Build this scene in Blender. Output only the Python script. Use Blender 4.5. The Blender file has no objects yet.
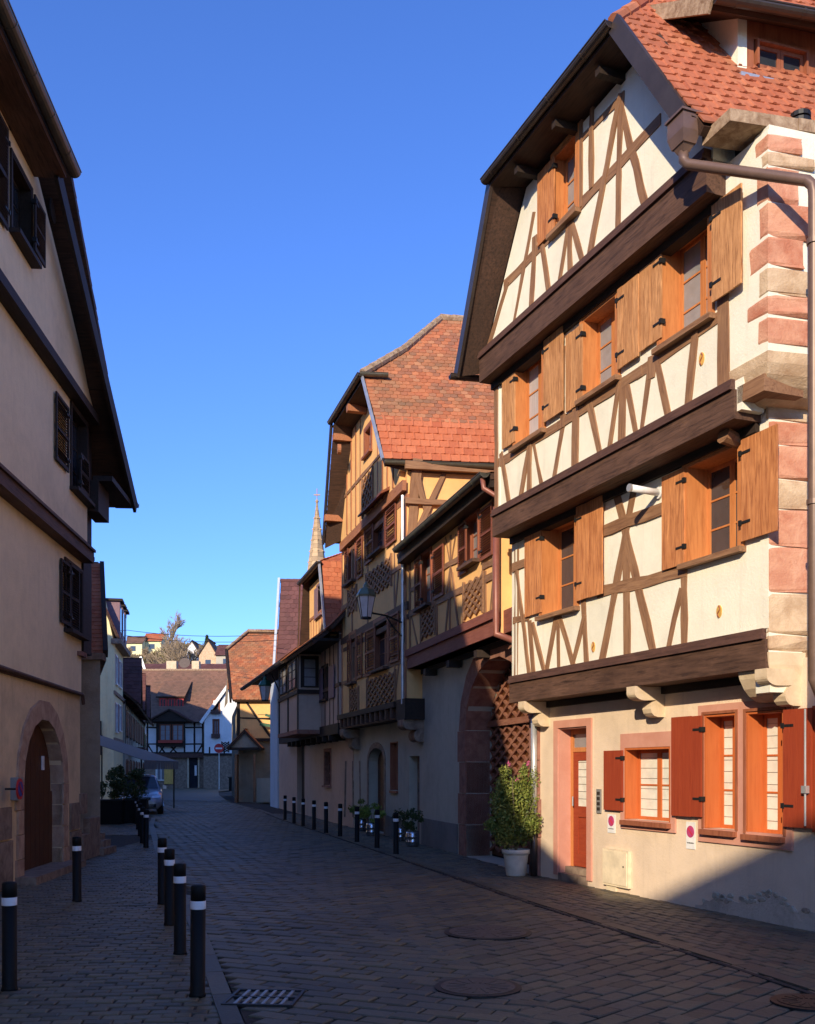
import bpy, math, random
from mathutils import Vector, Matrix
from mathutils.geometry import tessellate_polygon
random.seed(7)
SC = bpy.context.scene
COL = SC.collection
V = Vector
def R(a): return math.radians(a)

# ------------------------------------------------------------------ camera, sky, sun
CAMH, FPX, CX, HY = 1.75, 1000.0, 407.5, 770.0      # eye height, focal length in pixels, principal column, horizon row
cam_d = bpy.data.cameras.new('camera'); cam = bpy.data.objects.new('camera', cam_d); COL.objects.link(cam)
cam_d.sensor_fit = 'VERTICAL'; cam_d.sensor_height = 24.0; cam_d.lens = 24.0 * FPX / 1024.0
cam_d.shift_y = (HY - 512) / 1024.0
cam_d.clip_start = 0.1; cam_d.clip_end = 3000
cam.location = (0, 0, CAMH); cam.rotation_euler = (R(90), 0, 0)
SC.camera = cam

SUN_EL = 22.0
SUN_TRAVEL = V((0.363, 0.932, 0)).normalized()       # horizontal direction the light travels
az = math.atan2(-SUN_TRAVEL.x, -SUN_TRAVEL.y)        # compass angle of the sun from +Y towards +X
world = bpy.data.worlds.new('World'); SC.world = world; world.use_nodes = True
nt = world.node_tree; nt.nodes.clear()
wo = nt.nodes.new('ShaderNodeOutputWorld'); bg = nt.nodes.new('ShaderNodeBackground'); sky = nt.nodes.new('ShaderNodeTexSky')
sky.sky_type = 'NISHITA'; sky.sun_disc = False; sky.sun_elevation = R(SUN_EL); sky.sun_rotation = az
sky.air_density = 1.0; sky.dust_density = 0.25; sky.ozone_density = 3.0; sky.altitude = 200
bg.inputs['Strength'].default_value = 0.13
tint = nt.nodes.new('ShaderNodeMix'); tint.data_type = 'RGBA'; tint.blend_type = 'MULTIPLY'; tint.inputs[0].default_value = 1.0
tint.inputs[7].default_value = (0.70, 1.02, 1.78, 1)        # the clear deep blue of this evening sky, the same over the whole dome
nt.links.new(sky.outputs[0], tint.inputs[6]); nt.links.new(tint.outputs[2], bg.inputs[0]); nt.links.new(bg.outputs[0], wo.inputs[0])
sun_d = bpy.data.lights.new('sun', 'SUN'); sun = bpy.data.objects.new('sun', sun_d); COL.objects.link(sun)
sun_d.energy = 5.0; sun_d.angle = R(0.5); sun_d.color = (1.0, 0.83, 0.60)
ld = V((SUN_TRAVEL.x * math.cos(R(SUN_EL)), SUN_TRAVEL.y * math.cos(R(SUN_EL)), -math.sin(R(SUN_EL))))
sun.rotation_euler = ld.to_track_quat('-Z', 'Y').to_euler(); sun.location = (-20, -40, 40)
SC.view_settings.view_transform = 'Standard'; SC.view_settings.look = 'None'
SC.view_settings.exposure = 0.24; SC.view_settings.gamma = 1.0; SC.view_settings.use_curve_mapping = False

# ------------------------------------------------------------------ materials
def mat_new(name, rough=0.85, spec=0.3):
    m = bpy.data.materials.new(name); m.use_nodes = True
    n = m.node_tree.nodes; b = n['Principled BSDF']
    b.inputs['Roughness'].default_value = rough
    b.inputs['Specular IOR Level'].default_value = spec
    return m, m.node_tree, b
def coords(t, scale=(1, 1, 1)):
    tc = t.nodes.new('ShaderNodeTexCoord'); oi = t.nodes.new('ShaderNodeObjectInfo')
    mp = t.nodes.new('ShaderNodeMapping'); mp.inputs['Scale'].default_value = scale
    ad = t.nodes.new('ShaderNodeVectorMath'); ad.operation = 'ADD'
    ml = t.nodes.new('ShaderNodeMath'); ml.operation = 'MULTIPLY'; ml.inputs[1].default_value = 37.0
    t.links.new(oi.outputs['Random'], ml.inputs[0])
    t.links.new(tc.outputs['Object'], mp.inputs[0]); t.links.new(mp.outputs[0], ad.inputs[0]); t.links.new(ml.outputs[0], ad.inputs[1])
    return ad.outputs[0]
def noise(t, co, s, detail=5, rough=0.6, dist=0.0):
    n = t.nodes.new('ShaderNodeTexNoise'); n.inputs['Scale'].default_value = s; n.inputs['Detail'].default_value = detail
    n.inputs['Roughness'].default_value = rough; n.inputs['Distortion'].default_value = dist
    t.links.new(co, n.inputs['Vector']); return n.outputs['Fac']
def ramp(t, fac, stops):
    r = t.nodes.new('ShaderNodeValToRGB'); e = r.color_ramp.elements
    while len(e) < len(stops): e.new(0.5)
    for i, (p, c) in enumerate(stops): e[i].position = p; e[i].color = (*c, 1)
    t.links.new(fac, r.inputs[0]); return r.outputs[0]
def mix(t, fac, a, b, mode='MIX'):
    m = t.nodes.new('ShaderNodeMix'); m.data_type = 'RGBA'; m.blend_type = mode
    for sock, v in ((m.inputs[0], fac), (m.inputs[6], a), (m.inputs[7], b)):
        if hasattr(v, 'links') or isinstance(v, bpy.types.NodeSocket): t.links.new(v, sock)
        elif isinstance(v, (int, float)): sock.default_value = v
        else: sock.default_value = (*v, 1)
    return m.outputs[2]
def bump(t, b, h, strength, dist=0.02):
    bn = t.nodes.new('ShaderNodeBump'); bn.inputs['Strength'].default_value = strength; bn.inputs['Distance'].default_value = dist
    t.links.new(h, bn.inputs['Height']); t.links.new(bn.outputs[0], b.inputs['Normal'])
def sc(c, k): return tuple(min(1, x * k) for x in c)
def plaster(name, col, stain=0.72, s=1.0, bs=0.35):
    m, t, b = mat_new(name, 0.93, 0.15); co = coords(t)
    big = noise(t, co, 0.7 * s, 6, 0.62, 0.4); fine = noise(t, co, 35, 4, 0.7); mid = noise(t, co, 5 * s, 5, 0.6)
    c = ramp(t, big, [(0.30, sc(col, stain)), (0.52, col), (0.75, sc(col, 1.06))])
    c = mix(t, 0.35, c, ramp(t, mid, [(0.3, sc(col, 0.8)), (0.6, col)]))
    st_ = noise(t, coords(t, (5, 5, 0.35)), 1.4, 5, 0.65); c = mix(t, ramp(t, st_, [(0.55, (0, 0, 0)), (0.80, (0.38, 0.38, 0.38))]), c, sc(col, stain * 0.72))
    t.links.new(c, b.inputs['Base Color'])
    h = mix(t, 0.5, fine, mid)
    bump(t, b, h, bs, 0.02); return m
def wood(name, dark, light, rough=0.7, bs=0.5, s=1.0, spec=0.3, ax=0):
    m, t, b = mat_new(name, rough, spec); co = coords(t, (1.2, 14, 14) if ax == 0 else (9, 9, 1.0)); co2 = coords(t)
    g = noise(t, co, 2.2 * s, 7, 0.65, 0.6); k = noise(t, co2, 1.7, 4, 0.6); f = noise(t, coords(t, (3, 60, 60) if ax == 0 else (60, 60, 3)), 3, 3, 0.7)
    c = ramp(t, g, [(0.30, dark), (0.5, tuple((a + 2 * bb) / 3 for a, bb in zip(dark, light))), (0.68, light)])
    c = mix(t, 0.5, c, ramp(t, k, [(0.3, sc(light, 0.62)), (0.65, light)]), 'MULTIPLY') if False else mix(t, ramp(t, k, [(0.35, (0, 0, 0)), (0.7, (0.55, 0.55, 0.55))]), c, sc(dark, 1.2))
    t.links.new(c, b.inputs['Base Color']); bump(t, b, mix(t, 0.4, g, f), bs, 0.006); return m
def island_rand(t):
    g = t.nodes.new('ShaderNodeNewGeometry'); oi = t.nodes.new('ShaderNodeObjectInfo')
    a = t.nodes.new('ShaderNodeMath'); a.operation = 'ADD'; f = t.nodes.new('ShaderNodeMath'); f.operation = 'FRACT'
    t.links.new(g.outputs['Random Per Island'], a.inputs[0]); t.links.new(oi.outputs['Random'], a.inputs[1]); t.links.new(a.outputs[0], f.inputs[0])
    return f.outputs[0]
def pieces(name, cols, rough=0.85, grime=(0.05, 0.05, 0.04), gr=0.5, bs=0.4, s=3.0, spec=0.25, patch=0.5):
    """one colour per piece out of a small range, then grime and grain"""
    m, t, b = mat_new(name, rough, spec)
    tc = t.nodes.new('ShaderNodeNewGeometry'); pos = tc.outputs['Position']
    r = island_rand(t); c = ramp(t, r, [(i / max(1, len(cols) - 1), c) for i, c in enumerate(cols)])
    n1 = noise(t, pos, patch, 5, 0.65, 0.3); n2 = noise(t, pos, s * 4, 5, 0.7)
    f = ramp(t, n1, [(0.42, (0, 0, 0)), (0.75, (gr, gr, gr))])
    c = mix(t, f, c, grime); c = mix(t, 0.35, c, ramp(t, n2, [(0.3, (0.45, 0.45, 0.45)), (0.65, (1, 1, 1))]), 'MULTIPLY')
    t.links.new(c, b.inputs['Base Color']); bump(t, b, n2, bs, 0.01); return m
def stone(name, c1, c2, bs=0.6, s=4, rough=0.9):
    m, t, b = mat_new(name, rough, 0.2); co = coords(t)
    n = noise(t, co, s, 7, 0.65, 0.5); f = noise(t, co, 40, 3, 0.7)
    c = ramp(t, n, [(0.32, c1), (0.66, c2)]); t.links.new(c, b.inputs['Base Color']); bump(t, b, mix(t, 0.5, n, f), bs, 0.02); return m
def plain(name, col, rough=0.5, metal=0.0, spec=0.5, var=0.15):
    m, t, b = mat_new(name, rough, spec); b.inputs['Metallic'].default_value = metal
    n = noise(t, coords(t), 6, 4, 0.6)
    t.links.new(ramp(t, n, [(0.3, sc(col, 1 - var)), (0.7, sc(col, 1 + var))]), b.inputs['Base Color']); return m
def leafmat(name, cols):
    m, t, b = mat_new(name, 0.6, 0.3)
    t.links.new(ramp(t, island_rand(t), [(i / (len(cols) - 1), c) for i, c in enumerate(cols)]), b.inputs['Base Color'])
    b.inputs['Subsurface Weight'].default_value = 0.0; return m

MT = {}
MT['cream'] = plaster('cream plaster', (0.85, 0.81, 0.66), 0.82, 0.8, 0.5)
MT['ground_plaster'] = plaster('peach ground floor plaster', (0.76, 0.60, 0.44), 0.76, 0.8, 0.6)
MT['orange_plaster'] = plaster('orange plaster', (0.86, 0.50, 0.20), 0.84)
MT['pink_plaster'] = plaster('pink plaster', (0.56, 0.40, 0.30), 0.8)
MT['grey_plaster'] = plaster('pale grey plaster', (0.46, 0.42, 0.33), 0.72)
MT['beige_plaster'] = plaster('beige plaster', (0.86, 0.68, 0.42), 0.80, 1.2, 0.7)
MT['beige_low'] = plaster('beige lower plaster', (0.78, 0.58, 0.34), 0.66, 1.6, 0.9)
MT['old_wall'] = plaster('old rough wall', (0.36, 0.30, 0.22), 0.55, 2.0, 1.0)
MT['yellow_plaster'] = plaster('pale yellow plaster', (0.80, 0.72, 0.42), 0.85)
MT['white_plaster'] = plaster('white plaster', (0.80, 0.80, 0.78), 0.88)
MT['plinth'] = plaster('grey plinth', (0.22, 0.20, 0.18), 0.6, 2, 1.0)
MT['rubble'] = stone('rubble', (0.22, 0.17, 0.12), (0.50, 0.42, 0.32), 1.0, 14)
MT['timber'] = wood('brown timber', (0.15, 0.07, 0.036), (0.36, 0.20, 0.105))
MT['dark_beam'] = wood('dark beam', (0.035, 0.018, 0.012), (0.16, 0.085, 0.055))
MT['black_wood'] = wood('black wood', (0.012, 0.008, 0.006), (0.045, 0.028, 0.02))
MT['soffit'] = wood('soffit boards', (0.02, 0.012, 0.008), (0.09, 0.045, 0.028))
MT['moulding'] = wood('red brown moulding', (0.05, 0.025, 0.02), (0.15, 0.075, 0.055))
MT['shutter'] = wood('weathered orange shutter', (0.24, 0.07, 0.022), (0.74, 0.32, 0.12), 0.65, 0.7)
MT['shutter_old'] = wood('bleached shutter', (0.22, 0.085, 0.03), (0.74, 0.38, 0.165), 0.8, 0.9, 1.4)
MT['frame_wood'] = wood('orange window wood', (0.38, 0.13, 0.04), (0.62, 0.25, 0.085), 0.5, 0.3, ax=2)
MT['red_paint'] = wood('red painted shutter', (0.24, 0.035, 0.014), (0.34, 0.06, 0.022), 0.55, 0.25)
MT['red_reveal'] = wood('orange red reveal', (0.42, 0.10, 0.028), (0.54, 0.15, 0.042), 0.5, 0.2, ax=2)
MT['brown_shutter'] = wood('brown louvred shutter', (0.12, 0.035, 0.018), (0.30, 0.10, 0.05), 0.6, 0.3)
MT['brown_frame'] = wood('brown window frame', (0.20, 0.06, 0.03), (0.36, 0.13, 0.065), 0.6, 0.3, ax=2)
MT['orange_beam'] = wood('orange brown beam', (0.24, 0.09, 0.04), (0.46, 0.20, 0.10), 0.7)
MT['plum_beam'] = wood('plum painted beam', (0.16, 0.05, 0.035), (0.30, 0.11, 0.075), 0.7)
MT['gate_wood'] = wood('gate wood', (0.15, 0.05, 0.03), (0.34, 0.16, 0.10), 0.7)
MT['door_dark'] = wood('dark door', (0.05, 0.018, 0.008), (0.15, 0.055, 0.02), 0.5)
MT['tile_red'] = pieces('red interlocking tiles', [(0.38, 0.11, 0.055), (0.48, 0.16, 0.08), (0.43, 0.13, 0.065), (0.54, 0.20, 0.10)], grime=(0.12, 0.08, 0.05), gr=0.45, patch=0.9)
MT['tile_old'] = pieces('weathered red tiles', [(0.38, 0.12, 0.055), (0.54, 0.20, 0.09), (0.46, 0.15, 0.07), (0.30, 0.13, 0.075), (0.58, 0.25, 0.12)], grime=(0.14, 0.13, 0.07), gr=0.55, patch=0.8)
MT['tile_new'] = pieces('bright red tiles', [(0.50, 0.14, 0.06), (0.58, 0.19, 0.09), (0.45, 0.12, 0.055)], grime=(0.13, 0.09, 0.05), gr=0.2)
MT['tile_brown'] = pieces('brown tiles', [(0.22, 0.12, 0.08), (0.28, 0.15, 0.10), (0.18, 0.10, 0.07)], grime=(0.12, 0.10, 0.07), gr=0.5, patch=0.25)
MT['tile_plum'] = pieces('plum tiles', [(0.15, 0.06, 0.055), (0.19, 0.08, 0.07), (0.12, 0.05, 0.045)], gr=0.3)
MT['ridge'] = stone('ridge mortar', (0.20, 0.12, 0.07), (0.45, 0.33, 0.22), 0.8, 9)
MT['sand_red'] = stone('red sandstone', (0.46, 0.17, 0.10), (0.68, 0.37, 0.24), 0.9, 3.2)
MT['sand_tan'] = stone('tan sandstone', (0.42, 0.27, 0.16), (0.66, 0.50, 0.33), 0.9, 3.5)
MT['sand_pink'] = stone('pink dressed sandstone', (0.52, 0.24, 0.17), (0.60, 0.30, 0.22), 0.25, 3)
MT['corbel'] = stone('pale corbel stone', (0.55, 0.42, 0.27), (0.70, 0.56, 0.38), 0.4, 5)
MT['dull_stone'] = stone('dull red stone', (0.20, 0.09, 0.065), (0.34, 0.17, 0.12), 0.7, 5)
MT['grey_stone'] = stone('grey brown stone', (0.16, 0.11, 0.08), (0.34, 0.25, 0.18), 0.8, 5)
MT['paving'] = pieces('granite setts', [(0.10, 0.085, 0.055), (0.185, 0.145, 0.082), (0.13, 0.115, 0.078), (0.20, 0.15, 0.082), (0.085, 0.075, 0.052), (0.155, 0.135, 0.092)], rough=0.6, grime=(0.05, 0.045, 0.045), gr=0.45, bs=0.7, s=6, spec=0.35, patch=0.6)
MT['rough_foot'] = plaster('rough patched foot', (0.56, 0.47, 0.37), 0.55, 4, 1.2)
MT['tan_dull'] = stone('dull tan sandstone', (0.34, 0.20, 0.13), (0.56, 0.38, 0.25), 0.8, 4)
MT['joint'] = stone('sand joints', (0.04, 0.032, 0.026), (0.075, 0.06, 0.048), 0.6, 12)
MT['ground'] = stone('earth ground', (0.05, 0.045, 0.04), (0.09, 0.08, 0.065), 0.5, 1)
MT['iron'] = plain('cast iron', (0.03, 0.03, 0.03), 0.55, 0.6)
MT['rust_iron'] = stone('rusted manhole iron', (0.10, 0.075, 0.055), (0.15, 0.11, 0.08), 0.5, 10, 0.6)
MT['black_paint'] = plain('black bollard paint', (0.008, 0.008, 0.008), 0.6, 0, 0.2)
MT['white_band'] = plain('white reflective band', (0.75, 0.75, 0.76), 0.4)
MT['zinc'] = plain('dark zinc', (0.085, 0.065, 0.055), 0.4, 0.55)
MT['zinc_green'] = plain('weathered zinc gutter', (0.12, 0.11, 0.08), 0.45, 0.5)
MT['zinc_pale'] = plain('pale metal', (0.55, 0.55, 0.54), 0.4, 0.6)
MT['brown_pipe'] = plain('brown painted pipe', (0.16, 0.10, 0.075), 0.4, 0.2)
MT['red_pipe'] = plain('red brown pipe', (0.24, 0.085, 0.06), 0.45, 0.1)
MT['white_paint'] = plain('white paint', (0.78, 0.77, 0.74), 0.5)
MT['bluewhite'] = plaster('blue white lime wash', (0.50, 0.55, 0.60), 0.8)
MT['glass'] = plain('window glass', (0.03, 0.035, 0.045), 0.06, 0, 0.8)
MT['glass_grey'] = plain('reflection grey glass', (0.24, 0.24, 0.25), 0.12, 0, 0.7, 0.12)  # grey base colour stands in for the pale reflection in the panes
MT['grey_panel'] = wood('pale grey inner shutter', (0.34, 0.30, 0.30), (0.50, 0.46, 0.46), 0.7, 0.3, ax=2)
MT['curtain'] = plain('white blind behind glass', (0.72, 0.71, 0.62), 0.25, 0, 0.6, 0.12)
MT['dark'] = plain('dark interior', (0.01, 0.01, 0.01), 0.9)  # near-black stands in for unlit depth in houses, spire and drain pit
MT['leaf'] = leafmat('green leaves', [(0.06, 0.09, 0.015), (0.14, 0.18, 0.03), (0.26, 0.27, 0.06), (0.10, 0.13, 0.03)])
MT['leaf_bright'] = leafmat('yellow green leaves', [(0.16, 0.22, 0.03), (0.30, 0.34, 0.06), (0.10, 0.14, 0.03)])
MT['leaf_dark'] = leafmat('dark leaves', [(0.03, 0.05, 0.015), (0.06, 0.085, 0.02), (0.04, 0.06, 0.02)])
MT['flower'] = plain('pink blossom', (0.55, 0.12, 0.25), 0.7)
MT['bark'] = wood('bark', (0.10, 0.08, 0.06), (0.26, 0.21, 0.15))
MT['twig'] = plain('bare twigs', (0.24, 0.18, 0.12), 0.9)
MT['pot'] = plain('cream pot', (0.62, 0.58, 0.47), 0.6)
MT['steel'] = plain('steel keg', (0.55, 0.56, 0.58), 0.25, 1.0)
MT['lampglass'] = plain('frosted lamp glass', (0.55, 0.52, 0.50), 0.3, 0, 0.5)
MT['lamp_green'] = plain('green lamp paint', (0.03, 0.10, 0.05), 0.4, 0.2)
MT['lamp_olive'] = plain('olive lamp hood', (0.14, 0.15, 0.09), 0.4, 0.4)
MT['awning'] = plain('grey awning cloth', (0.13, 0.12, 0.11), 0.9)
MT['sign_red'] = plain('red sign', (0.55, 0.03, 0.03), 0.4)
MT['sign_magenta'] = plain('faded red sign', (0.50, 0.06, 0.18), 0.4)
MT['sign_blue'] = plain('blue sign', (0.05, 0.06, 0.28), 0.4)
MT['ink'] = plain('black print', (0.02, 0.02, 0.02), 0.6)
MT['car'] = plain('silver grey car paint', (0.36, 0.38, 0.43), 0.2, 0.2, 0.8)
MT['carlamp'] = plain('headlamp', (0.75, 0.8, 0.9), 0.1, 0.3, 0.9)
MT['rubber'] = plain('rubber', (0.015, 0.015, 0.015), 0.8)
MT['gold'] = plain('gold emblem', (0.72, 0.42, 0.10), 0.5, 0.1)
MT['hill'] = stone('hill side', (0.10, 0.09, 0.03), (0.30, 0.24, 0.12), 0.5, 0.05)
MT['violet'] = plain('faded violet shutter', (0.22, 0.13, 0.15), 0.7)
MT['box_paint'] = plain('cream utility box', (0.74, 0.62, 0.43), 0.6)
MT['letterbox'] = plain('grey nameplate', (0.30, 0.29, 0.27), 0.5, 0.3)
MT['spire'] = pieces('ochre spire stone', [(0.46, 0.30, 0.16), (0.60, 0.42, 0.24), (0.36, 0.25, 0.15)], gr=0.3)
MT['red_flower'] = plain('red geraniums', (0.40, 0.05, 0.03), 0.7)

# ------------------------------------------------------------------ mesh helpers
class MB:
    def __init__(s): s.v = []; s.f = []
    def add(s, vs, fs):
        n = len(s.v); s.v += [tuple(p) for p in vs]; s.f += [tuple(i + n for i in f) for f in fs]; return s
    def box(s, x0, x1, y0, y1, z0, z1, m=None):
        vs = [V(p) for p in ((x0, y0, z0), (x1, y0, z0), (x1, y1, z0), (x0, y1, z0), (x0, y0, z1), (x1, y0, z1), (x1, y1, z1), (x0, y1, z1))]
        if m is not None: vs = [m @ p for p in vs]
        return s.add(vs, [(0, 3, 2, 1), (4, 5, 6, 7), (0, 1, 5, 4), (1, 2, 6, 5), (2, 3, 7, 6), (3, 0, 4, 7)])
    def beam(s, a, b, w, h, up=V((0, 0, 1))):
        """box running from a to b, w across, h along `up`"""
        a = V(a); b = V(b); d = (b - a).normalized(); sd = d.cross(up).normalized(); u = sd.cross(d).normalized()
        vs = [p + sd * (w / 2 * i) + u * (h / 2 * j) for p in (a, b) for i, j in ((-1, -1), (1, -1), (1, 1), (-1, 1))]
        return s.add(vs, [(0, 1, 2, 3), (7, 6, 5, 4), (0, 4, 5, 1), (1, 5, 6, 2), (2, 6, 7, 3), (3, 7, 4, 0)])
    def tube(s, pts, r, n=10, half=False, caps=True):
        pts = [V(p) for p in pts]; rings = []; prev = None
        rr = r if isinstance(r, (list, tuple)) else [r] * len(pts)
        for i, p in enumerate(pts):
            d = (pts[min(i + 1, len(pts) - 1)] - pts[max(i - 1, 0)]).normalized()
            ref = V((0, 0, 1)) if abs(d.z) < 0.95 else V((0, 1, 0))
            a = d.cross(ref).normalized(); b = a.cross(d).normalized()
            if prev is not None and not half:
                a = (prev - d * prev.dot(d)).normalized(); b = d.cross(a).normalized() * -1
            prev = a
            k = n + 1 if half else n
            rings.append([p + (a * math.cos(t) + b * math.sin(t)) * rr[i] for t in ([-math.pi * j / n for j in range(k)] if half else [2 * math.pi * j / n for j in range(n)])])
        k = len(rings[0]); base = len(s.v); s.v += [tuple(q) for r_ in rings for q in r_]
        for i in range(len(rings) - 1):
            for j in range(k - 1 if half else k):
                s.f.append((base + i * k + j, base + i * k + (j + 1) % k, base + (i + 1) * k + (j + 1) % k, base + (i + 1) * k + j))
        if caps:
            s.f.append(tuple(base + j for j in range(k))[::-1]); s.f.append(tuple(base + (len(rings) - 1) * k + j for j in range(k)))
        return s
    def lathe(s, prof, c=(0, 0, 0), n=20):
        base = len(s.v)
        for r, z in prof:
            for j in range(n): a = 2 * math.pi * j / n; s.v.append((c[0] + r * math.cos(a), c[1] + r * math.sin(a), c[2] + z))
        for i in range(len(prof) - 1):
            for j in range(n): s.f.append((base + i * n + j, base + i * n + (j + 1) % n, base + (i + 1) * n + (j + 1) % n, base + (i + 1) * n + j))
        s.f.append(tuple(base + j for j in range(n))[::-1]); s.f.append(tuple(base + (len(prof) - 1) * n + j for j in range(n)))
        return s
    def poly(s, outer, holes=(), y=0.0, t=0.2, back=False):
        """upright panel in the x-z plane, front at y, t thick inward, with real holes"""
        loops = [[V((p[0], y, p[1])) for p in l] for l in [outer] + list(holes)]
        flat = [p for l in loops for p in l]; n = len(s.v); s.v += [tuple(p) for p in flat]
        for tri in tessellate_polygon(loops):
            a, b, c = (flat[i] for i in tri)
            nn = (b - a).cross(c - a)
            s.f.append(tuple(n + i for i in (tri if nn.y < 0 else tri[::-1])))
        nb = len(s.v); s.v += [(p.x, p.y + t, p.z) for p in flat]; k = 0
        for l in loops:
            m = len(l)
            for i in range(m): a, b = k + i, k + (i + 1) % m; s.f.append((n + a, n + b, nb + b, nb + a))
            k += m
        if back:
            for tri in tessellate_polygon(loops): s.f.append(tuple(nb + i for i in tri))
        return s
    def prism(s, pts, z0, z1):
        n = len(pts); vs = [(p[0], p[1], z0) for p in pts] + [(p[0], p[1], z1) for p in pts]
        return s.add(vs, [tuple(range(n))[::-1], tuple(range(n, 2 * n))] + [(i, (i + 1) % n, n + (i + 1) % n, n + i) for i in range(n)])
    def mesh(s, name, mat, smooth=False):
        me = bpy.data.meshes.new(name); me.from_pydata(s.v, [], s.f)
        if mat: me.materials.append(MT[mat] if isinstance(mat, str) else mat)
        if smooth:
            for p in me.polygons: p.use_smooth = len(p.vertices) <= 4
        me.update(); return me
    def build(s, name, mat, parent=None, m=None, smooth=False):
        return link(name, s.mesh(name, mat, smooth), parent, m)
def link(name, me, parent=None, m=None):
    o = bpy.data.objects.new(name, me); COL.objects.link(o)
    if parent is not None: o.parent = parent
    if m is not None: o.matrix_local = m
    return o
def T(x, y, z): return Matrix.Translation((x, y, z))
def tag(o, label=None, cat=None, group=None, kind=None):
    for k, v in (('label', label), ('category', cat), ('group', group), ('kind', kind)):
        if v: o[k] = v
    return o
def empty(name, loc, rz=0, label=None, cat=None, group=None):
    o = bpy.data.objects.new(name, None); COL.objects.link(o); o.location = loc; o.rotation_euler = (0, 0, rz)
    return tag(o, label, cat, group)
def copy_tree(o, parent=None):
    c = o.copy(); COL.objects.link(c)
    if parent is not None: c.parent = parent
    for ch in o.children: copy_tree(ch, c)
    return c
BOXES = {}
def boxmesh(name, l, w, h, mat):
    key = (round(l, 2), round(w, 2), round(h, 3), mat, name)
    if key not in BOXES: BOXES[key] = MB().box(-key[0] / 2, key[0] / 2, -key[1] / 2, key[1] / 2, -key[2] / 2, key[2] / 2).mesh(name, mat)
    return BOXES[key]
def ground_pt(px, py): d = py - HY; return V(((px - CX) * CAMH / d, FPX * CAMH / d, 0))

class House:
    """local frame: x along the facade (left to right from the street), y into the building, z up"""
    def __init__(s, name, label, cat, P0, u, wdir=None, group=None):
        s.u = V((u[0], u[1], 0)).normalized(); s.n = V((-s.u.y, s.u.x, 0)); s.P = V((P0[0], P0[1], 0))
        s.root = empty(name, s.P, math.atan2(s.u.y, s.u.x), label, cat, group)
        w = V((wdir[0], wdir[1], 0)).normalized() if wdir else s.n
        s.w = V((w.dot(s.u), w.dot(s.n), 0))
        s.o = V(((V((0, 0, CAMH)) - s.P).dot(s.u), (V((0, 0, CAMH)) - s.P).dot(s.n), CAMH))
    def ray(s, px, py):
        d = V((px - CX, FPX, HY - py)); return V((d.dot(s.u), d.dot(s.n), d.z))
    def on(s, px, py, j=0.0):
        d = s.ray(px, py); k = (-j - s.o.y) / d.y; p = s.o + d * k; return (p.x, p.z)
    def onp(s, px, py, p0, n):
        d = s.ray(px, py); k = (V(p0) - s.o).dot(V(n)) / d.dot(V(n)); return s.o + d * k
    def sk(s, x, t, z): return V((x, 0, z)) + s.w * t      # t metres inward along the side-wall direction
    def rect(s, pxl, pyt, pxr, pyb, j):
        """opening from its left edge's top and bottom pixel rows, right edge by column"""
        x0, z1 = s.on(pxl, pyt, j); _, z0 = s.on(pxl, pyb, j); x1, _ = s.on(pxr, pyt, j); return x0, x1, z0, z1

def bar(h, a, b, w, j, mat='timber', name='timber', wav=0.017, px=True, root=None, m=None, d=0.1):
    """one timber in a facade plane from pixel (or local) point a to b"""
    if px: a = h.on(*a, j); b = h.on(*b, j)
    a = V((a[0], 0, a[1])); b = V((b[0], 0, b[1])); w = w * .88; q_ = (b - a).normalized() * (w * .45); a = a - q_; b = b + q_
    if h is Rh and m is None:      # feet of the braces stand on the moulding of their storey
        lo, hi = (a, b) if a.z < b.z else (b, a); dd = (hi - lo).normalized()
        for zt in (3.26, 5.98, 8.56):
            if 0 < lo.z - zt < .45 and dd.z > .5: lo -= dd * ((lo.z - zt) / dd.z)
    L = (b - a).length
    pr = random.uniform(0.010, 0.030); n = max(2, min(7, int(L / 0.35))); mb = MB(); vs = []
    for i in range(n + 1):
        x = -L / 2 + L * i / n; e0 = random.uniform(-wav, wav); e1 = random.uniform(-wav, wav)
        vs += [(x, 0, -w / 2 + e0), (x, 0, w / 2 + e1), (x, d, w / 2 + e1), (x, d, -w / 2 + e0)]
    fs = [(0, 1, 2, 3), tuple(n * 4 + k for k in (3, 2, 1, 0))]
    for i in range(n):
        for k in range(4): fs.append((i * 4 + k, (i + 1) * 4 + k, (i + 1) * 4 + (k + 1) % 4, i * 4 + (k + 1) % 4))
    mb.add(vs, fs)
    ang = math.atan2((b - a).z, (b - a).x); c = (a + b) / 2
    mm = T(c.x, -j - pr if m is None else -pr, c.z) @ Matrix.Rotation(-ang, 4, 'Y')
    if m is not None: mm = m @ mm
    return mb.build(name, mat, root or h.root, mm)

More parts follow.
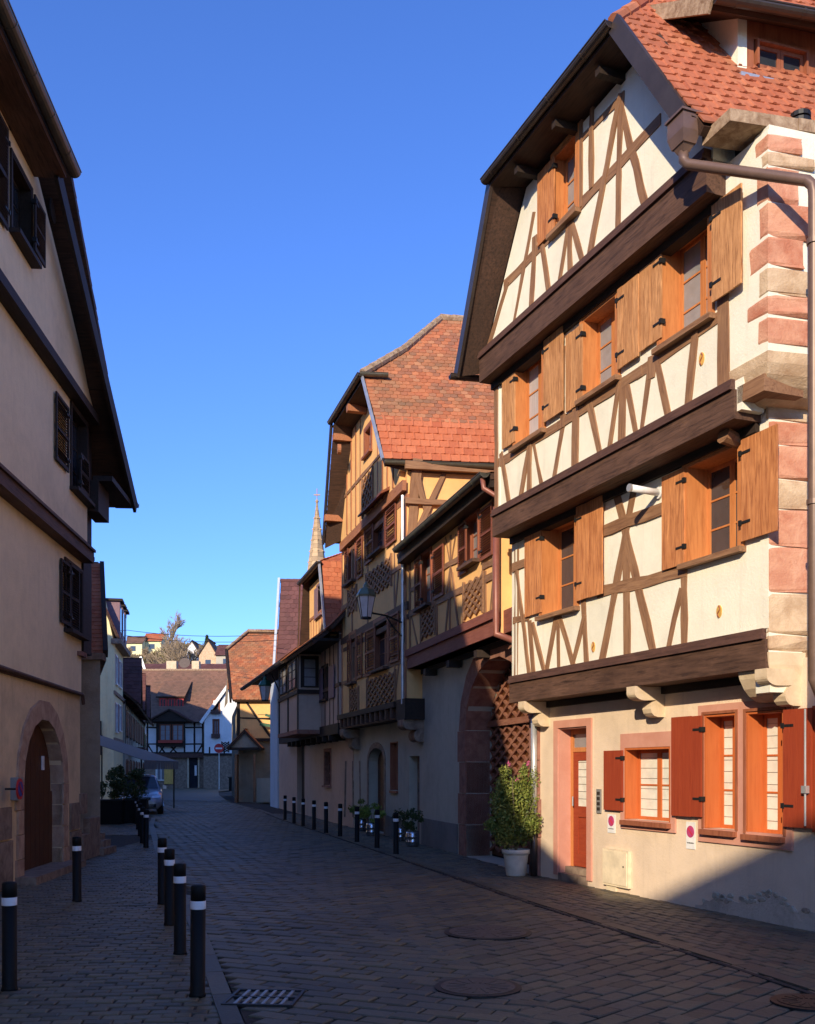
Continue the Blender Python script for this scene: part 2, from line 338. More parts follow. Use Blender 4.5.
def window(root, m, x0, x1, z0, z1, depth=0.12, cols=2, rows=3, fm='frame_wood', pm='glass', rm=None, casing=0.07, sill=0.1, detail=True, sm=None, sw=0.045, label=None, blind=False):
    w = x1 - x0; hh = z1 - z0; base = m @ T(x0, 0, z0); c = casing; mb = MB()
    if c:
        mb.box(-c, 0, -0.035, 0.02, -0.01, hh + c); mb.box(w, w + c, -0.035, 0.02, -0.01, hh + c); mb.box(0, w, -0.033, 0.02, hh, hh + c)
    e = 0.004
    mb.box(e, 0.03, -0.028, depth + 0.08, 0.003, hh - 0.003); mb.box(w - 0.03, w - e, -0.028, depth + 0.08, 0.003, hh - 0.003)
    mb.box(0.03, w - 0.03, -0.026, depth + 0.08, hh - 0.03, hh - 0.004)
    win = mb.build('window', rm or fm, root, base)
    if label: win['label'] = label
    if not detail:
        mb.v = []; mb = MB()
    W = w - 0.06; cw = W / cols; pw = []
    sash_all = MB()
    for i in range(cols):
        sx = 0.03 + i * cw; sb = MB() if detail else sash_all; y0 = depth; y1 = depth + 0.045; b = sw; o = 0.002
        sb.box(sx + o, sx + b, y0, y1, 0.0, hh - 0.032); sb.box(sx + cw - b, sx + cw - o, y0, y1, 0.0, hh - 0.032)
        sb.box(sx + b, sx + cw - b, y0 + o, y1 - o, 0.0, b); sb.box(sx + b, sx + cw - b, y0 + o, y1 - o, hh - 0.032 - b, hh - 0.032)
        ph = (hh - 0.032 - 2 * b) / rows
        for r in range(1, rows): sb.box(sx + b, sx + cw - b, y0 + 0.008, y1 - 0.008, b + r * ph - 0.011, b + r * ph + 0.011)
        if detail: sb.build('sash', fm, win)
        for r in range(rows):
            a0, a1, b0, b1 = sx + b, sx + cw - b, b + r * ph + (0.011 if r else 0), b + (r + 1) * ph - (0.011 if r < rows - 1 else 0)
            if detail: MB().box(a0, a1, y0 + 0.02, y0 + 0.026, b0, b1).build('pane', pm, win)
            else: pw.append((a0, a1, y0 + 0.02, y0 + 0.026, b0, b1))
        if blind and detail:
            k = int(hh / 0.13); fb = MB()
            for q in range(1, k): fb.box(sx + b, sx + cw - b, y0 + 0.014, y0 + 0.019, q * hh / k, q * hh / k + 0.006)
            fb.build('leading', 'letterbox', win)['kind'] = 'stuff'
    if not detail:
        sash_all.build('sash', fm, win); pb = MB(); [pb.box(*p) for p in pw]; pb.build('pane', pm, win)
    if sill: MB().box(-c - 0.02, w + c + 0.02, -sill, depth, -0.075, -0.012).build('sill', sm or fm, win)
    return win

def shutter(root, m, x0, x1, z0, z1, mat='shutter', n=3, off=0.05, louvre=False, detail=True, hinge=1, label=None, ang=0.0):
    w = x1 - x0; hh = z1 - z0; base = m @ T(x0, -off, z0)
    if ang: base = m @ T(x1 if hinge > 0 else x0, -off, z0) @ Matrix.Rotation(ang, 4, 'Z') @ T(-w if hinge > 0 else 0, 0, 0)
    mb = MB(); mb.box(0.02, w - 0.02, 0.022, 0.040, hh * 0.13, hh * 0.13 + 0.09); mb.box(0.021, w - 0.021, 0.022, 0.040, hh * 0.83, hh * 0.83 + 0.09)
    if louvre:
        f = 0.05; mb.box(0, f, 0, 0.03, 0, hh); mb.box(w - f, w, 0, 0.03, 0, hh); mb.box(f, w - f, 0.001, 0.029, 0, f * 1.3); mb.box(f, w - f, 0.001, 0.029, hh - f, hh)
        mb.box(f, w - f, 0.001, 0.029, hh * .5 - .03, hh * .5 + .03)
    sh = mb.build('shutter', mat, root, base)
    if label: sh['label'] = label
    if louvre:
        k = max(6, int(hh / (0.05 if detail else 0.075))); lb = MB()
        for i in range(k):
            z = f * 1.3 + (hh - f * 2.4) * (i + 0.5) / k
            lb.box(f, w - f, -0.024, 0.024, -0.004, 0.004, T(0, 0.015, z) @ Matrix.Rotation(R(38), 4, 'X'))
        lb.build('louvre', mat, sh)['kind'] = 'stuff'
    elif detail:
        pw = w / n
        for i in range(n):
            l = hh - random.uniform(0, 0.012)
            me = boxmesh('plank', l, pw - 0.005, 0.022, mat)
            link('plank', me, sh, T(pw * (i + .5), 0.010 + random.uniform(-.003, .003), hh / 2) @ Matrix.Rotation(R(-90), 4, 'Y') @ Matrix.Rotation(R(90), 4, 'X'))
    else:
        MB().box(0, w, 0, 0.022, 0, hh).build('plank', mat, sh)
    if detail:
        hx = w if hinge > 0 else 0
        for q in (0.17, 0.85):
            hb = MB(); hb.box(min(hx, hx - hinge * .16), max(hx, hx - hinge * .16), -0.008, 0.0, hh * q, hh * q + .03); hb.box(hx - .02, hx + .02, -.02, .05, hh * q - .015, hh * q + .045)
            hb.build('hinge', 'iron', sh)
    return sh

def inpoly(x, y, P):
    c = False; n = len(P)
    for i in range(n):
        (x1, y1), (x2, y2) = P[i], P[i - 1]
        if (y1 > y) != (y2 > y) and x < (x2 - x1) * (y - y1) / (y2 - y1) + x1: c = not c
    return c
TILES = {}
def tile_geo(kind, w, e):
    mb = MB(); L = e * 1.45; t = 0.018
    if kind == 'interlock':
        mb.box(-w / 2, w / 2 - 0.012, -e * .5, L - e * .5, 0, t)
        r = 0.014; vs = []
        for yy in (-e * .5 - .004, L - e * .5):
            vs += [(w / 2 - .055, yy, t - .002), (w / 2 - .04, yy, t + r), (w / 2 - .008, yy, t + r), (w / 2 + .008, yy, t - .01)]
        mb.add(vs, [(0, 1, 2, 3), (7, 6, 5, 4), (0, 4, 5, 1), (1, 5, 6, 2), (2, 6, 7, 3)])
    else:   # beaver-tail with rounded foot
        g = 0.004; x = w / 2 - g; f = [(-x, L - e * .5), (-x, -e * .32), (-x * .55, -e * .5), (x * .55, -e * .5), (x, -e * .32), (x, L - e * .5)]
        n = len(f); mb.add([(p[0], p[1], 0) for p in f] + [(p[0], p[1], t) for p in f], [tuple(range(n, 2 * n))[::-1]] + [(i, (i + 1) % n, n + (i + 1) % n, n + i) for i in range(n)])
    return mb
def roof_plane(root, pts, ea, eb, mat, w=0.2, e=0.19, nind=0, thick=0.1, kind='beaver', deck='soffit', name='roof', campos=None, scale_rows=None, tilt=4.0):
    """pts: polygon in root coordinates; ea->eb: the eave line; tiles laid in courses above it"""
    pts = [V(p) for p in pts]; ea = V(ea); eb = V(eb); a = (eb - ea).normalized()
    far = max(pts, key=lambda p: ((p - ea) - a * (p - ea).dot(a)).length); up = ((far - ea) - a * (far - ea).dot(a)).normalized(); n = a.cross(up)
    if n.z < 0: a = -a; n = a.cross(up)
    P2 = [((p - ea).dot(a), (p - ea).dot(up)) for p in pts]
    M_ = Matrix(((a.x, up.x, n.x, ea.x), (a.y, up.y, n.y, ea.y), (a.z, up.z, n.z, ea.z), (0, 0, 0, 1)))
    k = len(P2); db = MB(); area = sum(P2[i][0] * P2[(i + 1) % k][1] - P2[(i + 1) % k][0] * P2[i][1] for i in range(k))
    if area < 0: P2 = P2[::-1]
    db.prism(P2, -thick, 0)
    rf = db.build(name, deck, root, M_)
    tg = tile_geo(kind, w, e); key = (kind, w, e, mat)
    if nind and key not in TILES: TILES[key] = tg.mesh('tile', mat)
    x0, x1 = min(p[0] for p in P2), max(p[0] for p in P2); y0, y1 = min(p[1] for p in P2), max(p[1] for p in P2)
    spots = []; r = 0; yy = y0 + e * .5
    while yy < y1:
        xx = x0 + w * (.5 if r % 2 else 0.02)
        while xx < x1 + w * .5:
            if inpoly(xx - w * .42, yy, P2) and inpoly(xx + w * .42, yy, P2): spots.append((xx, yy))
            xx += w
        cr = sorted(p[0] + (q[0] - p[0]) * (yy - p[1]) / (q[1] - p[1]) for p, q in zip(P2, P2[1:] + P2[:1]) if (p[1] > yy) != (q[1] > yy))
        if len(cr) >= 2 and cr[-1] - cr[0] > 2 * w:
            row = [q[0] for q in spots if q[1] == yy]
            if row and min(row) - w / 2 - cr[0] > .08 * w: spots.append((cr[0] + w / 2, yy))
            if row and cr[-1] - max(row) - w / 2 > .08 * w: spots.append((cr[-1] - w / 2, yy))
        yy += e; r += 1
    wm = root.matrix_basis if root.parent is None else root.parent.matrix_basis @ root.matrix_basis
    wm = Matrix.LocRotScale(root.location, root.rotation_euler, root.scale) if root.parent is None else wm
    cp = V((0, 0, CAMH)); F_ = wm @ M_
    if nind: spots.sort(key=lambda s: (F_ @ V((s[0], s[1], 0)) - cp).length)
    rest = MB()
    for i, (xx, yy) in enumerate(spots):
        mm = T(xx + random.uniform(-.004, .004), yy + random.uniform(-.008, .008), 0.004) @ Matrix.Rotation(R(tilt + random.uniform(-.8, .8)) * -1, 4, 'X') @ Matrix.Rotation(R(random.uniform(-1.2, 1.2)), 4, 'Z')
        mm = mm @ T(0, 0, 0.022)
        if i < nind: link('tile', TILES[key], rf, mm)
        else: rest.add([mm @ V(p) for p in tg.v], tg.f)
    if rest.v: tag(rest.build('roof_tiles', mat, rf), kind='stuff')
    return rf
def caps(root, a, b, mat='ridge', r=0.09, L=0.33, name='ridge_tile', sag=0.0, nmax=300):
    a = V(a); b = V(b); D = (b - a); n = max(2, int(D.length / L)); prev = a
    def at(t): return a + D * t + V((0, 0, -sag * 4 * t * (1 - t)))
    for i in range(n):
        p, q = at(i / n), at((i + 1) / n)
        MB().tube([p - D.normalized() * .02, q + D.normalized() * .03], [r * 1.08, r * .92], 8).build(name, mat, root)
def gutter(root, a, b, r=0.08, mat='zinc', name='gutter', step=0.9):
    a = V(a); b = V(b); D = b - a; mb = MB()
    mb.tube([a, b], r, 8, half=True)
    mb.tube([a, b], r * .86, 8, half=True)
    d = D.normalized(); sd = d.cross(V((0, 0, 1))).normalized()
    for s_ in (1, -1): mb.tube([a + sd * r * s_, b + sd * r * s_], .011, 6)
    k = int(D.length / step)
    for i in range(k + 1): p = a + D * ((i + .3) / (k + 1)); mb.tube([p, p + d * .03], r * 1.07, 8, half=True)
    return mb.build(name, mat, root, smooth=False)
def lattice(h, m, x0, x1, z0, z1, nx=3, w=0.045, mat='timber', parent=None, nz=4):
    """framed panel of crossing laths"""
    W = x1 - x0; H = z1 - z0; mb = MB(); s = W / nx; y = -0.02
    def clip(ax, az, bx, bz):
        t0, t1 = 0.0, 1.0; dx, dz = bx - ax, bz - az
        for p, q in ((-dx, ax), (dx, W - ax), (-dz, az), (dz, H - az)):
            if abs(p) < 1e-9:
                if q < 0: return None
            else:
                t = q / p
                if p < 0: t0 = max(t0, t)
                else: t1 = min(t1, t)
        return (ax + dx * t0, az + dz * t0, ax + dx * t1, az + dz * t1) if t1 - t0 > 0.02 else None
    sl = (H / nz) / s; k = nz + nx + 2
    for i in range(-k, k + nx + 1):
        for sg in (1, -1):
            ax = i * s; c = clip(ax, 0, ax + sg * H / sl, H)
            if c and math.hypot(c[2] - c[0], c[3] - c[1]) > 0.05:
                mb.beam((c[0], y - .004 * sg, c[1]), (c[2], y - .004 * sg, c[3]), .04, w, V((0, 0, 1)) if abs(c[2] - c[0]) > 1e-6 else V((1, 0, 0)))
    mb.box(-w, 0, -.05, .02, -w, H + w); mb.box(W, W + w, -.05, .02, -w, H + w)
    return mb.build('lattice_panel', mat, parent or h.root, m @ T(x0, 0, z0))
def arch_pts(x0, x1, z0, zs, zt, n=12):
    c = (x0 + x1) / 2; r = (x1 - x0) / 2
    return [(x0, z0), (x1, z0)] + [(c + r * math.cos(math.pi * i / n), zs + (zt - zs) * math.sin(math.pi * i / n)) for i in range(n + 1)]
def foliage(mb, c, rad, n, s=0.06, clump=14, up=0.3):
    """leaf quads gathered in clumps through an uneven volume"""
    cl = []
    for _ in range(clump):
        while True:
            p = V([random.uniform(-1, 1) for _ in range(3)])
            if 0.35 < p.length < 1: break
        cl.append((V((c[0] + p.x * rad[0] * .8, c[1] + p.y * rad[1] * .8, c[2] + p.z * rad[2] * .85)), random.uniform(.25, .48)))
    for _ in range(n):
        q, k = random.choice(cl); d = V([random.gauss(0, 1) for _ in range(3)]); d = d.normalized() * (random.random() ** .5)
        p = q + V((d.x * rad[0] * k, d.y * rad[1] * k, d.z * rad[2] * k))
        a = V([random.gauss(0, 1) for _ in range(3)]).normalized(); b = a.cross(V([random.gauss(0, 1) for _ in range(3)])).normalized(); l = s * random.uniform(.6, 1.3)
        mb.add([p - a * l, p - b * l * .4, p + a * l, p + b * l * .4], [(0, 1, 2, 3)])
I4 = Matrix.Identity(4)

# ================================================================== the near half-timbered house on the right
Rh = House('timbered_house', 'tall cream half-timbered house with orange-brown shutters, nearest on the right', 'house', (2.13, 16.67), (0.362, -0.932), (0.977, 0.213), 'half-timbered houses along the street')
J1, J2, J3, JG = 0.40, 0.725, 0.945, 0.90
def jm(j): return T(0, -j, 0)
def wall(h, name, mat, outer, holes, j, t=0.3):
    return MB().poly(outer, holes, -j, t).build(name, mat, h.root)
def rc(h, j, *a): x0, x1, z0, z1 = h.rect(*a, j); return x0, x1, z0, z1
def ring(r): x0, x1, z0, z1 = r; return [(x0, z0), (x1, z0), (x1, z1), (x0, z1)]

# openings, measured on the wall planes: (left, top at left, right, bottom at left)
door = (0.98, 1.86, 0.05, 2.62)
g1 = rc(Rh, 0, 626, 748, 672, 819); g2 = rc(Rh, 0, 706, 715, 738, 828); g3 = rc(Rh, 0, 748, 712, 786, 833)
wa = rc(Rh, J1, 543, 527, 577, 616); wb = rc(Rh, J1, 688, 466, 741, 563)
wc = rc(Rh, J2, 516.5, 367, 544, 447); wd = rc(Rh, J2, 584, 320, 618, 399); we = rc(Rh, J2, 662.5, 246, 711, 347)
wg = rc(Rh, JG, 555, 158, 578, 233)
a0 = Rh.on(559, 760, 0)[0]; a1 = Rh.on(588, 760, 0)[0]; door = (a0, a1, 0.08, Rh.on(575, 727, 0)[1])
XR1 = Rh.on(769, 500, J1)[0]; XR2 = Rh.on(768, 300, J2)[0]; XL1 = Rh.on(512, 600, J1)[0]; XL2 = Rh.on(495, 450, J2)[0]; XL3 = Rh.on(483, 350, J3)[0]
wall(Rh, 'ground_wall', 'ground_plaster', [(0, -0.3), (9.0, -0.3), (9.0, 2.98), (0, 2.98)], [ring(door), ring(g1), ring(g2), ring(g3)], 0, 0.45)
wall(Rh, 'wall', 'cream', [(XL1, 2.98), (XR1, 2.98), (XR1, 5.66), (XL1, 5.66)], [ring(wa), ring(wb)], J1, 0.3)
wall(Rh, 'wall', 'cream', [(XL2, 5.66), (XR1 - .05, 5.66), (XR1 - .02, 6.0), (XR2, 6.14), (XR2, 8.45), (XL2, 8.45)], [ring(wc), ring(wd), ring(we)], J2, 0.3)
HX0, HX1, HZ = 1.32, 4.68, 10.72      # half-hip eave ends and height
wall(Rh, 'gable_wall', 'cream', [(XL3 + .02, 8.42), (5.72, 8.42), (5.72, 8.70), (4.62, 10.52), (1.38, 10.52), (XL3 + .06, 8.62)], [ring(wg)], JG, 0.3)
# dark core added so that no light comes through behind the openings
core = MB().prism([(0.05, 0.5), (5.6, 0.5), (6.9, 9.0), (1.5, 9.0)], 0, 8.4).build('blocking_core', 'dark', Rh.root)
# left (north) side wall, seen only from other positions
mL = Matrix(((Rh.w.x, 0, 0, XL1), (Rh.w.y, 1, 0, -J1), (0, 0, 1, 0), (0, 0, 0, 1)))
def side_frame(x, y, w, inward):
    """frame whose x axis runs along w from (x,y), depth axis `inward`"""
    return Matrix(((w.x, inward[0], 0, x), (w.y, inward[1], 0, y), (0, 0, 1, 0), (0, 0, 0, 1)))
MB().poly([(0, 2.98), (9, 2.98), (9, 5.6), (0, 5.6)], [], 0, .2, True).build('side_wall', 'cream', Rh.root, side_frame(XL1, -J1 + .001, Rh.w, (1, 0)))
MB().poly([(0, 5.6), (9, 5.6), (9, 8.5), (0, 8.5)], [], 0, .2, True).build('side_wall', 'cream', Rh.root, side_frame(XL2, -J2 + .001, Rh.w, (1, 0)))
# right (south) fire wall with its quoins, corbelled out floor by floor
MB().poly([(0.012, 2.6), (9, 2.6), (9, 5.75), (0.012, 5.75)], [], 0, .25, True).build('side_wall', 'cream', Rh.root, side_frame(XR1, -J1, Rh.w, (-1, 0)))
MB().poly([(0.012, 6.14), (9, 6.14), (9, 8.5), (0.012, 8.5)], [], 0, .25, True).build('side_wall', 'cream', Rh.root, side_frame(XR2, -J2, Rh.w, (-1, 0)))
fe0 = V((XR1 + .0, -J1, 5.62)) + Rh.w * .6; fe1 = V((XR2 - .01, -J2, 6.14)) + Rh.w * .6; wv = Rh.w * 9
MB().add([fe0, fe1, fe1 + wv, fe0 + wv, (5.5, .5, 6.14), (6.9, 9, 6.14)], [(0, 3, 2, 1), (1, 2, 5, 4), (0, 1, 4), (3, 5, 2)]).build('corbelled_band', 'sand_tan', Rh.root)
MB().prism([(0.05, .04), (8.98, .04), (8.98, 6), (.3, 6)], 2.72, 2.97).build('floor_edge', 'black_wood', Rh.root)

def quoin(x, y, z0, z1, front, side, mat, proud=0.008):
    """corner stone: `front` metres along the facade, `side` metres along the south wall"""
    w = Rh.w; p = proud; c = V((x + p, y - p, 0)); g = 0.012
    A = c - V((front, 0, 0)); D = c + w * side; ins = V((-0.25, 0.25, 0)); pts = [A, c, D, D + V((-.22, 0, 0)), c + V((-.22, .22, 0)), A + V((0, .22, 0))]
    zz0 = z0 + g; zz1 = z1 - g; n = len(pts); mb = MB(); vs = []
    for z, s_ in ((zz0, .012), (zz0 + .03, 0), (zz1 - .03, 0), (zz1, .012)):
        for i, q in enumerate(pts):
            jx = random.uniform(-.022, .022) if i in (0, 2) else random.uniform(-.006, .006)
            off = V((-s_, s_, 0)) if i in (0, 1, 2) else V((0, 0, 0))
            vs.append(tuple(V((q.x + off.x + jx, q.y + off.y, z + random.uniform(-.014, .014)))))
    fs = [tuple(range(n))[::-1], tuple(range(3 * n, 4 * n))]
    for k in range(3):
        for i in range(n): fs.append((k * n + i, k * n + (i + 1) % n, (k + 1) * n + (i + 1) % n, (k + 1) * n + i))
    mb.add(vs, fs); return mb.build('quoin_stone', mat, Rh.root)
def zc(y, storey): 
    x, j = ((XR1, J1), (XR2, J2))[storey - 1]; P = Rh.P + Rh.u * x - Rh.n * j; return CAMH + (HY - y) * P.y / FPX
Q2 = [(132, 150, .18, .40, 'sand_red'), (150, 165, .10, .55, 'sand_tan'), (165, 201, .16, .36, 'sand_red'), (201, 236, .12, .52, 'sand_red'), (236, 266, .27, .42, 'sand_red'), (266, 294, .13, .62, 'sand_tan'), (294, 314, .30, .60, 'sand_red'), (314, 343, .13, .60, 'sand_red')]
for y0, y1, f, s_, mt in Q2: quoin(XR2, -J2, zc(y1, 2), zc(y0, 2), f, s_, mt)
Q1 = [(396, 420, .04, .60, 'sand_tan'), (420, 444, .03, .58, 'sand_red'), (444, 478, .05, .56, 'sand_red'), (478, 508, .03, .60, 'sand_tan'), (508, 546, .05, .56, 'sand_red'), (546, 592, .03, .55, 'sand_red'), (592, 634, .04, .54, 'sand_tan'), (634, 652, .03, .50, 'sand_tan')]
for y0, y1, f, s_, mt in Q1: quoin(XR1, -J1, zc(y1, 1), zc(y0, 1), f, s_, mt)
# rounded corbel stones below the two corbelled corners
def corbel_block(x, y, z0, z1, sx, sy, mat):
    w = Rh.w; mb = MB(); vs = []; N = 6
    for i in range(N + 1):
        a = i / N; z = z1 - (z1 - z0) * math.sin(a * math.pi / 2); k = math.cos(a * math.pi / 2)
        cx_, cy_ = x - sx * (1 - k) + .015, y + sy * (1 - k) - .015
        for q in (V((x - sx - .3, cy_, 0)), V((cx_, cy_, 0)), V((cx_, cy_, 0)) + w * .62, V((x - sx - .3, cy_, 0)) + w * .62): vs.append((q.x, q.y, z))
    fs = [(0, 1, 2, 3), tuple(N * 4 + k for k in (3, 2, 1, 0))]
    for i in range(N):
        for k in range(4): fs.append((i * 4 + k, (i + 1) * 4 + k, (i + 1) * 4 + (k + 1) % 4, i * 4 + (k + 1) % 4))
    mb.add(vs, fs); return mb.build('corbel', mat, Rh.root)
corbel_block(XR2, -J2, zc(392, 2), 6.13, .42, .30, 'sand_tan')
corbel_block(XR1, -J1, zc(700, 1), zc(652, 1), .22, .38, 'corbel')
# ground-floor wing to the right with a sloped stone cap, mostly outside the picture
MB().prism([(XR1 + .02, .03), (9.02, -.06), (9.02, 3.2), (XR1 + .3, 3.2)], 2.98, 3.06).build('wing_cap', 'ridge', Rh.root)

# jetty beams
def jetty(x0, x1, j, zb, zt, back, name='jetty_beam'):
    MB().box(x0, x1, -j - .04, -j + .34, zb, zt - .12).build(name, 'dark_beam', Rh.root)
    mb = MB(); mb.box(x0, x1 - .03, -j - .075, -j + .3, zt - .115, zt - .06); mb.box(x0, x1 - .03, -j - .055, -j + .3, zt - .06, zt); mb.build('moulding', 'moulding', Rh.root)
    mb = MB(); mb.box(x0, x1, -j + .342, -back, zb + .03, zb + .12); mb.build('soffit_board', 'black_wood', Rh.root)
    MB().box(x0 + .02, x1 - .02, -back - .06, -back + .1, zb - .1, zb + .028).build('wall_plate', 'black_wood', Rh.root)
jetty(XL1 - .02, XR1 - .01, J1, 2.86, 3.30, 0.0)
jetty(XL2 - .02, Rh.on(737, 370, J2)[0], J2, 5.58, 6.02, J1)
jetty(XL3 - .06, 5.72, J3, 8.10, 8.60, J2)
# ends of the floor beams on the right
MB().box(Rh.on(737, 370, J2)[0] + .005, Rh.on(764, 385, J2)[0], -J2 + .0, -J1 + .2, 5.74, 5.92).build('beam_end', 'timber', Rh.root)
MB().tube([(5.55, -J2 + .1, 5.53), (5.55, -J1 + .1, 5.45)], [.10, .07], 10).build('beam_end', 'timber', Rh.root)

# ---- timbers of the first floor
W1 = .15
TB1 = [((517, 553), (516.5, 668), .15), ((517, 568), (529, 667), .10), ((515, 567.5), (525, 563.5), .15), ((515, 620), (528, 617), .13), ((530.5, 624), (533, 666), .14), ((534, 625), (543.5, 665), .10),
       ((556.5, 617), (548, 663), .13), ((558.2, 617), (559, 661), .11), ((560, 617), (572, 659), .13), ((585, 618), (575, 658), .10), ((583.5, 600), (587, 656), .14),
       ((633.5, 492), (604, 653), .17), ((618, 497), (652, 644), .17), ((626.5, 520), (627.5, 649), .17), ((601, 592), (684, 571.5), .18), ((601, 532), (661, 509.5), .17),
       ((684.5, 566), (684.5, 641), .15), ((681, 592), (670, 642), .12)]
for a, b, w in TB1: bar(Rh, a, b, w, J1)
MB().box(Rh.on(767.5, 500, J1)[0] - .10, XR1 + .004, -J1 - .012, -J1 + .1, 3.30, 5.56).build('plaster_margin', 'cream', Rh.root)
# ---- timbers of the second floor
TB2 = [((497, 384), (497.5, 506), .12), ((499, 463.5), (560, 425), .15), ((560, 425), (640, 372), .15), ((640, 372), (720, 317), .15), ((502, 455), (509, 500), .10), ((530, 446), (522, 493), .09), ((530.5, 445), (530, 488), .13), ((534, 444), (541, 481), .10),
       ((565, 417), (556, 471), .12), ((576.5, 408), (576, 461), .16), ((590, 403), (599, 446), .13), ((620, 384), (612, 436), .10), ((623.5, 382), (622.5, 429), .15), ((626, 381), (634.6, 422), .11),
       ((651, 364), (644, 415), .11), ((657, 357), (666, 400), .12), ((652.5, 362), (652, 372), .2), ((697, 332), (691, 384), .12), ((724, 298), (724, 367), .21), ((563.5, 350), (563.5, 425), .10)]
for a, b, w in TB2: bar(Rh, a, b, w, J2)
# ---- timbers of the gable
TB3 = [((506, 284), (556, 231), .16), ((556, 231), (606, 178), .16), ((606, 178), (658, 123), .16), ((534, 215), (516, 313), .10), ((535, 240), (532, 301), .14), ((543, 247), (548.5, 286), .10), ((569, 224), (561.5, 274), .09), ((570.5, 224), (571, 266), .11), ((572.5, 221), (581, 254), .10),
       ((580.5, 125), (580, 205), .14), ((593, 106), (592, 186), .10), ((621, 98), (593, 243), .13), ((621.5, 98), (618.5, 219), .13), ((621, 104), (643, 194), .13), ((580, 141), (620, 100), .12), ((494, 330), (508, 284), .10)]
for a, b, w in TB3: bar(Rh, a, b, w, JG)

# ---- windows and shutters
def win(h, r, j, **k): return window(h.root, jm(j), *r, **k)
win(Rh, wa, J1, depth=.27, cols=2, rows=3, sm='timber'); win(Rh, wb, J1, depth=.27, cols=2, rows=3, sm='timber')
win(Rh, wc, J2, depth=.17, cols=2, rows=3, pm='grey_panel', sm='timber', label='window with a pale grey inner screen'); win(Rh, wd, J2, depth=.20, cols=2, rows=3, pm='glass_grey', sm='timber'); win(Rh, we, J2, depth=.24, cols=2, rows=3, pm='glass_grey', sm='timber')
win(Rh, wg, JG, depth=.15, cols=2, rows=3, pm='glass_grey', sm='timber')
def shut(h, j, pxl, pyt, pxr, pyb, **k): shutter(h.root, jm(j), *h.rect(pxl, pyt, pxr, pyb, j + k.get('off', .05)), **k)
shut(Rh, J1, 524.5, 534, 541, 617.5, hinge=1); shut(Rh, J1, 576, 507, 602, 601.5, hinge=-1, n=4, off=.07)
shut(Rh, J1, 661.5, 477, 684, 571, hinge=1); shut(Rh, J1, 740.5, 440, 777, 542, hinge=-1, n=5, off=.07)
shut(Rh, J2, 502, 379, 514.5, 450, hinge=1, mat='shutter_old'); shut(Rh, J2, 543.5, 341, 562.5, 423, hinge=-1, mat='shutter_old', off=.07)
shut(Rh, J2, 565.5, 336, 582, 413, hinge=1, mat='shutter_old'); shut(Rh, J2, 617, 290, 638, 370, hinge=-1, mat='shutter_old', off=.07, n=4)
shut(Rh, J2, 639.5, 266, 661, 352, hinge=1, mat='shutter_old', n=4); shut(Rh, J2, 711.5, 206, 741, 303, hinge=-1, mat='shutter_old', off=.09, n=4)
shut(Rh, JG, 537, 175, 554, 247, hinge=1)
# ground floor: dressed sandstone surrounds, orange-red reveals
def surround(h, r, b, name='stone_surround', mat='sand_pink', p=.03, bottom=True, top=None):
    x0, x1, z0, z1 = r; t = top or b; mb = MB(); y0, y1 = -p, .02
    mb.box(x0 - b, x0, y0, y1, z0, z1); mb.box(x1, x1 + b, y0, y1, z0, z1); mb.box(x0 - b, x1 + b, y0, y1, z1, z1 + t)
    if bottom: mb.box(x0 - b, x1 + b, y0, y1, z0 - b * 1.3, z0)
    return mb.build(name, mat, h.root)
gp = (g2[0], g3[1], g2[2], g2[3])
win(Rh, g1, 0, depth=.18, cols=2, rows=2, fm='red_reveal', rm='red_reveal', pm='curtain', casing=0, sill=.1, sm='brown_frame', blind=True, label='window with a white blind and orange reveals')
win(Rh, g2, 0, depth=.20, cols=2, rows=3, fm='red_reveal', rm='red_reveal', pm='curtain', casing=0, sill=.1, sm='brown_frame', blind=True, label='tall window with a white blind and orange reveals')
win(Rh, g3, 0, depth=.20, cols=2, rows=3, fm='red_reveal', rm='red_reveal', pm='curtain', casing=0, sill=.1, sm='brown_frame', blind=True, label='tall window with a white blind and orange reveals')
surround(Rh, g1, .10, top=.20)
mb = MB(); bb = .12; mb.box(g2[0] - bb, g2[0], -.03, .02, g2[2], g2[3]); mb.box(g2[1], g3[0], -.03, .02, g2[2], g2[3]); mb.box(g3[1], g3[1] + bb, -.03, .02, g2[2], g2[3])
mb.box(g2[0] - bb, g3[1] + bb, -.031, .02, g2[3], g2[3] + .12); mb.box(g2[0] - bb, g3[1] + bb, -.031, .02, g2[2] - .17, g2[2]); mb.build('stone_surround', 'sand_pink', Rh.root)
for (f, s0) in ((g2, 0), (g3, 0)):
    mb = MB(); x0, x1, z0, z1 = f; mb.box(x0 - .035, x0, -.045, 0, z0, z1 + .035); mb.box(x1, x1 + .035, -.045, 0, z0, z1 + .035); mb.box(x0, x1, -.045, 0, z1 + .001, z1 + .035); mb.build('window_trim', 'brown_frame', Rh.root)
shut(Rh, 0, 603.5, 750.5, 622, 810, mat='red_paint', hinge=1, off=.06); shut(Rh, 0, 671, 717.5, 701, 815.5, mat='red_paint', hinge=1, off=.08)
shut(Rh, 0, 783, 709.5, 811, 827, mat='red_paint', hinge=-1, off=.09, n=4)
xs, _, zb_, zt_ = Rh.rect(805.5, 709, 811, 826, .12)
MB().tube([(xs, -.125, zb_), (xs, -.125, zt_)], .012, 8).box(xs - .035, xs + .035, -.15, -.10, 1.50, 1.58).build('shutter_bar', 'zinc_pale', Rh.root)
shut(Rh, 0, 812, 706, 842, 832, mat='red_paint', hinge=1, off=.05, n=4)
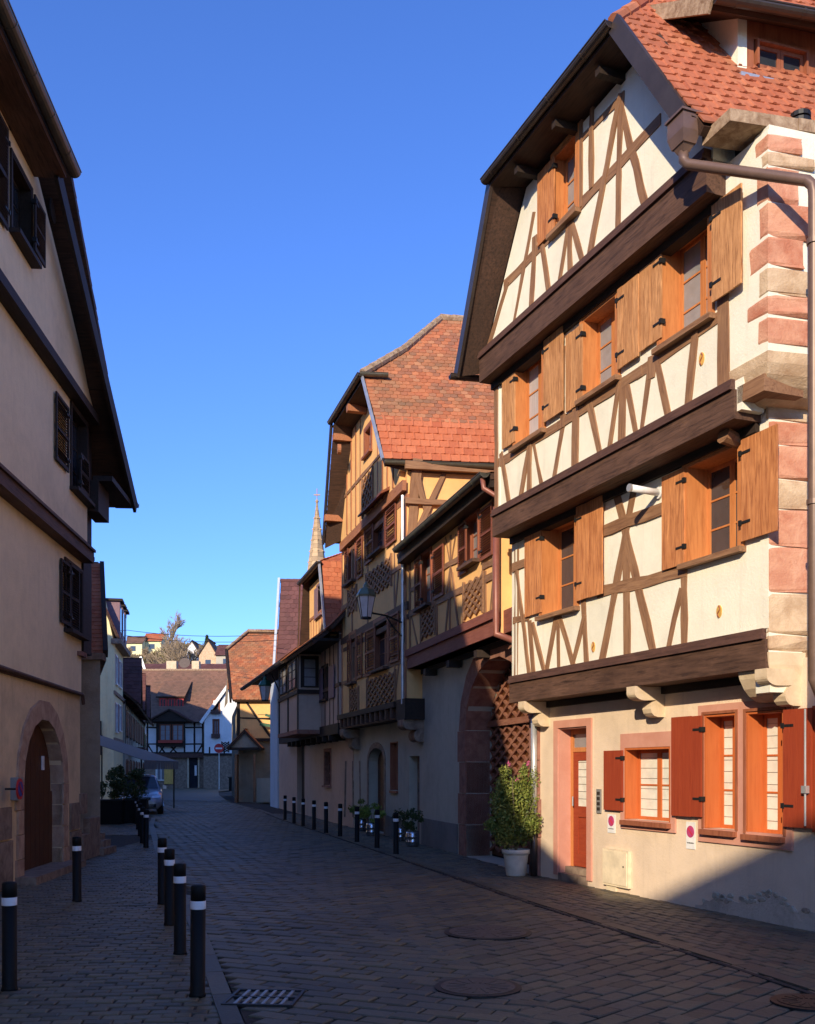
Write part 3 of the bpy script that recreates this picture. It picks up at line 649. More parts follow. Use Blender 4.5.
# the door with its surround, fanlight, glazed leaf and step
surround(Rh, door, .13, bottom=False, top=.12)
x0, x1, z0, z1 = door; yd = .20; D = MB()
D.box(x0, x0 + .02, 0, yd, z0, z1); D.box(x1 - .02, x1, 0, yd, z0, z1); D.box(x0 + .02, x1 - .02, 0, yd, z1 - .02, z1 - .001); D.build('door_reveal', 'sand_pink', Rh.root)
D = MB(); f = .07; D.box(x0 + .02, x0 + .02 + f, yd, yd + .06, z0, z1); D.box(x1 - .02 - f, x1 - .02, yd, yd + .06, z0, z1); D.box(x0 + .09, x1 - .09, yd, yd + .06, z1 - .1, z1 - .02); D.box(x0 + .09, x1 - .09, yd, yd + .055, z1 - .38, z1 - .31); D.build('door_frame', 'frame_wood', Rh.root)
MB().box(x0 + .09, x1 - .09, yd + .03, yd + .035, z1 - .31, z1 - .1).build('fanlight', 'glass_grey', Rh.root)
MB().box(x1 - .35, x1 - .15, yd + .01, yd + .028, z1 - .32, z1 - .17).build('house_number_plate', 'white_paint', Rh.root)
D = MB(); xa, xb, za, zb = x0 + .092, x1 - .092, z0 + .15, z1 - .385; s_ = .13
D.box(xa, xa + s_, yd + .01, yd + .05, za, zb); D.box(xb - s_, xb, yd + .01, yd + .05, za, zb); D.box(xa + s_, xb - s_, yd + .01, yd + .05, zb - .13, zb); D.box(xa + s_, xb - s_, yd + .01, yd + .05, za, za + .2); D.box(xa + s_, xb - s_, yd + .01, yd + .05, za + .78, za + .95); D.box(xa + s_, xb - s_, yd + .03, yd + .045, za + .2, za + .78)
df = D.build('door', 'red_paint', Rh.root); df['label'] = 'red-brown front door with a tall blind-covered pane'
MB().box(xa + s_, xb - s_, yd + .025, yd + .03, za + .95, zb - .13).build('pane', 'curtain', df)
k = MB(); [k.box(xa + s_, xb - s_, yd + .018, yd + .024, za + .95 + i * .115, za + .957 + i * .115) for i in range(1, 7)]; k.build('blind_slat', 'letterbox', df)['kind'] = 'stuff'
MB().tube([(xa + .06, yd - .04, za + .95), (xa + .06, yd - .04, za + 1.1)], .012, 8).build('handle', 'zinc_pale', df)
MB().box(x0 + .003, x1 - .003, -.02, yd + .05, .0, .12).build('doorstep', 'grey_stone', Rh.root); MB().box(x0 + .02, x1 - .02, .10, yd + .01, .12, .22).build('doorstep', 'grey_stone', Rh.root)
# carved corbels under the first floor
def lobed(h, x, wdt, zt, L, H, mat='corbel', name='corbel', j=0):
    prof = [(0, 0), (0, -H)]; N = 6
    prof += [(L * .42 * math.sin(a * math.pi / 2 / 3), -H) for a in range(1, 1)]
    for i in range(N + 1): a = -math.pi / 2 + math.pi * .95 * i / N; prof.append((L * .30 + L * .22 * math.cos(a), -H * .72 + H * .28 * math.sin(a)))
    for i in range(N + 1): a = -math.pi / 2 + math.pi * .5 * i / N; prof.append((L * .70 + L * .30 * math.cos(a), -H * .22 + H * .24 * math.sin(a)))
    prof.append((L, 0)); n = len(prof); vs = [(x + s * wdt / 2, -j + .05 - p[0], zt + p[1]) for s in (-1, 1) for p in prof]
    return MB().add(vs, [tuple(range(n)), tuple(range(n, 2 * n))[::-1]] + [(i, (i + 1) % n, n + (i + 1) % n, n + i)[::-1] for i in range(n)]).build(name, mat, h.root)
for pxw, yy in ((549, 715), (664, 708), (800, 690)):
    xx = Rh.on(pxw, yy, 0)[0]; lobed(Rh, xx - .08, .19, 2.855, .52, .40)
# roof
wv = Rh.w
EZ = 9.02
right = [Rh.sk(HX1, -1.38, HZ), Rh.sk(5.71, -1.30, EZ), Rh.sk(6.15, -1.28, 8.42), Rh.sk(6.15, 9, 8.42), Rh.sk(2.9, 9, 13.0), Rh.sk(2.9, 1.05, 13.0)]
roof_plane(Rh.root, [Rh.sk(HX1, -1.38, HZ), Rh.sk(6.15, -1.22, 8.627), Rh.sk(6.15, 7, 8.627), Rh.sk(3.0, 7, 13.11), Rh.sk(3.0, 1.05, 13.11)], Rh.sk(6.15, -1.22, 8.627), Rh.sk(6.15, 7, 8.627), 'tile_red', .20, .19, 300, kind='interlock')
roof_plane(Rh.root, [Rh.sk(HX0, -1.38, HZ), Rh.sk(-.30, -1.20, 8.46), Rh.sk(-.35, 7, 8.42), Rh.sk(3.0, 7, 13.11), Rh.sk(3.0, 1.05, 13.11)], Rh.sk(-.35, 7, 8.42), Rh.sk(-.30, -1.20, 8.46), 'tile_red', .20, .19, 0, kind='beaver')
roof_plane(Rh.root, [Rh.sk(HX0, -1.38, HZ), Rh.sk(HX1, -1.38, HZ), Rh.sk(3.0, 1.05, 13.11)], Rh.sk(HX0, -1.38, HZ), Rh.sk(HX1, -1.38, HZ), 'tile_red', .20, .19, 0, kind='beaver')
caps(Rh.root, Rh.sk(HX1, -1.36, HZ + .03), Rh.sk(3.0, 1.05, 13.17), 'tile_red', .085); caps(Rh.root, Rh.sk(HX0, -1.36, HZ + .03), Rh.sk(3.0, 1.05, 13.17), 'tile_red', .085); caps(Rh.root, Rh.sk(3.0, 1.05, 13.17), Rh.sk(3.0, 7, 13.17), 'tile_red', .085)
gutter(Rh.root, Rh.sk(HX0 - .05, -1.45, HZ - .02), Rh.sk(HX1 + .05, -1.45, HZ - .02), .075, 'zinc')
gutter(Rh.root, Rh.sk(-.42, -1.30, 8.38), Rh.sk(-.42, 7, 8.38), .075, 'zinc')
# bargeboards and boarded soffits of the verges
def plank_between(h, a, b, w, hh, mat, name): return MB().beam(a, b, w, hh, V((0, -1, 0)) if False else V((0, 0, 1))).build(name, mat, h.root)
plank_between(Rh, Rh.sk(-.33, -1.22, 8.34), Rh.sk(HX0 - .04, -1.37, HZ - .06), .05, .20, 'zinc', 'bargeboard')
plank_between(Rh, Rh.sk(5.98, -1.28, 8.72), Rh.sk(HX1 + .05, -1.40, HZ - .04), .06, .20, 'zinc', 'bargeboard')
def soffit(h, pts, name='soffit', mat='soffit'):
    n = len(pts); a = [tuple(p) for p in pts]; b = [tuple(V(p) + V((0, 0, .05))) for p in pts]
    return MB().add(a + b, [tuple(range(n)), tuple(range(n, 2 * n))[::-1]] + [(i, (i + 1) % n, n + (i + 1) % n, n + i)[::-1] for i in range(n)]).build(name, mat, h.root)
soffit(Rh, [(XL3 - .25, -JG + .02, 8.33), (HX0 - .02, -JG + .02, 10.56), Rh.sk(HX0 - .02, -1.36, 10.58), Rh.sk(-.30, -1.20, 8.32)])
soffit(Rh, [(6.0, -JG + .02, 8.58), (HX1 + .02, -JG + .02, 10.54), Rh.sk(HX1, -1.36, 10.58), Rh.sk(6.0, -1.22, 8.62)])
soffit(Rh, [(HX0, -JG + .02, 10.56), (HX1, -JG + .02, 10.56), Rh.sk(HX1, -1.40, 10.585), Rh.sk(HX0, -1.40, 10.585)])
for i in range(3):
    x = HX0 + .45 + i * 1.1; MB().box(x - .05, x + .05, -1.28, -JG + .05, 10.44, 10.54).build('rafter_foot', 'black_wood', Rh.root)
# stone cornice along the south wall and the hopper with its downpipe
w = Rh.w; c0 = V((5.80, -1.22, 0)); c1 = V((6.27, -1.12, 0)); cz = 8.64
mb = MB(); segs = 12
for i in range(segs):
    a_ = c1 + w * (i * .8); b_ = c1 + w * (i * .8 + .79); q = random.uniform(-.015, .015)
    mb.prism([(a_ - V((.45, 0, 0))).xy, (a_ + V((q, 0, 0))).xy, (b_ + V((q, 0, 0))).xy, (b_ - V((.45, 0, 0))).xy], cz - .13 + q, cz + q)
mb.build('cornice', 'ridge', Rh.root)
hp = Rh.sk(5.92, -1.30, 8.52); mb = MB()
for (r0, r1, za, zb) in ((.14, .14, .12, .30), (.105, .14, .0, .12), (.05, .09, -.07, .0)):
    vs = [(hp.x + sx * r, hp.y + sy * r * .8, hp.z + z) for r, z in ((r0, za), (r1, zb)) for sx, sy in ((-1, -1), (1, -1), (1, 1), (-1, 1))]
    mb.add(vs, [(0, 3, 2, 1), (4, 5, 6, 7), (0, 1, 5, 4), (1, 2, 6, 5), (2, 3, 7, 6), (3, 0, 4, 7)])
mb.box(hp.x - .16, hp.x + .16, hp.y - .135, hp.y + .135, hp.z + .301, hp.z + .325); mb.build('rainwater_hopper', 'brown_pipe', Rh.root)
pipe = [hp + V((0, 0, -.05)), hp + V((0, 0, -.14)), hp + V((.04, .03, -.20))]
e = V((6.92, -.63, 7.63)); st = pipe[-1]; pipe += [st.lerp(e, t) for t in (.25, .5, .75, .90)]
pipe += [st.lerp(e, .96), e + V((.0, .0, -.04)), e + V((.01, .005, -.12)), e + V((.01, .005, -.22)), V((6.93, -.625, 6.9)), V((6.93, -.625, 5)), V((6.93, -.625, 2.65)), V((6.93, -.55, 2.5)), V((6.95, .05, 2.35))]
MB().tube(pipe, .055, 14).build('downpipe', 'brown_pipe', Rh.root, smooth=True)
for z in (7.0, 4.4): MB().tube([(6.93, -.625, z), (6.93, -.625, z + .05)], .070, 14).build('pipe_bracket', 'brown_pipe', Rh.root)
# downpipe at the left end
xp = Rh.on(533.5, 800, .1)[0]
MB().tube([(xp, -.09, 2.6), (xp, -.09, .95)], .052, 12).build('downpipe', 'zinc_pale', Rh.root, smooth=True)
MB().tube([(xp, -.09, .95), (xp, -.09, 0.0)], .062, 12).build('downpipe', 'zinc', Rh.root, smooth=True)
# shed dormer on the south slope
def rz(x): return HZ - (x - HX1) * 1.424
dx, dt0, dt1 = 5.20, -.12, 5.2; gx, gz = 5.48, 10.56
mb = MB(); A = Rh.sk(dx, dt0, rz(dx)); B = Rh.sk(dx, dt0, 10.70); Cc = Rh.sk(4.22, dt0, rz(4.22) + .05)
mb.add([A, B, Cc, A + w * .12, B + w * .12, Cc + w * .12], [(0, 1, 2), (5, 4, 3), (0, 3, 4, 1), (1, 4, 5, 2), (2, 5, 3, 0)]); mb.build('dormer_cheek', 'cream', Rh.root)
sl = 0.62; top = lambda x: gz + (gx - x) * sl
xt = (gz + gx * sl - HZ - HX1 * 1.424) / (sl - 1.424)
roof_plane(Rh.root, [Rh.sk(gx, -.62, gz), Rh.sk(gx, dt1 + .4, gz), Rh.sk(xt, dt1 + .4, top(xt)), Rh.sk(xt, -.62, top(xt))], Rh.sk(gx, -.62, gz), Rh.sk(gx, dt1, gz), 'tile_red', .20, .19, 0, kind='interlock', name='dormer_roof')
plank_between(Rh, Rh.sk(gx, -.66, gz - .07), Rh.sk(xt, -.66, top(xt) - .07), .04, .17, 'ridge', 'dormer_bargeboard')
gutter(Rh.root, Rh.sk(gx + .07, -.66, gz - .02), Rh.sk(gx + .07, dt1, gz - .02), .075, 'zinc')
fm = side_frame(dx, dt0 * w.y, w, (-1, 0)); fm = Matrix(((w.x, -1, 0, Rh.sk(dx, dt0, 0).x), (w.y, 0, 0, Rh.sk(dx, dt0, 0).y), (0, 0, 1, 0), (0, 0, 0, 1)))
zs0 = rz(dx)
mb = MB(); mb.box(0, 5.2, 0, .08, zs0 - .1, zs0 + .12); mb.box(0, 5.2, 0, .08, 10.42, 10.66)
for i in range(6): mb.box(.0 + i * .98, .22 + i * .98, .0, .10, zs0 + .12, 10.42)
mb.build('dormer_front', 'brown_frame', Rh.root, fm)
for i in range(5): window(Rh.root, fm, .24 + i * .98, .96 + i * .98, zs0 + .13, 10.41, depth=.03, cols=2, rows=1, fm='brown_frame', casing=0, sill=0)
MB().box(-.05, 5.3, -.14, .02, zs0 - .13, zs0 - .085).build('dormer_sill', 'zinc_pale', Rh.root, fm)
vp = Rh.sk(5.92, .12, 8.66); mb = MB(); mb.tube([vp, vp + V((0, 0, .14))], .10, 14); mb.build('roof_vent', 'steel', Rh.root, smooth=True)
mb = MB(); [mb.tube([vp + V((0, 0, .14 + i * .075)), vp + V((0, 0, .19 + i * .075))], .125 - i * .004, 14) for i in range(4)]; mb.tube([vp + V((0, 0, .1)), vp + V((0, 0, .42))], .09, 12); mb.build('roof_vent', 'iron', Rh.root)
# cracked rendering and rubble foot of the wall on the right
def rubble_patch(h, x0, x1, j, zf, n):
    N = 40; top = [(x0 + (x1 - x0) * i / N, max(.04, zf(x0 + (x1 - x0) * i / N) - .07 + random.uniform(-.03, .03))) for i in range(N + 1)]
    MB().poly([(x0, -.05), (x1, -.05)] + top[::-1], [], -.014, .02).build('patched_foot', 'rough_foot', h.root)
    for i in range(n):
        x = random.uniform(x0, x1); z = max(.05, zf(x) - random.uniform(.03, .13)); s1, s2 = random.uniform(.03, .085), random.uniform(.02, .045); mb = MB(); vs = []
        for ring_ in (0, 1):
            for k in range(8): a = 2 * math.pi * k / 8; q = random.uniform(.75, 1.1) * (1 - .3 * ring_); vs.append((s1 * q * math.cos(a), -.010 * ring_, s2 * q * math.sin(a)))
        mb.add(vs, [tuple(range(8, 16))] + [(k, (k + 1) % 8, 8 + (k + 1) % 8, 8 + k) for k in range(8)]); mb.build('exposed_stone', random.choice(('rubble', 'grey_plaster', 'grey_plaster')), h.root, T(x, -j - .012, z))
rubble_patch(Rh, 4.25, 7.0, 0, lambda x: .16 + .20 * math.sin((x - 4.2) * 1.1) ** 2 + .05 * math.sin(x * 7), 44)
# oval gilt emblems on the plaster
for px_, py_, jj in ((719.5, 611.5, J1), (593.5, 647, J1), (702, 359, J2)):
    x, z = Rh.on(px_, py_, jj); o = MB().tube([(0, 0, 0), (0, -.012, 0)], .06, 16).build('emblem', 'gold', Rh.root, T(x, -jj + .003, z) @ Matrix.Diagonal((.8, 1, 1.25, 1)))
    c = [V((.028 * math.sin(a) * (1 if a < math.pi else 1), -.016, .052 - .104 * a / (2 * math.pi))) for a in [i * 2 * math.pi / 12 for i in range(13)]]
    MB().tube(c, .008, 6).build('raised_scroll', 'brown_frame', o)

# small things fixed to that house
def on_house(h, name, label, cat, x, j, z, group=None):
    p = h.P + h.u * x + h.n * (-j); return empty(name, (p.x, p.y, z), h.root.rotation_euler.z, label, cat, group)
def sign_plate(h, px0, py0, px1, py1, j, label):
    x0, x1, z0, z1 = h.rect(px0, py0, px1, py1, j); W, H = x1 - x0, z1 - z0
    t = on_house(h, 'no_parking_plate', label, 'sign', x0, j, z0, 'small no-parking plates')
    MB().box(0, W, -.008, .0, 0, H).build('plate', 'white_paint', t); r = min(W * .42, H * .28); c = (W / 2, H * .64)
    MB().tube([(0, -.009, 0), (0, -.012, 0)], r, 20).build('red_ring', 'sign_magenta', t, T(c[0], 0, c[1])); MB().tube([(0, -.0125, 0), (0, -.014, 0)], r * .70, 20).build('blue_disc', 'sign_magenta', t, T(c[0], 0, c[1]))
    MB().beam((-r * .6, -.0155, r * .6), (r * .6, -.0155, -r * .6), .002, r * .2).build('bar', 'sign_red', t, T(c[0], 0, c[1]))
    k = MB(); x = W * .14
    while x < W * .86: l = random.uniform(.012, .03); k.box(x, min(x + l, W * .88), -.0095, -.0081, H * .20, H * .245); x += l + .008
    k.build('caption', 'ink', t)
sign_plate(Rh, 608, 814, 615.5, 832.5, .002, 'small white no-parking plate under the small square window, left of the utility hatch')
sign_plate(Rh, 686.6, 821.5, 695.5, 848.5, .002, 'small white no-parking plate under the bottom of the tall red shutter between the ground-floor windows')
x0, x1, z0, z1 = Rh.rect(596.3, 789, 600.7, 813, .02); t = on_house(Rh, 'nameplate', 'narrow grey bell and name panel right of the front door', 'doorbell panel', x0, .002, z0)
MB().box(0, x1 - x0, -.02, 0, 0, z1 - z0).build('panel', 'letterbox', t)
for i in range(4): MB().box(.02, x1 - x0 - .02, -.024, -.0205, .04 + i * (z1 - z0 - .05) / 4, .04 + (i + .62) * (z1 - z0 - .05) / 4).build('bell_button', 'zinc', t)
x0, x1, z0, z1 = Rh.rect(603, 848, 628.5, 884, .05); t = on_house(Rh, 'utility_box', 'cream meter box low on the sunlit wall right of the door', 'utility box', x0, .002, z0)
MB().box(0, x1 - x0, -.055, 0, 0, z1 - z0).build('cabinet', 'box_paint', t); MB().box(.03, x1 - x0 - .03, -.066, -.0555, .03, z1 - z0 - .03).build('hatch', 'box_paint', t); MB().tube([(x1 - x0 - .1, -.075, .3), (x1 - x0 - .1, -.067, .3)], .012, 8).build('lock', 'iron', t)
MB().box(.06, .30, -.03, 0, -z0, -.002).build('conduit_cover', 'box_paint', t)
t = on_house(Rh, 'wall_lamp', 'white tube lamp sticking out of the plaster above the first-floor cross-braced timbers', 'lamp', *[Rh.on(660, 493, J1)[0], J1, Rh.on(660, 493, J1)[1]])
MB().tube([(0, .0, 0), (0, -.44, .02)], .045, 14).build('tube', 'white_paint', t, smooth=True); MB().tube([(0, -.441, .02), (0, -.47, .021)], .05, 14).build('end_ring', 'zinc_pale', t); MB().tube([(0, .0, 0), (0, -.03, 0)], .075, 14).build('wall_plate', 'white_paint', t)

# ================================================================== the orange gabled house further along on the right
Mh = House('gabled_house', 'orange-plastered gabled house with weathered red roof and brown louvred shutters, middle of the right side', 'house', (-1.89, 31.25), (0.28, -0.96), (0.9916, 0.129), 'half-timbered houses along the street')
JM, MX0, MX1 = 0.37, 0.95, 7.97
MW = Mh.w
def mgz(y): return Mh.on(407, y, JM)[1]
ARC = (Mh.on(369, 770, 0)[0], Mh.on(384.5, 770, 0)[0]); arc = arch_pts(ARC[0], ARC[1], 0.02, 2.0, Mh.on(377, 748, 0)[1])
slit = rc(Mh, 0, 391, 742, 398, 790); mdoor = (Mh.on(409, 800, 0)[0], 7.78, 0.02, Mh.on(412, 756, 0)[1])
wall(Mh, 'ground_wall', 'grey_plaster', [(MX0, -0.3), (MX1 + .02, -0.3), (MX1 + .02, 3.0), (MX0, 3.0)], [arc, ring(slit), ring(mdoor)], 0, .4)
w2l = rc(Mh, JM, 348, 542, 355.5, 585); w2r = rc(Mh, JM, 373, 519, 384.5, 556)
w1l = rc(Mh, JM, 350.5, 636, 356, 683); w1r = rc(Mh, JM, 375, 624, 388, 671)
wall(Mh, 'wall', 'orange_plaster', [(MX0, 3.0), (MX1, 3.0), (MX1, 8.5), (MX0, 8.5)], [ring(w2l), ring(w2r), ring(w1l), ring(w1r)], JM, .3)
GZ0, GZ1 = 8.35, 11.45
w3 = rc(Mh, JM + .12, 365.5, 432, 371.5, 457)
wall(Mh, 'gable_wall', 'orange_plaster', [(1.35, 8.3), (7.75, 8.3), (7.75, 9.1), (6.25, 11.4), (2.85, 11.4), (1.35, 8.75)], [ring(w3)], JM + .12, .3)
MB().prism([(MX0 + .1, .5), (MX1 - .25, .5), (MX1 + .7, 7), (MX0 + 1.3, 7)], 0, 8.9).build('blocking_core', 'dark', Mh.root)
MB().poly([(0, 3.0), (9, 3.0), (9, 9.0), (0, 9.0)], [], 0, .2, True).build('side_wall', 'orange_plaster', Mh.root, Matrix(((MW.x, -1, 0, MX1 + .004), (MW.y, 0, 0, -JM + .001), (0, 0, 1, 0), (0, 0, 0, 1))))
sm_ = Matrix(((MW.x, -1, 0, MX1 + .004), (MW.y, 0, 0, -JM + .001), (0, 0, 1, 0), (0, 0, 0, 1)))
MB().poly([(0, 3.02), (9, 3.02), (9, 8.3), (0, 8.3)], [], 0, .2, True).build('side_wall', 'orange_plaster', Mh.root, Matrix(((MW.x, 1, 0, MX0), (MW.y, 0, 0, -JM + .001), (0, 0, 1, 0), (0, 0, 0, 1))))
def sbar(a, b, w, name='timber', mat='timber'): return bar(Mh, a, b, w, 0, mat, name, px=False, m=sm_)
for a, b, w in (((.12, 6.2), (.12, 8.95), .24), ((.0, 8.05), (3.0, 8.02), .14), ((.2, 7.4), (1.0, 8.9), .14), ((.2, 8.5), (.9, 6.6), .14), ((2.8, 6.5), (2.8, 8.95), .16), ((0, 8.86), (6, 8.86), .2)): sbar(a, b, w)
# jetty
MB().box(MX0, MX1 + .1, -JM - .05, .02, 2.98, 3.26).build('jetty_beam', 'dark_beam', Mh.root)
MB().box(MX0, MX1 - .6, -JM - .16, -JM - .052, 3.26, 3.40).build('moulding', 'black_wood', Mh.root)
for i in range(12):
    x = MX0 + .3 + i * .52; MB().box(x, x + .12, -JM - .14, -JM - .052, 3.02, 3.255).build('bracket', 'dark_beam', Mh.root)
MB().box(MX1 - .5, MX1 + .25, -JM - .12, .0, 2.93, 3.42).build('beam_end', 'black_wood', Mh.root)
lobed(Mh, MX1 - .1, .5, 2.93, .55, .52, 'grey_stone'); lobed(Mh, MX0 + .5, .5, 2.96, .55, .6, 'grey_stone')
# storey beams and sills
def hb(a, b, w, mat='timber', j=JM, **k): return bar(Mh, a, b, w, j, mat, 'beam', **k)
bz0 = Mh.on(341, 538, JM)[1]
bar(Mh, (1.3, 8.42), (7.95, 8.42), .28, JM + .12, 'orange_beam', 'beam', px=False); bar(Mh, (1.3, 8.15), (7.95, 8.15), .16, JM, 'orange_beam', 'beam', px=False)
bar(Mh, (MX0, 5.62), (MX1, 5.62), .22, JM, 'dark_beam', 'beam', px=False); bar(Mh, (MX0, 5.35), (MX1, 5.35), .14, JM, 'dark_beam', 'beam', px=False)
bar(Mh, (MX0 + .08, 3.4), (MX0 + .08, 8.3), .2, JM, 'orange_beam', 'post', px=False); bar(Mh, (MX1 - .12, 3.4), (MX1 - .12, 8.3), .24, JM, 'orange_beam', 'post', px=False)
for x in (2.35, 4.2, 6.9): bar(Mh, (x, 5.7), (x, 8.1), .12, JM, 'timber', px=False); bar(Mh, (x, 3.45), (x, 5.3), .12, JM, 'timber', px=False)
for z in (6.62, 4.35): bar(Mh, (MX0, z), (MX1, z), .12, JM, 'timber', 'rail', px=False)
bar(Mh, (6.95, 3.5), (7.7, 5.3), .1, JM, px=False); bar(Mh, (7.0, 5.75), (7.7, 8.0), .1, JM, px=False)
def mlat(pxl, yt, pxr, yb, nx): lattice(Mh, jm(JM), *Mh.rect(pxl, yt, pxr, yb, JM), nx=nx, w=.05, mat='timber', nz=4)
mlat(367, 575, 392, 601, 6); mlat(349, 592, 357, 615, 2); mlat(368, 681, 396, 707, 6); mlat(351, 690, 359, 711, 3)
for z0, r in ((0, w2l), (0, w2r), (0, w1l), (0, w1r)):
    window(Mh.root, jm(JM), *r, depth=.1, cols=2, rows=3, fm='brown_frame', casing=.09, detail=False, sill=.16, sm='dark_beam')
window(Mh.root, jm(JM + .12), *w3, depth=.08, cols=1, rows=2, fm='brown_frame', casing=.09, detail=False, sill=.1, pm='glass_grey')
def mshut(a, b, c, d, h_, mat='brown_shutter', louvre=True): shutter(Mh.root, jm(JM), *Mh.rect(a, b, c, d, JM + .06), mat=mat, louvre=louvre, detail=False, hinge=h_, off=.06)
mshut(344, 546, 347.6, 589, 1, 'brown_shutter'); mshut(356, 541, 361.5, 580, -1)
mshut(364, 528, 372.5, 566, 1); mshut(385, 511, 395, 548, -1)
mshut(346.8, 640, 350.3, 687, 1); mshut(356.5, 635, 361, 679, -1); mshut(364.5, 631, 374.5, 677, 1); mshut(388.5, 616, 398, 664, -1)
# pent hood above the right second-floor window
x0, x1, z0, z1 = Mh.rect(363, 516, 384, 540, JM + .2)
MB().add([(x0, -JM - .35, z1), (x1 + .25, -JM - .35, z1), (x1 + .25, -JM, z1 + .22), (x0, -JM, z1 + .22), (x0, -JM - .35, z1 - .05), (x1 + .25, -JM - .35, z1 - .05), (x1 + .25, -JM, z1 + .12), (x0, -JM, z1 + .12)], [(0, 1, 2, 3), (7, 6, 5, 4), (0, 4, 5, 1), (1, 5, 6, 2), (3, 7, 4, 0)]).build('window_hood', 'brown_shutter', Mh.root)
# gable timbers
for i, x in enumerate((2.2, 2.75, 3.3, 3.8, 5.7, 6.2, 6.7, 7.2)): bar(Mh, (x, 8.6), (x, min(11.35, 8.75 + (x - 1.3) * 1.8, 8.95 + (7.75 - x) * 1.5)), .08, JM + .12, 'orange_beam', px=False)
bar(Mh, (1.9, 9.75), (7.1, 9.75), .1, JM + .12, 'timber', 'rail', px=False)
lattice(Mh, jm(JM + .12), 4.15, 5.25, 8.62, 9.62, nx=3, w=.05, mat='timber')
for x, z in ((1.5, 9.1), (2.7, 11.1), (4.5, 11.3)): MB().box(x - .1, x + .1, -1.02, -JM - .1, z, z + .18).build('purlin_end', 'orange_beam', Mh.root)
MB().tube([Mh.sk(3.2, -.98, 10.75), Mh.sk(3.2, -.88, 10.75)], .14, 14).build('pulley', 'orange_beam', Mh.root)
# roof
mHX0, mHX1, mHZ, mR = 2.74, 6.31, 11.68, 13.95
ap = Mh.sk(4.5, 1.55, mR)
# two pitches on the south side: a flatter old upper field and a brighter lower field
kx, kz = 7.35, 10.16
roof_plane(Mh.root, [Mh.sk(8.08, -.92, 9.0), Mh.sk(8.08, 9, 9.0), Mh.sk(kx, 9, kz), Mh.sk(kx, -.95, kz)], Mh.sk(8.08, -.92, 9.0), Mh.sk(8.08, 9, 9.0), 'tile_new', .23, .235, 150, kind='interlock')
roof_plane(Mh.root, [Mh.sk(kx, -.95, kz), Mh.sk(kx, 9, kz), Mh.sk(4.5, 9, mR), ap, Mh.sk(5.55, .25, 12.62), Mh.sk(mHX1, -1.0, mHZ)], Mh.sk(kx, -.95, kz), Mh.sk(kx, 9, kz), 'tile_old', .18, .15, 0, kind='beaver')
roof_plane(Mh.root, [Mh.sk(mHX0, -1.02, mHZ), Mh.sk(mHX1, -1.02, mHZ), Mh.sk(5.55, .25, 12.62), Mh.sk(3.45, .25, 12.62)], Mh.sk(mHX0, -1.02, mHZ), Mh.sk(mHX1, -1.02, mHZ), 'tile_old', .18, .15, 0)
roof_plane(Mh.root, [Mh.sk(3.45, .25, 12.62), Mh.sk(5.55, .25, 12.62), ap], Mh.sk(3.45, .25, 12.62), Mh.sk(5.55, .25, 12.62), 'tile_old', .18, .15, 0)
roof_plane(Mh.root, [Mh.sk(1.1, -.92, 8.6), Mh.sk(1.1, 9, 8.6), Mh.sk(4.5, 9, mR), ap, Mh.sk(mHX0, -1.0, mHZ)], Mh.sk(1.1, 9, 8.6), Mh.sk(1.1, -.92, 8.6), 'tile_old', .18, .15, 0)
caps(Mh.root, Mh.sk(mHX1, -1.0, mHZ + .03), Mh.sk(5.55, .25, 12.68), 'ridge', .10); caps(Mh.root, Mh.sk(5.55, .25, 12.68), ap + V((0, 0, .05)), 'ridge', .10); caps(Mh.root, ap + V((0, 0, .06)), Mh.sk(4.5, 9, mR + .06), 'ridge', .11)
gutter(Mh.root, Mh.sk(mHX0, -1.09, mHZ - .03), Mh.sk(mHX1 + .15, -1.09, mHZ - .03), .085, 'zinc'); gutter(Mh.root, Mh.sk(mHX1 + .12, -1.1, mHZ - .03), Mh.sk(mHX1 + .14, -.4, mHZ - .03), .085, 'zinc_green')
gutter(Mh.root, Mh.sk(8.16, -.95, 8.95), Mh.sk(8.16, 3.3, 8.95), .085, 'zinc_green')
MB().beam(Mh.sk(8.12, -.97, 9.0), Mh.sk(mHX1 + .02, -1.05, mHZ), .045, .09).build('verge_flashing', 'zinc_pale', Mh.root)
MB().beam(Mh.sk(1.12, -.97, 8.55), Mh.sk(mHX0 - .02, -1.05, mHZ - .05), .05, .26).build('bargeboard', 'black_wood', Mh.root)
soffit(Mh, [(1.32, -JM - .1, 8.6), (2.82, -JM - .1, 11.42), Mh.sk(mHX0, -1.0, 11.5), Mh.sk(1.15, -.92, 8.4)]); soffit(Mh, [(7.8, -JM - .1, 9.0), (6.25, -JM - .1, 11.42), Mh.sk(mHX1, -1.0, 11.5), Mh.sk(8.0, -.9, 8.86)])
soffit(Mh, [(2.8, -JM - .1, 11.42), (6.25, -JM - .1, 11.42), Mh.sk(mHX1, -1.02, 11.5), Mh.sk(mHX0, -1.02, 11.5)])
soffit(Mh, [(7.95, -.3, 8.75), tuple(Mh.sk(7.98, 9, 8.75)), tuple(Mh.sk(8.1, 9, 8.85)), tuple(Mh.sk(8.1, -.9, 8.85))], 'eaves_board')
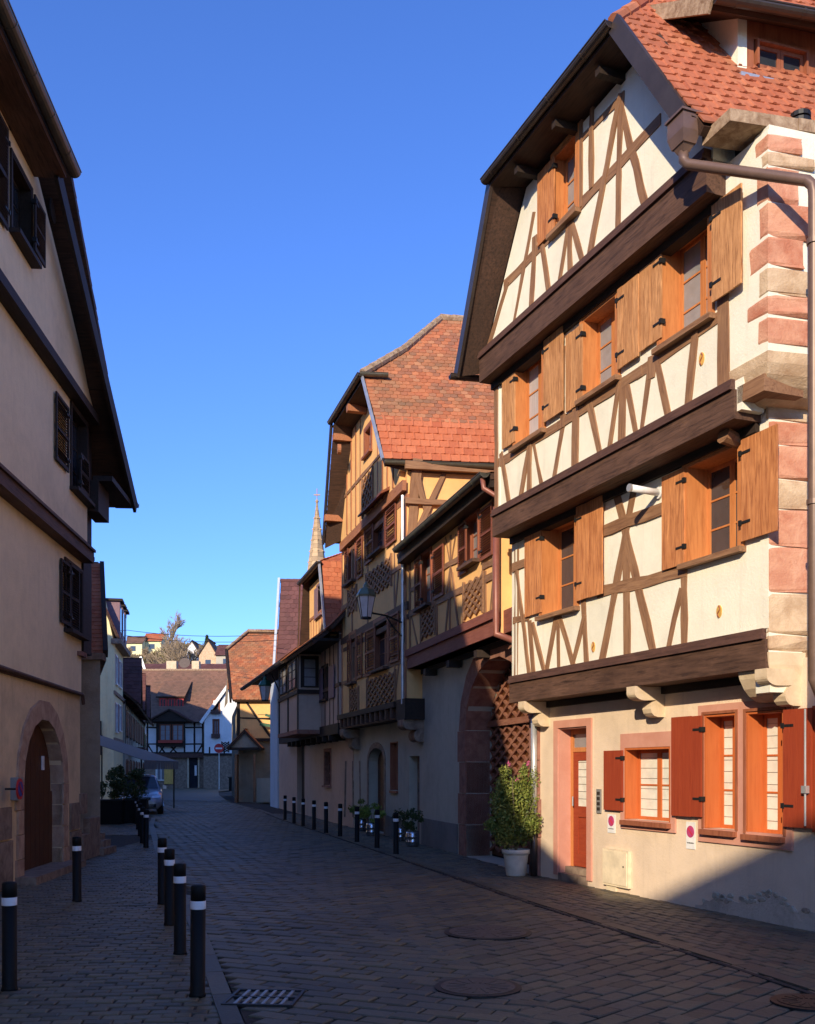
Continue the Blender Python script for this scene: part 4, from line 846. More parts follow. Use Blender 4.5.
# ground floor details
MB().poly(arch_pts(ARC[0] + .05, ARC[1] - .05, 0.02, 2.0, Mh.on(377, 748, 0)[1] - .05), [], .25, .06).build('arched_door', 'door_dark', Mh.root)
mb = MB(); r_o = arch_pts(ARC[0] - .14, ARC[1] + .14, .02, 2.0, Mh.on(377, 748, 0)[1] + .16); MB().poly(r_o, [[(p[0], p[1] + (0.004 if p[1] < .1 else 0)) for p in arc]], -.025, .03).build('arch_surround', 'grey_stone', Mh.root)
window(Mh.root, I4, *slit, depth=.2, cols=1, rows=2, fm='brown_frame', casing=0, detail=False, sill=.05)
MB().box(mdoor[0], mdoor[1], .22, .27, 0.02, mdoor[3]).build('door', 'grey_stone', Mh.root)['label'] = 'plain grey door in the shaded corner'
for pq in (346, 353, 360): bar(Mh, (pq, 762), (pq + random.uniform(-1.5, 1.5), 816), .07, 0, 'grey_stone', 'wall_rib')
MB().poly([(MX0, 0), (mdoor[0] - .02, 0), (mdoor[0] - .02, .45), (ARC[1] + .16, .55), (ARC[1] + .16, 0.01)], [], -.02, .03).build('plinth', 'plinth', Mh.root)
MB().tube([(MX1 - .02, -JM - .10, 8.2), (MX1 - .02, -JM - .10, 3.3)], .04, 8).build('downpipe', 'zinc_pale', Mh.root)

# ================================================================== the wing with the big gate
Gh = House('gate_wing', 'low orange wing with plum beam and lattice panels above the arched wooden gate', 'house', (0.342, 23.6), (0.25, -0.968), None, 'half-timbered houses along the street')
JW = 0.32; GX0, GX1 = 0.02, 6.35
oa, ob, zs_, zt_ = 3.42, 6.95, 2.55, 3.85
garc = arch_pts(oa, ob, 0.0, zs_, zt_, 14)
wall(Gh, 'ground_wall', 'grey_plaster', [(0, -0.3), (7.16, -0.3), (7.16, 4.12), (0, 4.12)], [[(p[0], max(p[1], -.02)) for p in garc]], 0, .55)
MB().box(0.02, 2.84, -.025, .02, 0, .62).build('plinth', 'plinth', Gh.root)
# dressed stones of the gate arch
def arch_stones(h, x0, x1, z0, zs, zt, wd, mat, name='arch_stone', njamb=4, left=True, right=True, deep=.5):
    c = (x0 + x1) / 2; r = (x1 - x0) / 2; hj = (zs - z0) / njamb
    for side, on in ((-1, left), (1, right)):
        if not on: continue
        for i in range(njamb):
            xi = c + side * r; xo = xi + side * (wd + random.uniform(-.05, .1)); MB().box(min(xi, xo), max(xi, xo), -.03 - random.uniform(0, .008), deep, z0 + i * hj + .006, z0 + (i + 1) * hj - .006).build(name, mat, h.root)
    n = 9
    for i in range(n):
        t0, t1 = math.pi * (i + .006) / n, math.pi * (i + .994) / n; vs = []
        for y in (-.035, deep):
            for rr, t in ((0, t0), (wd, t0), (wd, t1), (0, t1)): vs.append((c + (r + rr) * math.cos(t), y, zs + (zt - zs + rr) * math.sin(t)))
        MB().add(vs, [(3, 2, 1, 0), (4, 5, 6, 7), (0, 1, 5, 4), (1, 2, 6, 5), (2, 3, 7, 6), (3, 0, 4, 7)]).build(name, mat, h.root)
arch_stones(Gh, oa, ob, 0, zs_, zt_ , .42, 'dull_stone')
# gate leaves with raised diagonal boards
gy = .50
MB().box(oa, ob, gy + .05, gy + .12, 0.03, 4.0).build('gate_backing', 'door_dark', Gh.root)
MB().box(oa, ob, gy - .06, gy + .049, 2.62, 2.74).build('gate_rail', 'gate_wood', Gh.root)
for z0, z1, nz in ((.12, 2.60, 11), (2.76, 3.98, 5)):
    W_, H_ = ob - oa - .04, z1 - z0; sx_ = .50; rise = H_ / nz
    for sg in (1, -1):
        for k in range(-nz - 1, int(W_ / sx_) + nz + 2):
            # the line x = k*sx + sg*z*sx/rise, clipped to the leaf
            za, zb = 0.0, H_; xa = k * sx_; 
            f0, f1 = ((0 - xa) * sg / sx_ * rise), ((W_ - xa) * sg / sx_ * rise); za, zb = max(0, min(f0, f1)), min(H_, max(f0, f1))
            if zb - za < .05: continue
            MB().beam((oa + .02 + xa + sg * za / rise * sx_, gy + .02 - .006 * sg, z0 + za), (oa + .02 + xa + sg * zb / rise * sx_, gy + .02 - .006 * sg, z0 + zb), .05, .055).build('gate_slat', 'gate_wood', Gh.root)
# jetty and storey wall
q1 = rc(Gh, JW, 420, 557, 431.5, 609); q2 = rc(Gh, JW, 465.5, 520, 479, 567)
wall(Gh, 'wall', 'orange_plaster', [(GX0, 4.12), (GX1, 4.12), (GX1, 6.75), (GX0, 6.75)], [ring(q1), ring(q2)], JW, .3)
MB().box(GX1, 7.0, -JW + .25, .1, 4.3, 6.75).build('recessed_wall', 'cream', Gh.root)
MB().box(GX0, GX1 - .05, -JW - .05, -JW + .3, 4.12, 4.40).build('jetty_beam', 'plum_beam', Gh.root)
MB().box(GX0, GX1 - .02, -JW - .10, -JW + .2, 4.402, 4.56).build('moulding', 'plum_beam', Gh.root)
MB().box(GX1 - .02, 6.98, -JW + .05, -JW + .3, 4.12, 4.52).build('jetty_beam', 'plum_beam', Gh.root)
MB().box(GX0, 7.1, -JW + .31, -.04, 4.0, 4.11).build('soffit_board', 'black_wood', Gh.root)
for x in (1.2, 3.0, 4.8): MB().box(x, x + .18, -JW + .02, -.03, 3.86, 4.0).build('joist', 'black_wood', Gh.root)
MB().prism([(.1, .6), (7.0, .6), (7.0, 6), (.1, 6)], 0, 6.6).build('blocking_core', 'dark', Gh.root)
def gb(a, b, w, mat='timber', name='timber'): bar(Gh, a, b, w, JW, mat, name)
gb((409.5, 614.5), (494, 576), .15, 'timber', 'rail'); gb((444, 568), (463, 556), .13, 'timber', 'rail'); gb((412, 590), (420, 585), .1, 'timber', 'rail'); gb((484, 567), (496, 561), .13, 'timber', 'rail')
for a, b, w in (((451, 575), (446, 633), .07), ((451, 575), (450.5, 631), .07), ((453, 574), (459, 627), .07), ((451, 537), (451, 575), .09), ((446, 538), (455, 590), .07), ((456, 536), (447, 592), .07),
                ((420.5, 606), (421, 645), .08), ((437.5, 600), (437.5, 638), .08), ((464, 585), (464, 622), .08), ((485.8, 573), (486, 615), .08), ((411, 612), (418, 645), .07), ((496, 560), (491.5, 610), .08), ((410.5, 560), (410.5, 648), .13), ((494.5, 500), (495, 612), .12)): gb(a, b, w)
lattice(Gh, jm(JW), *Gh.rect(422.5, 611, 436, 639, JW), nx=3, w=.05); lattice(Gh, jm(JW), *Gh.rect(465.5, 585, 484, 619, JW), nx=3, w=.055)
for r in (q1, q2): window(Gh.root, jm(JW), *r, depth=.12, cols=2, rows=3, fm='brown_frame', casing=.06, sill=.16, sm='dark_beam', sw=.05, pm='glass_grey')
def gs(a, b, c, d, h_): shutter(Gh.root, jm(JW), *Gh.rect(a, b, c, d, JW + .06), mat='brown_shutter', louvre=True, hinge=h_, off=.06)
gs(414, 560, 420.5, 613, 1); gs(432, 551, 442.5, 601, -1); gs(457.5, 526, 465.5, 577, 1); gs(479.3, 511, 491.5, 562, -1)
roof_plane(Gh.root, [(.0, -.62, 6.80), (6.62, -.62, 6.80), (6.62, 4.5, 7.75), (.0, 4.5, 7.75)], (.0, -.62, 6.80), (6.62, -.62, 6.80), 'tile_old', .2, .2, 0)
gutter(Gh.root, (.35, -.72, 6.84), (6.66, -.72, 6.80), .085, 'zinc_green')
MB().box(0.02, 6.6, -.60, -JW + .25, 6.58, 6.70).build('soffit_board', 'black_wood', Gh.root)
e0 = V((6.55, -.72, 6.74)); MB().tube([e0, e0 + V((0, .02, -.18)), e0 + V((.10, .2, -.32)), e0 + V((.25, .42, -.36)), V((6.85, .02, 6.1)), V((6.87, .02, 5.9))], .045, 10).build('downpipe', 'red_pipe', Gh.root, smooth=True)
xx = Gh.on(499, 590, JW + .05)[0]
MB().tube([(xx, -JW - .1, 6.3), (xx, -JW - .1, 4.30), (xx, -JW - .1, 4.10), (xx + .2, -JW + .15, 3.97), (xx + .9, .0, 3.85)], .06, 12).build('downpipe', 'red_pipe', Gh.root, smooth=True)

# ================================================================== the long low house with corner bay
Nh = House('bay_house', 'dim pink-plastered house with corner bay, small lit gable and dark eaves on the right', 'house', (-5.9, 46.0), (0.263, -0.965), None, 'half-timbered houses along the street')
JN = 0.42; NX1 = 16.15
ndoor = (Nh.on(297, 770, 0)[0], Nh.on(304.5, 770, 0)[0], 0, Nh.on(300, 738, 0)[1]); nw = rc(Nh, 0, 325, 751, 331, 785)
NXA = Nh.on(280, 700, JN)[0]; NXG = Nh.on(276, 790, 0)[0]
wall(Nh, 'ground_wall', 'pink_plaster', [(NXG, -.3), (NX1, -.3), (NX1, 3.1), (NXG, 3.1)], [ring(ndoor), ring(nw)], 0, .4)
NZE = 5.9
n1 = rc(Nh, JN, 322.5, 668, 328, 700); n2 = rc(Nh, JN, 282, 680, 286, 703)
wall(Nh, 'wall', 'pink_plaster', [(NXA, 3.1), (NX1, 3.1), (NX1, NZE), (NXA, NZE)], [ring(n1), ring(n2)], JN, .3)
MB().prism([(NXA + .1, .5), (NX1, .5), (NX1 + 2, 6), (NXA + 3, 6)], 0, 5.8).build('blocking_core', 'dark', Nh.root)
MB().box(NXA, NX1, -JN - .05, .02, 2.86, 3.18).build('jetty_beam', 'black_wood', Nh.root)
for i in range(9): x = 6 + i * 1.1; MB().box(x, x + .16, -JN - .1, .0, 2.68, 2.86).build('joist', 'black_wood', Nh.root)
def nb(x0, z0, x1, z1, w, mat='dark_beam', name='timber'): bar(Nh, (x0, z0), (x1, z1), w, JN, mat, name, px=False)
for x in (NXA + .1, NXA + 1.0, 6.9, 8.3, 9.6, 11.2, 12.0, 13.8, 14.6, 15.2, 15.95): nb(x, 3.2, x, NZE, .18 if x in (NXA + .1, 9.6, 15.95) else .11)
for z in (4.35,): nb(NXA, z, NX1, z, .13, name='rail')
nb(NXA, 5.8, NX1, 5.8, .16, name='beam')
# corner bay (oriel)
bx0, bx1 = Nh.on(291.5, 700, JN + .3)[0], Nh.on(312, 700, JN + .3)[0]
mb = MB(); mb.box(bx0, bx1, -JN - .75, -JN, 3.05, 5.75); mb.build('bay', 'pink_plaster', Nh.root)
for z, m_ in ((2.95, 'dull_stone'), (5.60, 'black_wood'), (4.28, 'black_wood')): MB().box(bx0 - .06, bx1 + .06, -JN - .81, -JN, z, z + .14).build('bay_moulding', m_, Nh.root)
for x in (bx0 + .05, bx1 - .05, (bx0 + bx1) / 2): MB().box(x - .09, x + .09, -JN - .785, -JN - .76, 3.1, 5.6).build('bay_post', 'black_wood', Nh.root)
for q in (bx0 + .25, (bx0 + bx1) / 2 + .2): window(Nh.root, jm(JN + .76), q, q + (bx1 - bx0) / 2 - .5, 4.5, 5.5, depth=-.05, cols=2, rows=3, fm='black_wood', casing=.03, sill=0, detail=False, pm='glass_grey')
mR = Matrix(((0, -1, 0, bx1 + .002), (1, 0, 0, -JN - .74), (0, 0, 1, 0), (0, 0, 0, 1)))
window(Nh.root, mR, .1, .62, 4.5, 5.5, depth=-.05, cols=1, rows=3, fm='black_wood', casing=.04, sill=0, detail=False, pm='glass_grey')
for r in (n1, n2): window(Nh.root, jm(JN), *r, depth=.1, cols=2, rows=2, fm='black_wood', casing=.05, detail=False)
def ns(a, b, c, d, h_): shutter(Nh.root, jm(JN), *Nh.rect(a, b, c, d, JN + .06), mat='violet', louvre=False, n=3, hinge=h_, off=.06, detail=False)
ns(318.5, 670, 322.3, 703, 1); ns(328.3, 667, 333.5, 699, -1); ns(279.5, 682, 281.8, 704, 1)
window(Nh.root, I4, *nw, depth=.12, cols=2, rows=3, fm='dull_stone', casing=.08, detail=False, pm='glass', rm='dull_stone')
MB().box(ndoor[0], ndoor[1], .2, .26, 0, ndoor[3]).build('door', 'black_wood', Nh.root)
# tiled skirt roof, lit small gable, plum roof behind
roof_plane(Nh.root, [(-.8, -JN - 1.15, 5.55), (NX1 + .0, -JN - .85, 5.62), (NX1 + .0, 3.4, 9.4), (1.8, 3.4, 9.4)], (-.8, -JN - 1.15, 5.55), (NX1, -JN - .85, 5.62), 'tile_old', .2, .17, 0)
gutter(Nh.root, (-.85, -JN - 1.2, 5.52), (10.9, -JN - 1.0, 5.58), .09, 'zinc')
MB().box(-.4, NX1, -JN - .82, -JN, 5.66, 5.74).build('soffit_board', 'black_wood', Nh.root)
ga, gb_, gz = Nh.on(311, 650, JN + .05), Nh.on(332, 640, JN + .05), 6.0
gx0, gx1 = ga[0], gb_[0]
ge0, ge1 = Nh.on(303, 579, JN + .3), Nh.on(321.5, 566, JN + .3)
zt = (ge0[1] + ge1[1]) / 2
sg0, sg1 = ge0[0], ge1[0]; sl_ = (zt - 6.0) / (gx1 + .35 - sg1)
nwz = rc(Nh, JN + .1, 317.5, 587, 323, 617)
wall(Nh, 'gable_wall', 'orange_plaster', [(gx0, 5.75), (gx1, 5.75), (gx1, 6.35), (sg1 - .1, zt - .2), (sg0 + .1, zt - .2), (gx0, zt - .2 - (gx0 < sg0) * (sg0 - gx0) * sl_)], [ring(nwz)], JN + .1, .3)
window(Nh.root, jm(JN + .1), *nwz, depth=.1, cols=2, rows=2, fm='violet', casing=.06, detail=False)
for a in ((314, 590, 317.2, 621, 1), (323.4, 585, 327, 615, -1)): shutter(Nh.root, jm(JN + .1), *Nh.rect(*a[:4], JN + .16), mat='violet', hinge=a[4], off=.06, detail=False)
for i in range(7): x = gx0 + .35 + i * (gx1 - gx0 - .6) / 6.3; bar(Nh, (x, 5.85), (x, 6.85), .07, JN + .1, 'orange_beam', px=False)
bar(Nh, (gx0, 5.86), (gx1, 5.86), .2, JN + .1, 'dark_beam', 'beam', px=False); bar(Nh, (gx0 + .15, 6.95), (gx1 - .1, 6.95), .1, JN + .1, 'orange_beam', 'rail', px=False)
cx_ = (sg0 + sg1) / 2; rz_ = zt + .75; gl_ = sg0 - (zt - 6.0) / sl_
ro = -JN - .30
def npt(x, y, z): return V((x, y, z))
roof_plane(Nh.root, [npt(gx1 + .35, ro, 6.0), npt(gx1 + .35, 5, 6.0), npt(sg1, 5, zt), npt(sg1, ro, zt)], npt(gx1 + .35, ro, 6.0), npt(gx1 + .35, 5, 6.0), 'tile_new', .19, .16, 0)
roof_plane(Nh.root, [npt(sg1, ro, zt), npt(sg1, 5, zt), npt(cx_, 5, rz_), npt(cx_, ro + 1.2, rz_)], npt(sg1, ro, zt), npt(sg1, 5, zt), 'tile_new', .19, .16, 0)
roof_plane(Nh.root, [npt(gl_, ro, 6.0), npt(gl_, 5, 6.0), npt(sg0, 5, zt), npt(sg0, ro, zt)], npt(gl_, 5, 6.0), npt(gl_, ro, 6.0), 'tile_new', .19, .16, 0)
roof_plane(Nh.root, [npt(sg0, ro, zt), npt(sg0, 5, zt), npt(cx_, 5, rz_), npt(cx_, ro + 1.2, rz_)], npt(sg0, 5, zt), npt(sg0, ro, zt), 'tile_new', .19, .16, 0)
roof_plane(Nh.root, [npt(sg0 - .1, ro - .05, zt), npt(sg1 + .1, ro - .05, zt), npt(cx_, ro + 1.2, rz_)], npt(sg0 - .1, ro - .05, zt), npt(sg1 + .1, ro - .05, zt), 'tile_new', .19, .16, 0)
MB().beam(npt(gx1 + .4, ro - .05, 6.0), npt(sg1 + .1, ro - .1, zt), .05, .12).build('verge_flashing', 'zinc_pale', Nh.root)
MB().beam(npt(gl_, ro - .05, 5.95), npt(sg0 - .1, ro - .1, zt - .05), .05, .16).build('bargeboard', 'dark_beam', Nh.root)
gutter(Nh.root, npt(sg0 - .1, ro - .12, zt - .02), npt(sg1 + .2, ro - .12, zt - .02), .08, 'zinc')
# steep link of tiles up to the gabled neighbour
roof_plane(Nh.root, [npt(gx1 + .5, -JN - .4, 6.0), npt(NX1 + .6, -JN - .4, 6.0), npt(NX1 + .6, 3.4, 10.6), npt(gx1 + .5, 3.4, 10.6)], npt(gx1 + .5, -JN - .4, 6.0), npt(NX1 + .6, -JN - .4, 6.0), 'tile_new', .19, .16, 0)
# pale lime-washed end wall
pe = [Nh.onp(270.5, 806, (0, 0, 0), (0, 0, 1)), Nh.onp(277.5, 808, (0, 0, 0), (0, 0, 1))]
mb = MB(); z9 = 6.1
mb.prism([(pe[0].x - .1, pe[0].y), (pe[1].x, pe[1].y), (pe[1].x + .25, pe[1].y + 1.3), (pe[0].x, pe[0].y + 1.3)], -.2, z9); mb.build('end_wall', 'bluewhite', Nh.root)
# tall plum-tiled house behind
Ph = House('plum_roof_house', 'steep plum-tiled roof with a white edge rising behind the bay house', 'house', (-6.6, 50.0), (1, 0.02), None)
pa = Ph.on(279, 655, 0); pb = Ph.on(300, 655, 0)
y_p = 0
def pp(px_, py_, yy): d = Ph.ray(px_, py_); k = (yy - Ph.o.y) / d.y; return Ph.o + d * k
A, B, Cc, D = pp(276, 668, 1.0), pp(312, 668, 1.0), pp(312, 581, 4.0), pp(281, 581, 4.0)
zb = (A.z + B.z) / 2; zt2 = (Cc.z + D.z) / 2
for p_, z in ((A, zb), (B, zb), (Cc, zt2), (D, zt2)): p_.z = z
roof_plane(Ph.root, [A, B, Cc, D], A, B, 'tile_plum', .3, .3, 0)
roof_plane(Ph.root, [V((A.x, 7, zb)), V((B.x, 7, zb)), Cc, D], V((A.x, 7, zb)), V((B.x, 7, zb)), 'tile_plum', .3, .3, 0)
MB().beam(A + V((-.1, -.05, .1)), D + V((-.1, -.05, .1)), .12, .22).build('verge_board', 'bluewhite', Ph.root)
MB().box(A.x + .1, B.x, 1.15, 6.9, 0, zb).build('wall', 'grey_plaster', Ph.root); caps(Ph.root, D, Cc, 'tile_plum', .12)

# ================================================================== the big rendered house on the left
Lh = House('rendered_house', 'large beige-rendered gabled house in shade with dark shutters and arched door, on the left edge', 'house', (-4.85, 0.0), (-0.0723, 0.9974), None, 'houses on the left side')
LX0, LXE = 3.2, 19.07
JL1, JL2 = .12, .235
ldx0, ldx1 = Lh.on(22, 800, 0)[0], Lh.on(62, 800, 0)[0]
ltop = Lh.on(42, 719, 0)[1]
larc = arch_pts(ldx0, ldx1, 0.02, ltop - (ldx1 - ldx0) / 2 * .95, ltop, 14)
lw3 = rc(Lh, 0, 63.5, 560, 80, 628); lw2 = rc(Lh, JL1, 70.5, 404, 86, 486)
lw1 = rc(Lh, JL2, 10.5, 153, 30, 229); lw0 = rc(Lh, JL2, -30, 10, -8, 130)
wall(Lh, 'ground_wall', 'beige_low', [(LX0, -.3), (LXE, -.3), (LXE, 3.2), (LX0, 3.2)], [larc], 0, .6)
wall(Lh, 'wall', 'beige_plaster', [(LX0, 3.2), (LXE + .02, 3.2), (LXE + .02, 5.9), (LX0, 5.9)], [ring(lw3)], .02, .4)
wall(Lh, 'wall', 'beige_plaster', [(LX0, 5.9), (LXE + .06, 5.9), (LXE + .06, 8.5), (LX0, 8.5)], [ring(lw2)], JL1, .4)
wall(Lh, 'gable_wall', 'beige_plaster', [(LX0, 8.5), (LXE + .1, 8.5), (LXE + .1, 8.72), (17.4, 9.85), (15.6, 10.95), (5.4, 10.95), (LX0, 8.9)], [ring(lw1), ring(lw0)], JL2, .4)
MB().box(LX0 + .1, LXE - .1, .6, 11, 0, 8.9).build('blocking_core', 'beige_plaster', Lh.root)
MB().box(LX0, LX0 + .3, -.1, 11, 0, 8.8).build('side_wall', 'beige_plaster', Lh.root)
# string courses
MB().box(LX0, LXE + .14, -JL2 - .10, -.05, 8.36, 8.52).build('string_beam', 'black_wood', Lh.root); MB().box(LX0, LXE + .10, -JL1 - .12, 0.0, 5.70, 5.90).build('string_beam', 'dark_beam', Lh.root)
MB().box(LX0, LXE + .08, -JL1 - .16, -.02, 5.901, 5.95).build('string_moulding', 'dark_beam', Lh.root)
MB().tube([(LX0, -.07, 3.26), (13.5, -.07, 3.23), (LXE - .1, -.07, 3.17), (LXE - .02, -.07, 3.0)], .035, 8).box(LX0, LXE + .02, -.05, .0, 3.16, 3.22).build('string_moulding', 'dark_beam', Lh.root)
MB().box(LXE + .08, LXE + .7, -.05, .6, 4.0, 8.4).build('dark_corner_block', 'black_wood', Lh.root)  # near-black box darkening the far upper corner
MB().box(LXE - .3, LXE + .12, -.10, .3, 3.9, 3.98).build('corner_bracket', 'dull_stone', Lh.root)
# windows and closed or folded shutters
for r, j in ((lw3, .02), (lw2, JL1), (lw1, JL2), (lw0, JL2)): window(Lh.root, jm(j), *r, depth=.14, cols=2, rows=3, fm='black_wood', casing=.05, sill=.16, sm='black_wood', detail=False)
def lshut(j, a, b, c, d, h_, **k): shutter(Lh.root, jm(j), *Lh.rect(a, b, c, d, j + .06), mat='black_wood', louvre=True, hinge=h_, off=k.get('off', .06), detail=True, ang=k.get('ang', 0))
lshut(JL1, 57, 391, 69.5, 459, 1); lshut(JL1, 79, 452, 87.5, 489, -1, off=.10)
lshut(.02, 62.5, 558, 71.5, 622, 1, off=.05); lshut(.02, 72, 563, 80.5, 630, -1, off=.05)
lshut(JL2, 31.5, 194, 42, 250, -1, off=.12); lshut(JL2, -6, 100, 9, 206, 1)
for px_, py_ in ((52, 211), (9.5, 117)):
    x, z = Lh.on(px_, py_, JL2); MB().tube([(0, -.02, 0), (0, .0, 0)], .17, 16).build('oval_vent', 'black_wood', Lh.root, T(x, -JL2 - .005, z) @ Matrix.Diagonal((1, 1, 1.1, 1)))
# arched doorway: leaf, dressed stones, step
MB().poly(arch_pts(ldx0 - .02, ldx1 + .02, .02, larc[2][1], ltop + .01, 14), [], .20, .08).build('arched_door', 'door_dark', Lh.root)
for i in range(9):
    xx = ldx0 + (i + .5) * (ldx1 - ldx0) / 9; hh_ = ltop - abs(i - 4) ** 2 * .07 - .12
    link('plank', boxmesh('plank', hh_, (ldx1 - ldx0) / 9 - .012, .03, 'door_dark'), Lh.root, T(xx, .185, hh_ / 2 + .03) @ Matrix.Rotation(R(-90), 4, 'Y') @ Matrix.Rotation(R(90), 4, 'X'))
px_, z_ = Lh.on(42, 763, -.17); MB().box(px_ - .06, px_ + .06, .145, .165, z_ - .12, z_ + .12).build('notice', 'white_paint', Lh.root)
arch_stones(Lh, ldx0, ldx1, 0, larc[2][1], ltop, .32, 'tan_dull', njamb=4, deep=.195)
for x, z, w_, h_ in ((ldx1 + .5, .0, .75, .62), (ldx1 + .48, .64, .6, .5), (ldx0 - 1.5, 0, .95, .7), (ldx0 - 1.55, .72, .95, .48), (ldx0 - 2.6, 0, .98, .66), (ldx1 + 1.35, 0, .6, .5), (ldx1 + 1.9, .0, .8, .8), (ldx1 + 1.2, .9, .5, .4)):
    MB().box(x, x + w_, -.03 - random.uniform(0, .02), .1, z + .01, z + h_).build('base_stone', 'grey_stone', Lh.root)
MB().box(ldx0 - .35, ldx1 + .4, -.32, .38, -.1, .12).build('doorstep', 'grey_stone', Lh.root)
# roof
lj = -.62
LP = [(21.3, 7.5), (18.8, 8.95), (15.3, 11.05)]
def lp(x, y, z): return V((x, y, z))
MS = 21.5; LR = 16.0; HXc = 10.7
for sgn in (1, -1):
    fx = (lambda x: x) if sgn > 0 else (lambda x: MS - x + .0)
    p0, p1, p2 = [lp(fx(a), lj, b) for a, b in LP]; B = 12.0; q0, q1 = lp(fx(LP[0][0]), B, LP[0][1]), lp(fx(LP[1][0]), B, LP[1][1])
    rr = 1 if sgn > 0 else 0
    roof_plane(Lh.root, [p0, q0, q1, p1], p0, q0, 'tile_old', .2, .2, 0); roof_plane(Lh.root, [p1, q1, lp(10.75, B, LR), lp(10.75, 3.2, LR), p2], p1, q1, 'tile_old', .2, .2, 0)
roof_plane(Lh.root, [lp(MS - 15.3, lj - .1, 11.05), lp(15.3, lj - .1, 11.05), lp(10.75, 3.2, LR)], lp(MS - 15.3, lj - .1, 11.05), lp(15.3, lj - .1, 11.05), 'tile_old', .2, .2, 0)
caps(Lh.root, lp(15.3, lj, 11.1), lp(10.75, 3.2, LR + .05), 'tile_old', .12)
for a, b in ((LP[0], LP[1]), (LP[1], LP[2])):
    MB().beam((a[0], lj + .02, a[1] - .16), (b[0], lj + .02, b[1] - .16), .06, .30).build('bargeboard', 'black_wood', Lh.root)
gutter(Lh.root, (MS - 16.2, lj - .2, 11.0), (15.45, lj - .2, 11.0), .10, 'zinc_green')
MB().box(MS - 15.3, 15.35, lj - .1, -JL2, 10.84, 10.92).build('soffit_board', 'dark_beam', Lh.root)
gutter(Lh.root, (21.42, lj - .02, 7.45), (21.42, 12, 7.45), .09, 'zinc')
MB().box(LXE + .15, 21.25, lj + .05, -.2, 7.30, 7.40).box(LXE + .1, LXE + 1.0, lj + .3, -.05, 6.7, 7.29).build('eaves_bracket', 'black_wood', Lh.root)
MB().box(7.9, 9.0, 2.0, 3.0, 13, 17.2).build('chimney', 'beige_plaster', Lh.root)
# round sign and small box by the door
p = Lh.P + Lh.u * Lh.on(20.5, 790, .25)[0] - Lh.n * .25
t = empty('wall_sign', (p.x, p.y, Lh.on(20.5, 789, .25)[1]), Lh.root.rotation_euler.z, 'round red-rimmed no-parking sign fixed left of the arched door', 'sign')
MB().tube([(0, -.0, 0), (0, .02, 0)], .155, 24).build('red_rim', 'sign_red', t); MB().tube([(0, -.006, 0), (0, -.001, 0)], .11, 24).build('blue_disc', 'sign_blue', t); MB().beam((-.08, -.012, .08), (.08, -.012, -.08), .004, .03).build('bar', 'sign_red', t); MB().tube([(0, .02, 0), (0, .22, 0)], .015, 8).build('bracket', 'iron', t)
p = Lh.P + Lh.u * Lh.on(14.5, 790, .02)[0] - Lh.n * .02
t = empty('wall_box', (p.x, p.y, Lh.on(14.5, 800, .02)[1]), Lh.root.rotation_euler.z, 'small rounded grey box on the wall behind the round sign', 'electric box')
MB().box(-.13, .13, -.09, .02, 0, .34).build('case', 'letterbox', t); MB().box(-.11, .11, -.10, -.0905, .02, .32).build('lid', 'letterbox', t)

# neighbours behind the camera whose roofs shade the street
def plain_house(name, label, x0, x1, y0, y1, ze, zr, mat='beige_plaster', tile='tile_old', group='houses on the left side', ridge='y', hips=0.0):
    r = empty(name, (x0, y0, 0), 0, label, 'house', group); W, D = x1 - x0, y1 - y0
    MB().box(0, W, 0, D, -.3, ze).build('wall', mat, r); o = .35
    if ridge == 'y':
        c = W / 2
        roof_plane(r, [(W + o, -o, ze - .2), (W + o, D + o, ze - .2), (c, D + o - hips, zr), (c, -o + hips, zr)], (W + o, -o, ze - .2), (W + o, D + o, ze - .2), tile, .3, .3, 0)
        roof_plane(r, [(-o, -o, ze - .2), (-o, D + o, ze - .2), (c, D + o - hips, zr), (c, -o + hips, zr)], (-o, D + o, ze - .2), (-o, -o, ze - .2), tile, .3, .3, 0)
        for y in (0, D):
            MB().add([(0, y, ze), (W, y, ze), (c, y, zr - .1), (0, y + (.2 if y == 0 else -.2), ze), (W, y + (.2 if y == 0 else -.2), ze), (c, y + (.2 if y == 0 else -.2), zr - .1)], [(0, 1, 2), (5, 4, 3)]).build('gable_wall', mat, r)
    else:
        c = D / 2
        roof_plane(r, [(-o, -o, ze - .2), (W + o, -o, ze - .2), (W + o, c, zr), (-o, c, zr)], (-o, -o, ze - .2), (W + o, -o, ze - .2), tile, .3, .3, 0)
        roof_plane(r, [(-o, D + o, ze - .2), (W + o, D + o, ze - .2), (W + o, c, zr), (-o, c, zr)], (W + o, D + o, ze - .2), (-o, D + o, ze - .2), tile, .3, .3, 0)
        for x in (0, W): MB().add([(x, 0, ze), (x, D, ze), (x, c, zr - .1)], [(0, 1, 2)]).build('gable_wall', mat, r)
    return r

